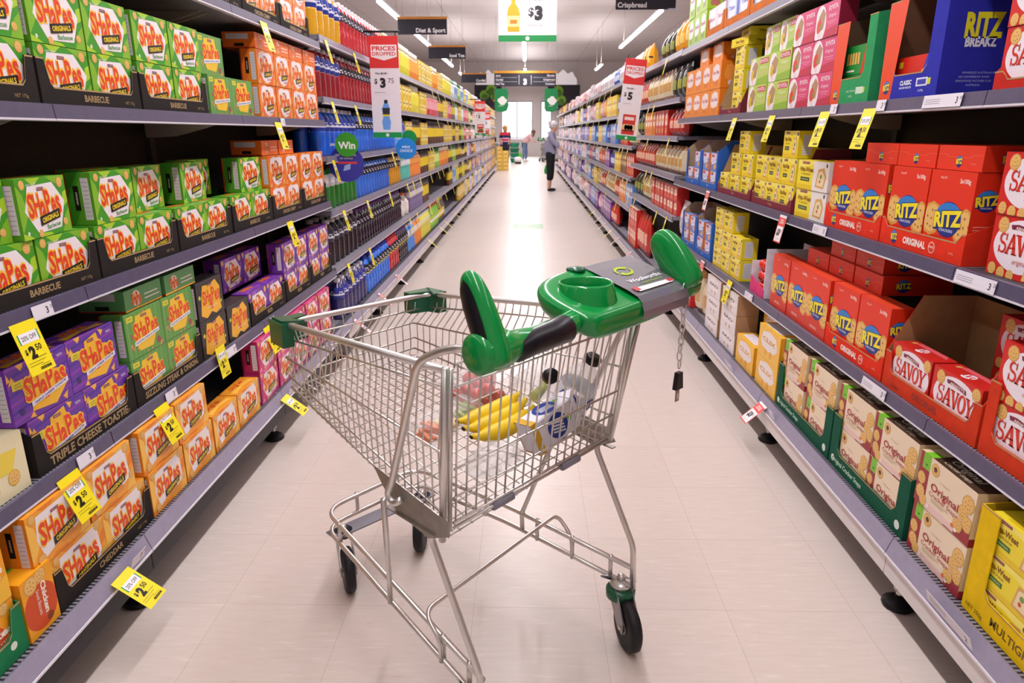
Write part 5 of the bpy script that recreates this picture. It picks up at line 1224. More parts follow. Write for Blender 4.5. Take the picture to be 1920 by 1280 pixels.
        for i,t in enumerate(tt):
            for j in range(n):
                a=2*PI*j/n; da,dv=wd[i]*math.cos(a),th[i]*math.sin(a)
                vs.append(V(u0+D.x*LN*t+N2.x*da,s*(.338-.01*t-(.016*(1-t) if s<0 else 0))+dv,z0+D.y*LN*t+N2.y*da))
        kk=len(tt); fs=[(i*n+j,i*n+(j+1)%n,(i+1)*n+(j+1)%n,(i+1)*n+j) for i in range(kk-1) for j in range(n)]+[tuple(range(n))[::-1],tuple((kk-1)*n+j for j in range(n))]
        mb.add(vs,fs,G,True) if 0 else None
        mb=MB(); mb.add(vs,fs,G,True); hn=mb.build('horn',h)
        sm=hn.modifiers.new('soft','SUBSURF'); sm.levels=1; sm.render_levels=2
        # soft inset pad on the outer flank
        mb=MB(); vs=[];m=10;kk=14
        for i in range(kk+1):
            t=.06+.86*i/kk; w_,h_=sec(t); e=math.sqrt(max(0.,1-(2*i/kk-1)**4))
            for j in range(m+1):
                x=-.86+(j/m)*1.45; x=x*e*.98-.0
                dv=h_*math.sqrt(max(0,1-x*x))+.0012*e
                vs.append(V(u0+D.x*LN*t-N2.x*w_*x,s*(.338-.01*t-(.016*(1-t) if s<0 else 0))+s*dv,z0+D.y*LN*t-N2.y*w_*x))
        fs=[(i*(m+1)+j,i*(m+1)+j+1,(i+1)*(m+1)+j+1,(i+1)*(m+1)+j) for i in range(kk) for j in range(m)]
        mb.add(vs,fs,BK,True); mb.build('grip_pad',hn)
    # coin lock, chain and key
    mb=MB(); mb.cbox(.005,-.325,1.075,.075,-.285,1.125,.008,G); mb.cbox(.012,-.335,1.083,.06,-.324,1.118,.004,BK); mb.build('coin_lock',h)
    ch=bpy.data.objects.new('coin_chain',None); COL.objects.link(ch); ch.parent=r; ch.location=V(-.092,.31,0)
    z=1.085
    for i in range(11):
        mb=MB(); w_=.0065; hh=.0125
        P=[]
        for j in range(12):
            a=2*PI*j/12; x=w_*math.cos(a); zz_=hh*math.sin(a); P.append((x,0,zz_) if i%2 else (0,x,zz_))
        mb.tube(P,.0022,S,6,closed=True); mb.build('chain_link',ch,(.002*math.sin(i),.002*math.cos(i*1.3),z-i*.0195))
    mb=MB(); mb.prism([(-.016,0),(.016,0),(.010,.045),(-.010,.045)],(-.006,0,.822),(0,1,0),(0,0,1),(.012,0,0),BK); mb.build('key_grip',ch)
    mb=MB(); mb.prism([(-.008,-.034),(.008,-.034),(.008,0),(-.008,0)],(-.001,0,.822),(0,1,0),(0,0,1),(.002,0,0),SD_); mb.prism([(-.004,-.028),(.004,-.028),(.004,-.012),(-.004,-.012)],(-.0016,0,.822),(0,1,0),(0,0,1),(.0032,0,0),M('d9cdc8')); mb.build('key_blade',ch)
    return r
def floor_z(u,v):
    s=(.222+v)/.444 if 0 else .5+v/.6; t=(u-.1)/.8
    return (.576*(1-s)+.636*s)*(1-t)+(.688*(1-s)+.708*s)*t+.002
def orient(o,a,b):
    """stand the local z axis of o along a->b (cart coordinates), origin at a"""
    A,B=CW(*a),CW(*b); o.location=A; o.rotation_mode='QUATERNION'; o.rotation_quaternion=(B-A).to_track_quat('Z','Y'); return o
def shopping():
    # water bottles
    def bottle(a,b,label,big=.05,cap='101014',lab=True,h=.30):
        r=empty('water_bottle',label,'bottle'); orient(r,a,b)
        q=MB(); R_=big; q.lathe([(R_*.8,0),(R_,.012),(R_,.07),(R_*.94,.08),(R_,.09),(R_,h*.55),(R_*.93,h*.6),(R_*.97,h*.66),(R_*.75,h*.78),(R_*.36,h*.88),(R_*.33,h*.95),(R_*.33,h*.97)],CLEAR(),24); q.build('bottle_body',r)
        q=MB(); q.lathe([(R_*.40,h*.94),(R_*.42,h*.95),(R_*.42,h*1.035),(R_*.37,h*1.05)],M(cap,rough=.35),18); q.build('bottle_cap',r)
        if lab:
            q=MB(); 
            q.lathe([(R_*1.01,h*.3),(R_*1.01,h*.54)],M('e9ebf4',rough=.3),24,capb=False,capt=False); q.build('bottle_label',r)
            q2=MB()
            for k in range(4):
                a0=k*PI/2; P=[];n=8
                vs=[]; 
                for i in range(n+1):
                    t=a0+(i/n-.5)*1.1; hh=.5*h*.22*math.sqrt(max(.0,1-(2*i/n-1)**2)); vs+= [(R_*1.02*math.cos(t),R_*1.02*math.sin(t),h*.42-hh),(R_*1.02*math.cos(t),R_*1.02*math.sin(t),h*.42+hh)]
                q2.add(vs,[(2*i,2*i+2,2*i+3,2*i+1) for i in range(n)],INK('1f3f9e'))
                vs=[]
                for m_ in range(3):
                    t=a0-.25+.25*m_; vs=[(R_*1.026*math.cos(t-.05),R_*1.026*math.sin(t-.05),h*.36),(R_*1.026*math.cos(t+.03),R_*1.026*math.sin(t+.03),h*.36),(R_*1.026*math.cos(t+.09),R_*1.026*math.sin(t+.09),h*.48),(R_*1.026*math.cos(t+.01),R_*1.026*math.sin(t+.01),h*.48)]; q2.add(vs,[(0,1,2,3)],INK('e9ecf6'))
            q2.build('label_print',r)
        return r
    bottle((.235,.245,floor_z(.235,.245)+.026),(.142,.268,.872),'clear water bottle with black cap leaning upright against the rear gate of the trolley',.054,h=.205)
    bottle((.345,.205,.735),(.15,.10,.85),'clear water bottle lying on its side, black cap towards the handle end',.05,lab=False,h=.235)
    # white carton with a blue round
    r=empty('drink_carton','white carton with a blue round emblem leaning in the trolley','carton'); a=(.17,.03,floor_z(.17,.03)+.068); orient(r,a,(.16,.17,.73)); 
    r.rotation_quaternion=r.rotation_quaternion@Matrix.Rotation(math.radians(-100),4,'Z').to_quaternion()
    q=MB(); q.cbox(-.045,-.035,0,.045,.035,.145,.004,INK('ece8f2')); q.prism([(-.035,.145),(.035,.145),(.0,.185)],(-.045,0,0),(0,1,0),(0,0,1),(.09,0,0),INK('ece8f2'))
    for o_,ax,w_ in (((-.045,-.035,0),(1,0,0),.09),((.045,-.035,0),(0,1,0),.07),((.045,.035,0),(-1,0,0),.09),((-.045,.035,0),(0,-1,0),.07)):
        f=Face(q,o_,ax,(0,0,1),w_,.145); f.rect(0,0,1,.14,'d9a92c',1); f.disc(.5,.56,.24,'1d3f9c',1,n=26); 
        for k in range(4): f.poly([(.3+.1*k,.42),(.36+.1*k,.42),(.5+.1*k,.7),(.44+.1*k,.7)],'e6e9f4',2)
        f.poly([(.35,.84),(.5,.78),(.62,.86),(.5,.92)],'6ab82e',2)
    q.build('carton_body',r)
    # bananas: one bunch
    r=empty('banana_bunch','bunch of yellow bananas on the trolley floor','bananas',CW(.31,.075,floor_z(.31,.075)+.004),CA); r.rotation_euler=(-.083,-.115,CA); r.scale=(1.12,1.12,1.12); Y=M('e9c31c',rough=.45,noise=.06,nscale=30)
    for k in range(3):
        q=MB(); P=[];rs=[]
        for i in range(15):
            t=i/14; a=(t-.5)*1.5; P.append((.01+.028*(k-1)+.05*(1-math.cos(a))*(1 if k<2 else .6),-.125*math.sin(a)*1.25-.0,.028+.01*k+.05*(1-math.cos(a))*.9)); rs.append([.006,.008,.013,.0185,.0215,.023,.0235,.0235,.023,.0225,.021,.0175,.011,.0075,.006][i])
        q.tube(P,rs,Y,12); b=q.build('banana',r)
        q=MB(); q.tube([P[0],(P[0][0],P[0][1]+.004,P[0][2]-.002)],[.0065,.005],M('2e2410',rough=.7),8); q.build('banana_tip',b)
    q=MB(); q.tube([(.01,-.115,.05),(.005,-.14,.07),(.0,-.155,.085)],[.017,.012,.009],M('a9b43a',rough=.5),10); q.build('banana_stalk',r)
    # punnet of tomatoes
    o=Vector((.49,.145,floor_z(.49,.145)))
    r=empty('tomato_punnet','clear plastic punnet of cherry tomatoes towards the trolley nose','punnet',CW(*o)+Vector((0,0,.003)),CA); r.rotation_euler=(-.083,-.115,CA)
    q=MB(); w1,w2,hh=.062,.078,.07; t=[(-1,-1),(1,-1),(1,1),(-1,1)]
    vs=[(a*w1,b*w1*1.2,.003) for a,b in t]+[(a*w2,b*w2*1.2,hh) for a,b in t]; q.add(vs,[(3,2,1,0),(0,1,5,4),(1,2,6,5),(2,3,7,6),(3,0,4,7)],FILM('f2eef0',.18)); q.tube([vs[4],vs[5],vs[6],vs[7]],.003,FILM('f6f2f4',.5),6,closed=True); q.build('punnet_tray',r)
    q=MB(); vs=[(a*w2*1.02,b*w2*1.22,hh+.003) for a,b in t]+[(a*w2*.8,b*w2*1.0,hh+.022) for a,b in t]; q.add(vs,[(0,1,5,4),(1,2,6,5),(2,3,7,6),(3,0,4,7),(4,5,6,7)],FILM('f4f0f2',.2)); q.build('punnet_lid',r)
    tm=MB(); tm.ball((0,0,0),.021,.021,.0195,M('c9271c',rough=.18,spec=.6,coat=.4),14,10); tm.lathe([(.002,.0185),(.004,.0205)],M('4a6a24'),6); tme=tm.mesh('cherry_tomato'); k=0
    for lay in range(2):
        for i in range(-1,2):
            for j in range(-1,2):
                if lay and (i,j) in ((-1,1),(1,-1)): continue
                p=CW(o.x+i*.0425-.004*lay,o.y+j*.046,o.z+.0285+.037*lay+.115*i*.0425+.083*j*.046); oo=link('cherry_tomato',tme,None,p,RND.random()*6); oo.scale=(1,1,1)
                tag(oo,'red cherry tomato in the clear punnet, %s layer, %s row, %s across'%(('bottom','top')[lay],ORD[1-i],ORD[j+1]),'tomato','cherry tomatoes in the punnet'); k+=1
    # snack tray: carrot, cheese, celery
    o=Vector((.44,-.02,floor_z(.44,-.02)))
    r=empty('snack_tray','clear three-part snack tray of carrot, cheese and celery','snack tray',CW(*o)+Vector((0,0,.003)),CA+.12); r.rotation_euler=(-.083,-.115,CA+.12)
    q=MB(); X,Y_=.05,.115; vs=[(a*X*.9,b*Y_*.95,.003) for a,b in t]+[(a*X,b*Y_,.035) for a,b in t]; q.add(vs,[(3,2,1,0),(0,1,5,4),(1,2,6,5),(2,3,7,6),(3,0,4,7)],FILM('eef0f0',.25)); q.build('tray_base',r)
    q=MB(); vs=[(a*X,b*Y_,.036) for a,b in t]+[(a*X*.75,b*Y_*.9,.058) for a,b in t]; q.add(vs,[(0,1,5,4),(1,2,6,5),(2,3,7,6),(3,0,4,7),(4,5,6,7)],FILM('f4f2f4',.22)); q.build('tray_lid',r)
    def sticks(y,c,n,nm,L_=.03):
        rr=random.Random(n)
        for i in range(n):
            m=MB(); m.cbox(-L_,-.005,-.005,L_,.005,.005,.0015,M(c,rough=.45,noise=.05)); s=m.build(nm,r,(rr.uniform(-.008,.008),y+rr.uniform(-.024,.024),.011+.0105*(i%3))); s.rotation_euler=(0,0,rr.uniform(-.35,.35))
    sticks(.074,'e8792a',8,'carrot_stick'); sticks(-.074,'a9bf5a',8,'celery_stick')
    m=MB(); m.cbox(-.028,-.026,.006,.028,.026,.024,.003,M('e3c588',rough=.5)); m.build('cheese_piece',r)
    # clear empty clam pack
    o=Vector((.20,-.06,floor_z(.2,-.06)))
    r=empty('clear_pack','crumpled clear plastic pack on the trolley floor by the rear gate','pack',CW(*o)+Vector((0,0,.006)),CA-.3); r.rotation_euler=(-.083,-.115,CA-.3)
    q=MB(); n=14; rr=random.Random(4); vs=[];lay=[(.05,.003),(.062,.02),(.058,.045),(.04,.065)]
    for R_,z in lay:
        for j in range(n):
            a=2*PI*j/n; k_=R_*(1+rr.uniform(-.14,.14)); vs.append((k_*math.cos(a)*.8,k_*math.sin(a)*1.25,z+rr.uniform(0,.008)))
    fs=[(i*n+j,i*n+(j+1)%n,(i+1)*n+(j+1)%n,(i+1)*n+j) for i in range(3) for j in range(n)]+[tuple(range(n))[::-1],tuple(3*n+j for j in range(n))]
    q.add(vs,fs,FILM('eceef0',.3)); q.build('film_shell',r)
    q=MB(); q.tube(fillet([(-.05,-.06,.05),(-.02,.0,.075),(.03,.05,.055)],.02),.0022,M('f0f0f2',rough=.3),6); q.build('seal_strip',r)
# ---------------------------------------------------------------- light and camera
def area(x,y,z,sx,sy,p,col=(1,.95,.97),rot=(0,0,0)):
    l=bpy.data.lights.new('lamp','AREA'); l.shape='RECTANGLE'; l.size=sx; l.size_y=sy; l.energy=p; l.color=col
    o=bpy.data.objects.new('lamp',l); COL.objects.link(o); o.location=(x,y,z); o.rotation_euler=rot; return o
def lighting():
    for y in (1.5,9,17,25,33,41): area(-.05,y,3.85,.14,6.5,124); area(-.05,y,4.08,.14,6.5,75,rot=(PI,0,0))
    for y in (2,12,22,32): 
        area(-3.,y,3.85,.2,7,50); area(2.95,y,3.85,.2,7,50); area(-3.,y,4.08,.2,7,55,rot=(PI,0,0)); area(2.95,y,4.08,.2,7,55,rot=(PI,0,0))
    area(-.3,YB-.3,1.9,2.6,2.6,45,(.95,.97,1),(PI/2,0,PI))
    w=bpy.data.worlds.new('shop_air'); SC.world=w; w.use_nodes=True
    w.node_tree.nodes['Background'].inputs[0].default_value=(.9,.86,.9,1); w.node_tree.nodes['Background'].inputs[1].default_value=.42
def camera():
    c=bpy.data.cameras.new('camera'); o=bpy.data.objects.new('camera',c); COL.objects.link(o)
    c.sensor_width=36; c.lens=36*1307/1920; c.clip_start=.02; c.clip_end=200
    th=math.atan((640-248)/1307.); yaw=math.atan(28/(1307*math.cos(th)+392*math.sin(th)))
    o.location=(0,0,1.45); o.rotation_euler=(PI/2-th,0,yaw)
    c.dof.use_dof=True; c.dof.focus_distance=2.0; c.dof.aperture_fstop=8.5
    SC.camera=o
def look():
    SC.view_settings.view_transform='Standard'; SC.view_settings.look='None'; SC.view_settings.exposure=0; SC.view_settings.gamma=1
    SC.cycles.max_bounces=6; SC.cycles.transparent_max_bounces=12; SC.cycles.transmission_bounces=6; SC.cycles.caustics_reflective=False; SC.cycles.caustics_refractive=False
    SC.cycles.use_denoising=True; SC.cycles.sample_clamp_indirect=6
# ---------------------------------------------------------------- signs, tickets, people
def wire(r,x,z0,z1,y=0):
    mb=MB(); mb.tube([(x,y,z0),(x,y,z1)],.004,CHROME(),6); mb.build('hanging_wire',r)
DK='2b2933'
def aisle_sign(x0,x1,y,z0,z1,text,label,align='r'):
    w=x1-x0; h=z1-z0
    r=empty('aisle_sign',label,'sign',((x0+x1)/2,y,z0))
    mb=MB(); mb.box(-w/2,0,0,w/2,.02,h,M(DK,rough=.5)); f=Face(mb,(-w/2,0,0),(1,0,0),(0,0,1),w,h)
    wd=textgeo(text,.03)[2]*.30; fx=wd*h/w
    f.text(text,1-.03-fx/2 if align=='r' else .03+fx/2,.28,.30,'f2f0f4',1,bold=.03); mb.build('board',r)
    mb=MB(); mb.cbox(-w/2-.01,-.012,h,w/2+.01,.032,h+.05,.004,M('c9863a',rough=.5,noise=.1,nscale=12)); mb.build('wooden_rail',r)
    for s in (-.4,.4): wire(r,s*w,h+.05,ZC-z0-.001,.01)
def signs():
    aisle_sign(-2.61,-1.62,15.2,3.34,3.62,'Diet & Sport','dark hanging sign lettered Diet & Sport under a wooden rail')
    aisle_sign(-2.64,-1.65,20.,3.34,3.62,'Iced Tea','dark hanging sign lettered Iced Tea under a wooden rail')
    aisle_sign(-2.63,-1.63,29.6,3.35,3.66,'Cordial','dark hanging sign lettered Cordial under a wooden rail')
    aisle_sign(1.78,2.99,15.5,3.83,4.15,'Crispbread','dark hanging sign lettered Crispbread near the ceiling lights','l')
    aisle_sign(-1.55,-.98,33.5,2.45,2.80,'Juice','small dark sign with wooden rail beyond the yellow carton stack'); aisle_sign(.85,1.42,33.5,2.45,2.80,'Biscuits','small dark sign with wooden rail beyond the biscuit shelving')
    # aisle number board
    r=empty('aisle_number_sign','dark hanging board with a large white 3 and six product names','sign',(-.075,26.6,3.03)); w,h=2.2,.44
    mb=MB(); mb.box(-w/2,0,0,w/2,.03,h,M(DK,rough=.5)); f=Face(mb,(-w/2,0,0),(1,0,0),(0,0,1),w,h)
    for i,(a,b) in enumerate((('Juice','Biscuits'),('Cordial','Crispbread'),('Iced Tea','Crackers'))):
        y=.84-.32*i; wa=textgeo(a,.02)[2]*.15*h/w; wb=textgeo(b,.02)[2]*.15*h/w
        f.text(a,.02+wa/2,y,.15,'eeecf2',1,bold=.02); f.text(b,.98-wb/2,y,.15,'eeecf2',1,bold=.02)
        if i<2: f.rect(.02,.67-.32*i,.37,.685-.32*i,'d9d7dd',1); f.rect(.63,.67-.32*i,.98,.685-.32*i,'d9d7dd',1)
    f.rect(.398,.14,.404,.86,'d9d7dd',1); f.rect(.596,.14,.602,.86,'d9d7dd',1); f.text('3',.5,.36,.42,'f4f2f6',1,bold=.07); mb.build('board',r)
    mb=MB(); mb.cbox(-w/2-.02,-.015,h,w/2+.02,.045,h+.08,.005,M('d9962e',rough=.5,noise=.1,nscale=12)); mb.build('wooden_rail',r)
    for s in (-.4,.4): wire(r,s*w,h+.08,ZC-3.03-.001,.015)
    # green banners with a white puff
    for x,nm in ((-.98,'drinks'),(.93,'biscuit')):
        r=empty('hanging_banner','green banner with a white puff hanging behind the number board, %s side'%nm,'banner',(x,28.3,2.2))
        mb=MB(); P=[(-.26,.13),(-.2,.02),(.05,0),(.2,.05),(.27,.25),(.22,.46),(.26,.68),(.2,.85),(-.26,.85)]; mb.prism(P,(0,0,0),(1,0,0),(0,0,1),(0,.015,0),M('1f8a50',rough=.5)); f=Face(mb,(-.26,0,0),(1,0,0),(0,0,1),.53,.85)
        for a,b,c_ in ((.35,.5,.1),(.55,.56,.12),(.72,.48,.1),(.5,.42,.12),(.62,.38,.08)): f.disc(a,b,c_,'eef2ee',1+a,n=14)
        f.rect(.25,.25,.6,.27,'cfe6d6',1); mb.build('cloth',r); wire(r,-.2,.85,ZC-2.2-.001,.007); wire(r,.15,.85,ZC-2.2-.001,.007)
    # hanging juice price board
    r=empty('price_board','white hanging price board showing a juice bottle and $3','sign',(0.,9.9,2.59)); w,h=.76,.60
    mb=MB(); mb.box(-w/2,0,0,w/2,.012,h,M('f2edf2',rough=.45)); f=Face(mb,(-w/2,0,0),(1,0,0),(0,0,1),w,h)
    f.rect(0,0,1,.13,'1f9a50',1); f.disc(.5,.065,.045,'e6f2ea',2,n=14)
    f.poly([(.16,.2),(.36,.2),(.37,.55),(.34,.68),(.29,.76),(.29,.86),(.22,.86),(.22,.76),(.17,.68),(.15,.55)],'f0b01e',1); f.rect(.215,.86,.295,.92,'e8921e',2); f.rect(.16,.3,.36,.52,'f6e2a0',2); f.rect(.2,.36,.32,.44,'d9862a',3)
    f.text('Was $3.79',.68,.86,.07,'2b2832',1,bold=.03); f.rect(.66,.855,.84,.862,'2b2832',2); f.text('$',.56,.6,.17,'2b2832',1,bold=.03); f.text('3',.69,.58,.26,'2b2832',1,bold=.07); f.text('$1.50 per Litre',.64,.33,.035,'2b2832',1); mb.build('board',r)
    for s in (-.4,.4): wire(r,s*w,h,ZC-2.59-.001,.006)
    # blade signs
    def blade(x,y,z0,w,h,was,price,cents,pic,label,lean=0,rx=None,scale=1,arm=None):
        r=empty('price_blade_sign',label,'sign',(x,y,z0+h)); r.rotation_euler=(0,math.radians(lean),0)
        mb=MB(); mb.box(-w/2,0,-h,w/2,.006,0,M('f0ebf0',rough=.45)); f=Face(mb,(-w/2,0,-h),(1,0,0),(0,0,1),w,h)
        f.rect(0,.69,1,1,'e03a3a',1); f.poly([(.06,.80),(.5,.765),(.94,.80),(.94,.915),(.06,.915)],'f4eef0',2); f.text('PRICES',.5,.882,.042,'d93434',3,bold=.03,fit=.8); f.text('DROPPED',.5,.83,.036,'d93434',3,bold=.02,fit=.8)
        f.text(was,.36,.64,.02,'2b2832',2,bold=.03); f.rect(.34,.639,.62,.642,'2b2832',3); f.text('$',.18,.565,.05,'2b2832',2,bold=.02); f.text(price,.42,.55,.09,'2b2832',2,bold=.06); f.text(cents,.7,.57,.05,'2b2832',2); f.rect(.12,.45,.5,.455,'9a95a0',2); f.rect(.12,.43,.6,.432,'c9c4cc',2)
        f.rect(0,0,1,.055,'1f9a50',1); f.disc(.5,.027,.018,'e6f2ea',2,n=12)
        if pic=='bottle': f.poly([(.36,.08),(.6,.08),(.64,.16),(.58,.22),(.63,.29),(.56,.345),(.42,.345),(.34,.29),(.39,.22),(.33,.16)],'6fa6ea',2); f.rect(.36,.235,.61,.30,'35343c',3); f.rect(.37,.215,.6,.235,'d9d03a',3); f.rect(.43,.345,.55,.38,'26242c',2)
        else: f.rect(.22,.07,.84,.32,'cf3a34',2); f.rect(.3,.25,.76,.29,'f0dcd6',3); [f.disc(.35+.13*i,.16,.04,'e6c48a',3,n=10) for i in range(4)]; f.rect(.3,.11,.78,.13,'8a2a26',3)
        mb.build('panel',r)
        if arm: mb=MB(); mb.tube([(arm,.003,.03),(w/2+.01,.003,.03)],.008,M('1c1b20',rough=.4),8); mb.tube([(w/2-.02,.003,.03),(w/2-.02,.003,0)],.004,M('1c1b20',rough=.4),6); mb.tube([(-w/2+.02,.003,.03),(-w/2+.02,.003,0)],.004,M('1c1b20',rough=.4),6); mb.build('arm_bracket',r)
    blade(-1.095,5.7,1.41,.225,.74,'Was $5.49','3','75','bottle','hanging price blade lettered PRICES DROPPED with $3.75 and a blue bottle',arm=-.15)
    blade(1.035,7.1,1.375,.20,.74,'Was $6','5','','packet','hanging price blade lettered PRICES DROPPED with $5 and a red packet',lean=5.5,arm=.15)
    blade(-.90,14.,1.40,.20,.62,'Was $3','2','','packet','small price blade with red head farther down the drinks shelving, nearer of two',arm=-.2); blade(-.99,18.,1.36,.18,.56,'Was $4','2','','packet','small price blade with red head farther down the drinks shelving, farther of two',arm=-.2)
    # round wobblers
    def rnd(x,y,z,rr,c,txt,label,tc='e9f2e6'):
        r=empty('shelf_wobbler',label,'sign',(x,y,z)); mb=MB(); P=[(rr*math.cos(2*PI*i/32),rr*math.sin(2*PI*i/32)) for i in range(32)]; mb.prism(P,(0,0,0),(1,0,0),(0,0,1),(0,.002,0),M(c,rough=.4)); f=Face(mb,(-rr,0,-rr),(1,0,0),(0,0,1),2*rr,2*rr)
        for t,cx,cy,hh,cc in txt: f.text(t,cx,cy,hh,cc,2,bold=.03)
        if rr>.11: f.rect(.2,.5,.8,.56,'d9404a',1); f.poly([(.4,.3),(.6,.35),(.62,.5),(.45,.46)],'9ab0e6',1.5)
        mb.build('round_card',r)
        mb=MB(); mb.box(-rr-.06 if x<0 else rr,0.0005,-.008,-rr+.01 if x<0 else rr+.06,.0015,.008,FILM('e6e6ea',.5)); mb.build('clip_strip',r)
    rnd(-1.165,4.62,1.255,.115,'3a3a9e',[('GET THE DRINK',.5,.74,.06,'e9e9f6'),('TO WATCH',.5,.65,.05,'e9e9f6')],'round blue shelf card under the green Win card')
    rnd(-1.15,4.60,1.375,.075,'3f9a2e',[('Win',.5,.48,.3,'f2f6ee')],'round green shelf card lettered Win')
    rnd(-1.13,6.75,1.305,.098,'2f8fe0',[('enjoy',.5,.6,.13,'dfeefa'),('CHOICE',.5,.4,.12,'dfeefa')],'round bright blue shelf card beyond the hanging $3.75 blade'); rnd(-1.10,6.77,1.40,.07,'1f9a4a',[],'round green shelf card half behind the hanging $3.75 blade')
    # floor sticker
    mb=MB(); mb.box(-.20,11.05,.0,.27,11.62,.0015,M('9cc49a',rough=.4)); f=Face(mb,(-.2,11.05,.0015),(1,0,0),(0,1,0),.47,.57); f.rect(.3,.4,.7,.5,'6fa878',1); f.rect(.2,.6,.8,.66,'6fa878',1)
    tag(mb.build('floor_sticker'),'pale green sticker on the aisle floor beyond the trolley','floor sticker')
def tickets():
    T=ticket
    for y,z,k,l in ((1.60,1.0,'20% OFF','yellow 20% OFF ticket at the frame edge under the nearest barbecue tray'),(3.58,1.0,'20% OFF','yellow ticket under the nearer tray of orange boxes, third cracker shelf'),(1.65,.565,'20% OFF','yellow 20% OFF ticket below TRIPLE CHEESE TOASTIE'),(2.14,.565,'20% OFF','yellow 20% OFF ticket below SIZZLING STEAK & ONION'),(3.13,.565,'SPECIAL','yellow ticket below the purple PIZZA trays'),(3.54,1.485,'20% OFF','yellow ticket under the orange boxes, fourth cracker shelf'),(3.47,1.925,'SPECIAL','yellow ticket hanging from the highest cracker shelf')):
        T('L',y,z,k,l,-10 if z<.6 else -7)
    T('L',2.62,.625,'20% OFF','yellow ticket standing in front of the black cheese-and-bacon boxes',-4,s=.95)
    T('L',1.70,.225,'20% OFF','yellow 20% OFF ticket jutting out under CHEDDAR, bottom rail',-52,True); T('L',3.11,.225,'20% OFF','yellow ticket jutting out under the pink boxes beside the trolley',-52,True)
    for y,z,q in ((4.52,1.97,'highest'),(5.24,1.97,'highest'),(4.57,1.62,'fifth'),(5.18,1.62,'fifth'),(4.5,1.27,'fourth'),(6.49,1.27,'fourth'),(4.67,.94,'third'),(5.38,.94,'third'),(6.26,.94,'third'),(7.23,.94,'third'),(7.6,.94,'third'),(8.13,.94,'third'),(4.69,.58,'second'),(5.36,.58,'second'),(7.3,.58,'second'),(7.8,.58,'second'),(8.83,.58,'second'),(9.68,.58,'second')):
        k=q; CNT[k]=CNT.get(k,0)+1
        T('L',y,z,'SPECIAL','narrow yellow ticket, %s along the %s drinks shelf'%(ORD[CNT[k]-1],q),-7,s=1.,grp='drinks shelf tickets').scale=(.7,1,1.05)
    for i,(y,k) in enumerate(((4.55,'red'),(5.35,'red'),(6.1,'red'),(8.23,'SPECIAL'),(9.38,'SPECIAL'),(10.,'SPECIAL'),(11.2,'SPECIAL'),(12.4,'SPECIAL'))): T('L',y,.225,k,'%s ticket jutting from the bottom drinks rail, %s from the trolley'%('red and white' if k=='red' else 'yellow',ORD[i]),-50,True).scale=(.55,1,1.1)
    for y,l in ((4.11,'yellow ticket under the tall maroon crispbread tray, fourth biscuit shelf'),(3.49,'yellow ticket under the green crispbread boxes, fourth biscuit shelf')): T('R',y,1.515,'SPECIAL',l,-7,s=.95)
    for y,l in ((2.88,'yellow 33% OFF ticket under the tall green display case'),(2.51,'yellow 33% OFF ticket under the tall blue display case')): T('R',y,1.515,'33% OFF',l,-7,s=1.05)
    T('R',3.2,1.08,'red','red and white ticket beside the half-white crispbread boxes, third biscuit shelf',-5,s=.95); T('R',4.57,1.08,'red','red and white ticket under the blue tray, third biscuit shelf',-5,s=.95)
    T('R',3.92,.63,'SPECIAL','yellow ticket below the yellow crispbread stack, second biscuit shelf',-7); T('R',4.56,.63,'red','red and white ticket below the blue trays, second biscuit shelf',-5)
    T('R',3.06,.225,'red','red and white $ ticket jutting from the bottom biscuit rail',-48,True,s=.95)
    rr=random.Random(5)
    for side,zs,y0 in (('L',LT2,8.9),('R',RT2,5.8)):
        for q,z in enumerate(zs):
            y=y0+rr.random(); k=0
            while y<24 and k<13:
                if side=='R' and y>8.1: z=RT3[q]
                t=T(side,y,z-.03,'plain','small yellow ticket, %s along the %s shelf of the far %s run'%(ORD[k],SHN[q+1],'drinks' if side=='L' else 'biscuit'),-7,grp='far yellow tickets'); t.scale=(.45 if y<14 else .8,1,.95); y+=.25+rr.random()*(1.1 if y<14 else 2.2); k+=1
    for i,y in enumerate((5.1,6.2,7.4,8.45,9.15,9.9,10.6,11.5)): T('R',y,.225,'plain' if i%3==1 else 'red','ticket jutting from the far bottom biscuit rail, %s from the white cracker boxes'%ORD[i],-48,True,grp='far jutting tickets').scale=(.5,1,1.1)
    L=plabel
    L('R',2.09,1.535,'300','white shelf label under the tall blue display case',.19); L('R',2.44,1.535,'300','small white shelf label beside the 33% OFF ticket of the blue case'); L('R',2.81,1.535,'300','small white shelf label beside the 33% OFF ticket of the green case')
    L('R',1.80,1.08,'320','wide white shelf label under the loose red boxes, third biscuit shelf',.17); L('R',2.80,1.08,'3','white shelf label under the farther red tray, third biscuit shelf',.13); L('R',2.21,.632,'320','wide white shelf label beside the ORIGINAL tray, second biscuit shelf',.16); L('R',3.58,.632,'300','white shelf label under the tube case, second biscuit shelf',.13)
    L('R',1.56,.235,'2','wide white shelf label below the yellow MULTIGRAIN case',.2,True); L('R',3.63,.235,'3','white shelf label below the single golden box, bottom rail',.13,True); L('R',2.93,.235,'3','small white shelf label beside the jutting red ticket, bottom rail',.06,True)
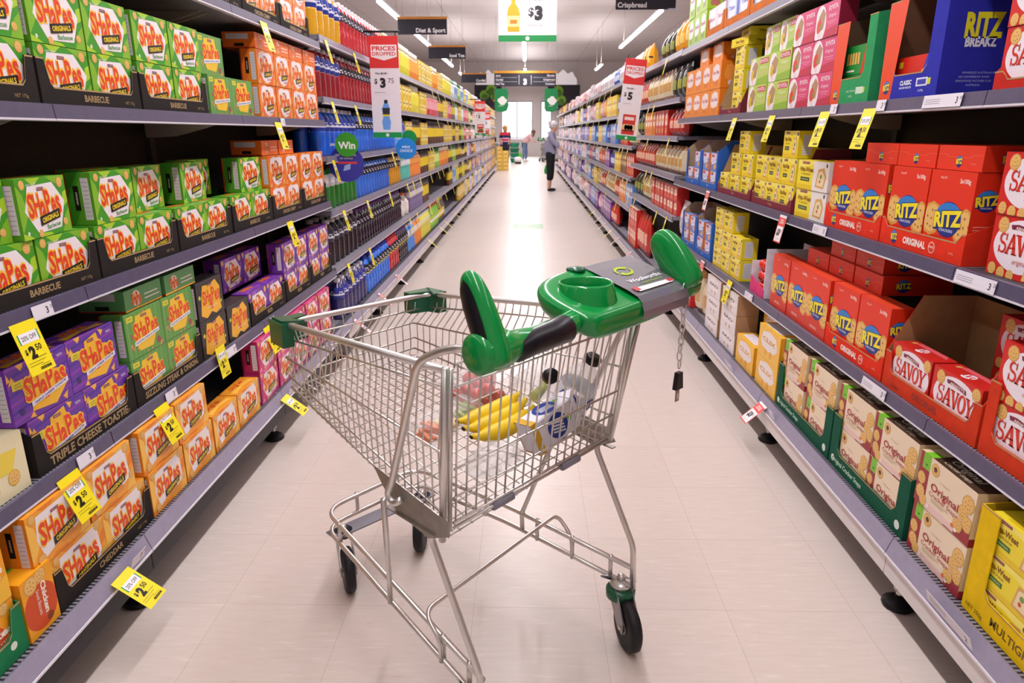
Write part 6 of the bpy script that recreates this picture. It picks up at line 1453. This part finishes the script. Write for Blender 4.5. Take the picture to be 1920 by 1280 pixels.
    L('L',1.68,1.02,'320','white shelf label beside the ticket at the frame edge, third cracker shelf',.075); L('L',1.735,.585,'320','white shelf label beside the ticket of TRIPLE CHEESE TOASTIE',.075); L('L',2.22,.585,'300','white shelf label beside the ticket of SIZZLING STEAK & ONION',.075); L('L',2.70,.585,'300','wide white shelf label under the black cheese-and-bacon boxes',.15); L('L',3.21,.585,'3','small white shelf label below the purple PIZZA trays'); L('L',1.785,.235,'320','white shelf label beside the jutting CHEDDAR ticket',.075,True); L('L',3.19,.235,'3','white shelf label beside the jutting pink-box ticket',.06,True); L('L',3.62,1.5,'3','small white shelf label under the orange boxes, fourth cracker shelf')
CNT={}
def skin(nm,pts,edges,m,parent,lv=2,root=None):
    names=list(pts); me=bpy.data.meshes.new(nm); me.from_pydata([pts[k][:3] for k in names],[(names.index(a),names.index(b)) for a,b in edges],[])
    o=bpy.data.objects.new(nm,me); COL.objects.link(o); md=o.modifiers.new('skin','SKIN'); md.use_smooth_shade=True
    for i,k in enumerate(names):
        r=pts[k][3]; r=r if isinstance(r,tuple) else (r,r); me.skin_vertices[0].data[i].radius=r; me.skin_vertices[0].data[i].use_root=(k==(root or names[0]))
    s=o.modifiers.new('sub','SUBSURF'); s.levels=lv; s.render_levels=lv
    dg=bpy.context.evaluated_depsgraph_get(); ev=o.evaluated_get(dg); nme=bpy.data.meshes.new_from_object(ev); bpy.data.objects.remove(o); 
    nme.materials.clear(); nme.materials.append(m); nme.polygons.foreach_set('use_smooth',[True]*len(nme.polygons))
    nme.polygons.foreach_set('material_index',[0]*len(nme.polygons))
    return link(nm,nme,parent)
def hand(p,e,w,d,side,tag_,reach=True):
    """five unequal fingers rooted in the palm: w wrist, d direction of the hand"""
    d=Vector(d).normalized(); up=Vector((0,0,1)); s=d.cross(up).normalized()*side; n=s.cross(d)
    W_=Vector(w); pm=W_+d*.045; p[tag_+'p']=(*pm,(.024,.016)); e.append((tag_+'w',tag_+'p'))
    for i,(off,L_) in enumerate(((-.024,.07),(-.008,.082),(.009,.078),(.025,.062))):
        a=pm+d*.035+s*off; b=a+d*L_*.5-n*.008; c=b+d*L_*.4-n*.022
        for k,(q,r) in enumerate(((a,.0095),(b,.009),(c,.0075))): p['%s%d%d'%(tag_,i,k)]=(*q,r)
        e+= [(tag_+'p','%s%d0'%(tag_,i)),('%s%d0'%(tag_,i),'%s%d1'%(tag_,i)),('%s%d1'%(tag_,i),'%s%d2'%(tag_,i))]
    a=W_+d*.03-s*.028; b=a+d*.035-s*.018-n*.01; p[tag_+'t0']=(*a,.011); p[tag_+'t1']=(*b,.009); e+=[(tag_+'p',tag_+'t0'),(tag_+'t0',tag_+'t1')]
def face(mb,c,fwd,sk):
    """eyes, nose, mouth and ears on a head centred at c, looking along fwd"""
    f=Vector(fwd).normalized(); s=f.cross(Vector((0,0,1))).normalized(); c=Vector(c); lip=M('a8645a',rough=.5); wh=M('e9e4e0',rough=.3); dk=M('2a2220',rough=.3)
    n=c+f*.098-Vector((0,0,.012)); mb.ball(n,.014,.014,.02,sk,8,6)
    for t in (-1,1):
        e_=c+f*.085+s*.034*t+Vector((0,0,.012)); mb.ball(e_,.012,.012,.008,wh,8,6); mb.ball(e_+f*.009,.006,.006,.006,dk,6,5)
        mb.ball(c+s*.083*t-f*.008,.02,.014,.03,sk,8,6)
    mb.ball(c+f*.086-Vector((0,0,.05)),.02,.022,.007,lip,8,5)
def shopper():
    r=empty('person','grey-haired person in lavender shirt and black trousers reaching to the biscuit shelves','person',(.60,18.4,0),math.radians(-12))
    sk=M('d9ab92',rough=.5)
    p={'pel':(0,0,.96,(.13,.15)),'w':(-.01,0,1.1,(.12,.14)),'ch':(.01,0,1.30,(.10,.13)),'nk0':(.035,0,1.43,.07),'nk':(.055,0,1.475,.066),'hd0':(.085,0,1.53,(.088,.08)),'hd':(.095,0,1.60,(.118,.096)),'hd1':(.09,0,1.675,(.085,.075))}
    e=[('pel','w'),('w','ch'),('ch','nk0'),('nk0','nk'),('nk','hd0'),('hd0','hd'),('hd','hd1')]
    for t,s in (('l',1),('r',-1)):
        p.update({t+'hip':(0,s*.09,.9,.085),t+'kn':(.015,s*.095,.5,.06),t+'cf':(-.005,s*.095,.34,.05),t+'an':(-.02,s*.095,.09,.034),t+'hl':(-.03,s*.095,.04,.03),t+'to':(.13,s*.11,.035,.028),t+'sh':(.01,s*.172,1.385,.045)})
        e+=[('pel',t+'hip'),(t+'hip',t+'kn'),(t+'kn',t+'cf'),(t+'cf',t+'an'),(t+'an',t+'hl'),(t+'hl',t+'to'),('ch',t+'sh')]
    p.update({'rel':(.16,-.215,1.17,.044),'rw':(.36,-.19,1.03,.028),'lel':(-.05,.235,1.12,.044),'lw':(-.04,.235,.86,.028)}); e+=[('rsh','rel'),('rel','rw'),('lsh','lel'),('lel','lw')]
    hand(p,e,p['rw'][:3],(1,.1,-.35),1,'r'); hand(p,e,p['lw'][:3],(.1,0,-1),1,'l') if 0 else None
    d=Vector((.05,0,-1)); 
    p['lp']=(-.035,.235,.81,(.024,.018)); e.append(('lw','lp'))
    for i in range(4):
        x=-.062+.018*i; p['l%d0'%i]=(x,.237,.775,.0095); p['l%d1'%i]=(x+.004,.225,.745,.009); p['l%d2'%i]=(x+.006,.205,.752,.0075); e+=[('lp','l%d0'%i),('l%d0'%i,'l%d1'%i),('l%d1'%i,'l%d2'%i)]
    p['lt0']=(.0,.222,.79,.011); p['lt1']=(.006,.205,.768,.009); e+=[('lp','lt0'),('lt0','lt1')]
    b=skin('body',p,e,sk,r,2,'pel')
    # shirt
    q={'w':(-.005,0,.93,(.155,.18)),'w1':(-.015,0,1.08,(.15,.172)),'ch':(.005,0,1.31,(.148,.185)),'nk0':(.03,0,1.45,.085),'nk':(.042,0,1.49,.066)}; ee=[('w','w1'),('w1','ch'),('ch','nk0'),('nk0','nk')]
    for t,s in (('l',1),('r',-1)): q[t+'sh']=(.01,s*.18,1.395,.085); q[t+'ua']=((.08 if s<0 else -.02),s*.205,1.27,.072); ee.append(('ch',t+'sh'))
    q.update({'rel':(.16,-.217,1.17,.062),'rc':(.27,-.205,1.09,.05),'lel':(-.05,.237,1.12,.068),'lc':(-.045,.237,.99,.052)}); ee+=[('rsh','rua'),('rua','rel'),('rel','rc'),('lsh','lua'),('lua','lel'),('lel','lc')]
    skin('shirt',q,ee,M('8d8ba3',rough=.8,noise=.06,nscale=60),r,2,'w1')
    q={'pel':(0,0,.95,(.15,.172)),'pt':(0,0,1.02,(.135,.155))}; ee=[('pel','pt')]
    for t,s in (('l',1),('r',-1)): q.update({t+'h':(0,s*.09,.86,.11),t+'k':(.015,s*.098,.52,.088),t+'c':(-.005,s*.098,.25,.074)}); ee+=[('pel',t+'h'),(t+'h',t+'k'),(t+'k',t+'c')]
    skin('trousers',q,ee,M('17161b',rough=.85),r,2,'pel')
    for s in (1,-1): skin('shoe',{'a':(-.05,s*.095,.036,.036),'b':(.05,s*.1,.034,.038),'c':(.14,s*.112,.028,.028)},[('a','b'),('b','c')],M('101014',rough=.5),r,2,'b')
    q=MB(); q.ball((.068,0,1.622),.126,.11,.11,M('b9b6ba',rough=.9,noise=.15,nscale=60),14,10); 
    rr=random.Random(3)
    for i in range(26):
        a=rr.uniform(1.2,5.1); zz=rr.uniform(-.05,.09); q.ball((.068+.1*math.cos(a),.094*math.sin(a),1.622+zz),.028,.028,.03,M('c4c1c4',rough=.9),7,5)
    q.build('hair',r)
    q=MB(); face(q,(.11,0,1.575),(1,0,0),sk); q.build('facial_features',b)
    # the bag hangs from the near hand
    g=empty('carry_bag','green carry bag hanging from the hand of the grey-haired person','bag',(.60,18.4,0),math.radians(-12))
    q=MB(); G=M('1f9a3e',rough=.5,noise=.1); n=14; vs=[]; lay=[(.05,.40),(.115,.42),(.125,.5),(.10,.6),(.05,.68),(.02,.70)]; rr=random.Random(2)
    for R_,z in lay:
        for j in range(n): a=2*PI*j/n; k=R_*(1+rr.uniform(-.07,.07)); vs.append((-.09+k*math.cos(a),.30+k*.55*math.sin(a),z))
    q.add(vs,[(i*n+j,i*n+(j+1)%n,(i+1)*n+(j+1)%n,(i+1)*n+j) for i in range(5) for j in range(n)]+[tuple(range(n))[::-1],tuple(5*n+j for j in range(n))],G,True); q.build('bag_body',g)
    q=MB(); q.tube(fillet([(-.10,.262,.69),(-.075,.252,.74),(-.035,.222,.762),(-.01,.235,.74),(-.08,.27,.69)],.02),.006,G,8); q.build('bag_handle',g)
def far_people():
    r=empty('person','long-haired woman in pink top and jeans bending over a trolley by the shop windows','person',(-.02,37.2,0),math.radians(-5)); sk=M('d9ab92',rough=.5)
    p={'pel':(-.10,0,.93,(.12,.15)),'w':(-.02,0,1.06,(.11,.135)),'ch':(.16,0,1.25,(.11,.15)),'nk0':(.26,0,1.35,.065),'nk':(.30,0,1.38,.06),'hd':(.36,0,1.44,(.105,.09)),'hd1':(.40,0,1.51,(.085,.075))}
    e=[('pel','w'),('w','ch'),('ch','nk0'),('nk0','nk'),('nk','hd'),('hd','hd1')]
    for t,s in (('l',1),('r',-1)):
        x=.06*s; p.update({t+'hip':(-.1,s*.09,.87,.085),t+'kn':(-.06+x,s*.1,.48,.06),t+'an':(-.1+x,s*.1,.09,.036),t+'hl':(-.11+x,s*.1,.04,.03),t+'to':(.05+x,s*.11,.035,.028),t+'sh':(.18,s*.16,1.30,.055),t+'el':(.28,s*.19,1.06,.042),t+'w':(.44,s*.15,.98,.028)})
        e+=[('pel',t+'hip'),(t+'hip',t+'kn'),(t+'kn',t+'an'),(t+'an',t+'hl'),(t+'hl',t+'to'),('ch',t+'sh'),(t+'sh',t+'el'),(t+'el',t+'w')]
        hand(p,e,p[t+'w'][:3],(1,0,-.2),s,t)
    b=skin('body',p,e,sk,r,2,'pel')
    q={'w0':(-.12,0,.89,(.15,.172)),'w':(-.06,0,1.0,(.14,.165)),'ch':(.15,0,1.25,(.135,.17)),'nk0':(.25,0,1.345,.08)}; ee=[('w0','w'),('w','ch'),('ch','nk0')]
    for t,s in (('l',1),('r',-1)): q.update({t+'sh':(.18,s*.165,1.30,.075),t+'el':(.28,s*.19,1.06,.06),t+'c':(.40,s*.16,1.0,.045)}); ee+=[('ch',t+'sh'),(t+'sh',t+'el'),(t+'el',t+'c')]
    skin('jacket',q,ee,M('e3b3b6',rough=.8),r,2,'ch')
    q={'pel':(-.1,0,.92,(.14,.165))}; ee=[]
    for t,s in (('l',1),('r',-1)): q.update({t+'h':(-.1,s*.09,.84,.10),t+'k':(-.06+.06*s,s*.1,.48,.078),t+'c':(-.1+.06*s,s*.1,.11,.06)}); ee+=[('pel',t+'h'),(t+'h',t+'k'),(t+'k',t+'c')]
    skin('jeans',q,ee,M('6f84a8',rough=.85),r,2,'pel')
    for s in (1,-1): skin('shoe',{'a':(-.12+.06*s,s*.1,.036,.036),'b':(0.06*s,s*.105,.032,.036)},[('a','b')],M('e6e2e2',rough=.6),r,1,'a')
    q=MB(); q.ball((.345,0,1.47),.118,.106,.112,M('6a4a38',rough=.8,noise=.15),14,10)
    for s in (1,-1): q.tube([(.33,s*.07,1.46),(.36,s*.09,1.36),(.37,s*.085,1.24)],[.045,.04,.02],M('6a4a38',rough=.8,noise=.15),10)
    q.build('hair',r); q=MB(); face(q,(.385,0,1.43),(1,0,-.25),sk); q.build('facial_features',b)
    g=empty('carry_bag','bright green carry bag standing behind the woman in pink','bag',(-.42,37.,0)); q=MB(); n=14; vs=[]; rr=random.Random(8)
    for R_,z in ((.1,0),(.16,.04),(.17,.25),(.13,.4),(.10,.44)):
        for j in range(n): a=2*PI*j/n; k=R_*(1+rr.uniform(-.06,.06)); vs.append((k*math.cos(a),k*.6*math.sin(a),z))
    q.add(vs,[(i*n+j,i*n+(j+1)%n,(i+1)*n+(j+1)%n,(i+1)*n+j) for i in range(4) for j in range(n)]+[tuple(range(n))[::-1],tuple(4*n+j for j in range(n))],M('5cc22a',rough=.5),True); q.build('bag_body',g)
    q=MB(); q.tube(fillet([(-.08,0,.43),(-.05,0,.58),(.05,0,.58),(.08,0,.43)],.05),.008,M('5cc22a',rough=.5),8); q.build('bag_handle',g)
def striped_person():
    r=empty('person','fair-haired person in a red and navy striped top behind the yellow carton stack','person',(-.93,31.,0),math.radians(100)); sk=M('d9ab92',rough=.5)
    p={'pel':(0,0,.95,(.12,.15)),'w':(0,0,1.1,(.11,.13)),'ch':(.01,0,1.33,(.11,.155)),'nk0':(.02,0,1.46,.065),'nk':(.03,0,1.50,.06),'hd':(.045,0,1.60,(.112,.092)),'hd1':(.045,0,1.68,(.085,.075))}
    e=[('pel','w'),('w','ch'),('ch','nk0'),('nk0','nk'),('nk','hd'),('hd','hd1')]
    for t,s in (('l',1),('r',-1)):
        p.update({t+'hip':(0,s*.09,.88,.085),t+'kn':(.02,s*.095,.49,.06),t+'an':(-.02,s*.095,.09,.036),t+'hl':(-.03,s*.095,.04,.03),t+'to':(.13,s*.11,.035,.028),t+'sh':(.01,s*.165,1.40,.052),t+'el':(.02,s*.215,1.13,.042),t+'w':(.12,s*.2,.92,.028)})
        e+=[('pel',t+'hip'),(t+'hip',t+'kn'),(t+'kn',t+'an'),(t+'an',t+'hl'),(t+'hl',t+'to'),('ch',t+'sh'),(t+'sh',t+'el'),(t+'el',t+'w')]
        hand(p,e,p[t+'w'][:3],(.4,0,-1),s,t)
    b=skin('body',p,e,sk,r,2,'pel')
    q={'w0':(0,0,.86,(.15,.175)),'w':(0,0,1.0,(.145,.168)),'ch':(.005,0,1.33,(.135,.175)),'nk0':(.02,0,1.45,.08)}; ee=[('w0','w'),('w','ch'),('ch','nk0')]
    for t,s in (('l',1),('r',-1)): q.update({t+'sh':(.01,s*.17,1.40,.07),t+'el':(.02,s*.218,1.15,.055)}); ee+=[('ch',t+'sh'),(t+'sh',t+'el')]
    o=skin('striped_top',q,ee,M('cf3342',rough=.8),r,3,'ch')
    for c in ('25245c','ece4ea','d9346a'): o.data.materials.append(M(c,rough=.8))
    for f in o.data.polygons:
        z=f.center.z; f.material_index=0 if z>1.33 else 1 if z>1.22 else 2 if z>1.19 else 3 if z>1.09 else 2 if z>1.06 else 1
    q={'pel':(0,0,.93,(.14,.165))}; ee=[]
    for t,s in (('l',1),('r',-1)): q.update({t+'h':(0,s*.09,.85,.1),t+'k':(.02,s*.098,.49,.08),t+'c':(-.01,s*.098,.11,.062)}); ee+=[('pel',t+'h'),(t+'h',t+'k'),(t+'k',t+'c')]
    skin('trousers',q,ee,M('2a2a38',rough=.85),r,2,'pel')
    for s in (1,-1): skin('shoe',{'a':(-.04,s*.095,.036,.036),'b':(.11,s*.105,.03,.034)},[('a','b')],M('1c1b20',rough=.6),r,1,'a')
    q=MB(); q.ball((.02,0,1.625),.124,.106,.112,M('b98a52',rough=.8,noise=.15),14,10); q.ball((-.06,0,1.54),.06,.085,.1,M('b98a52',rough=.8,noise=.15),10,8); q.build('hair',r); q=MB(); face(q,(.055,0,1.595),(1,0,0),sk); q.build('facial_features',b)
def front_end(tr):
    striped_person()
    dup(tr,(.75,37.1,0),math.radians(20),'second steel trolley beside the woman in pink by the shop windows')
    # stack of baskets
    def bask(z,k):
        r=empty('shopping_basket','teal plastic hand basket, %s in the stack near the shop windows'%['lowest','second','third','topmost'][k],'basket',(-.62,36.2,z),.1*k,'stacked hand baskets'); q=MB(); m=M(['0f6a4e','12805e'][k%2],rough=.45); a,b,c,d=.17,.12,.22,.16
        t=[(-1,-1),(1,-1),(1,1),(-1,1)]; vs=[(x*a,y*b,0) for x,y in t]+[(x*c,y*d,.2) for x,y in t]+[(x*(c-.012),y*(d-.012),.2) for x,y in t]+[(x*(a-.012),y*(b-.012),.012) for x,y in t]
        q.add(vs,[(3,2,1,0)]+[(i,(i+1)%4,4+(i+1)%4,4+i) for i in range(4)]+[(4+i,4+(i+1)%4,8+(i+1)%4,8+i) for i in range(4)]+[(8+i,8+(i+1)%4,12+(i+1)%4,12+i) for i in range(4)]+[(12,13,14,15)],m); q.build('basket_shell',r)
        q=MB(); q.tube(fillet([(-c,0,.2),(-c*.8,0,.235),(c*.8,0,.235),(c,0,.2)],.04),.007,M('1c1b20',rough=.5),8); q.build('basket_handle',r)
    for k in range(4): bask(.0+.205*k,k) if k<1 else bask(.245*k,k)
    # yellow cartons stacked on the floor at the end of the shelving
    YC=carton('carton',.235,.23,.15,'e9bb3a',plain_front('ecc24a','f2d98a','d99a2a'),flat('d9a82e'),flat('f2d060'))
    for c in range(2):
        for k in range(6 if c==0 else 5):
            o=link('yellow_carton',YC,None,(-1.08+.24*c,28.5,.0012+.1512*k)); tag(o,'yellow carton, %s up in the %s stack at the end of the drinks shelving'%(ORD[k],('wall-side','aisle-side')[c]),'carton','stacked yellow cartons')
    r=empty('white_tub','white tub with dark base on the floor before the checkouts','tub',(-.42,34.5,0)); q=MB(); q.lathe([(.16,.1),(.19,.18),(.18,.26),(.12,.32),(.0,.34)],M('e9e4e6',rough=.4),18); q.build('tub_body',r); q=MB(); q.lathe([(.13,0),(.15,.02),(.15,.1),(.14,.1)],M('2c2a30',rough=.5),18); q.build('tub_base',r)
    # checkout counters seen past the shelving
    for k,(x,l) in enumerate(((-1.9,'pale checkout counter before the wide shop window, behind the basket stack'),(1.15,'pale checkout counter before the narrow shop window'))):
        r=empty('checkout_counter',l,'counter',(x,40.5,0)); q=MB(); q.cbox(-.35,-1.,0.08,.35,1.,.86,.01,M('8f8a90',rough=.5)); q.box(-.32,-.95,0,.32,.95,.08,M('2c2a30',rough=.5)); q.build('cabinet',r); q=MB(); q.cbox(-.38,-1.05,.86,.38,1.05,.9,.006,M('c9c6cc',rough=.35)); q.build('counter_top',r); q=MB(); q.cbox(-.05,-.1,.93,.2,.12,1.2,.01,M('24232a',rough=.3)); q.box(.05,-.02,.9,.09,.02,.94,M('24232a')); q.build('screen',r)
room(); strip_lights(); shelving(); left_near(); right_near(); TR=trolley(); shopping(); drinks(); farstock(); signs(); tickets(); shopper(); far_people(); front_end(TR)
lighting(); camera(); look()
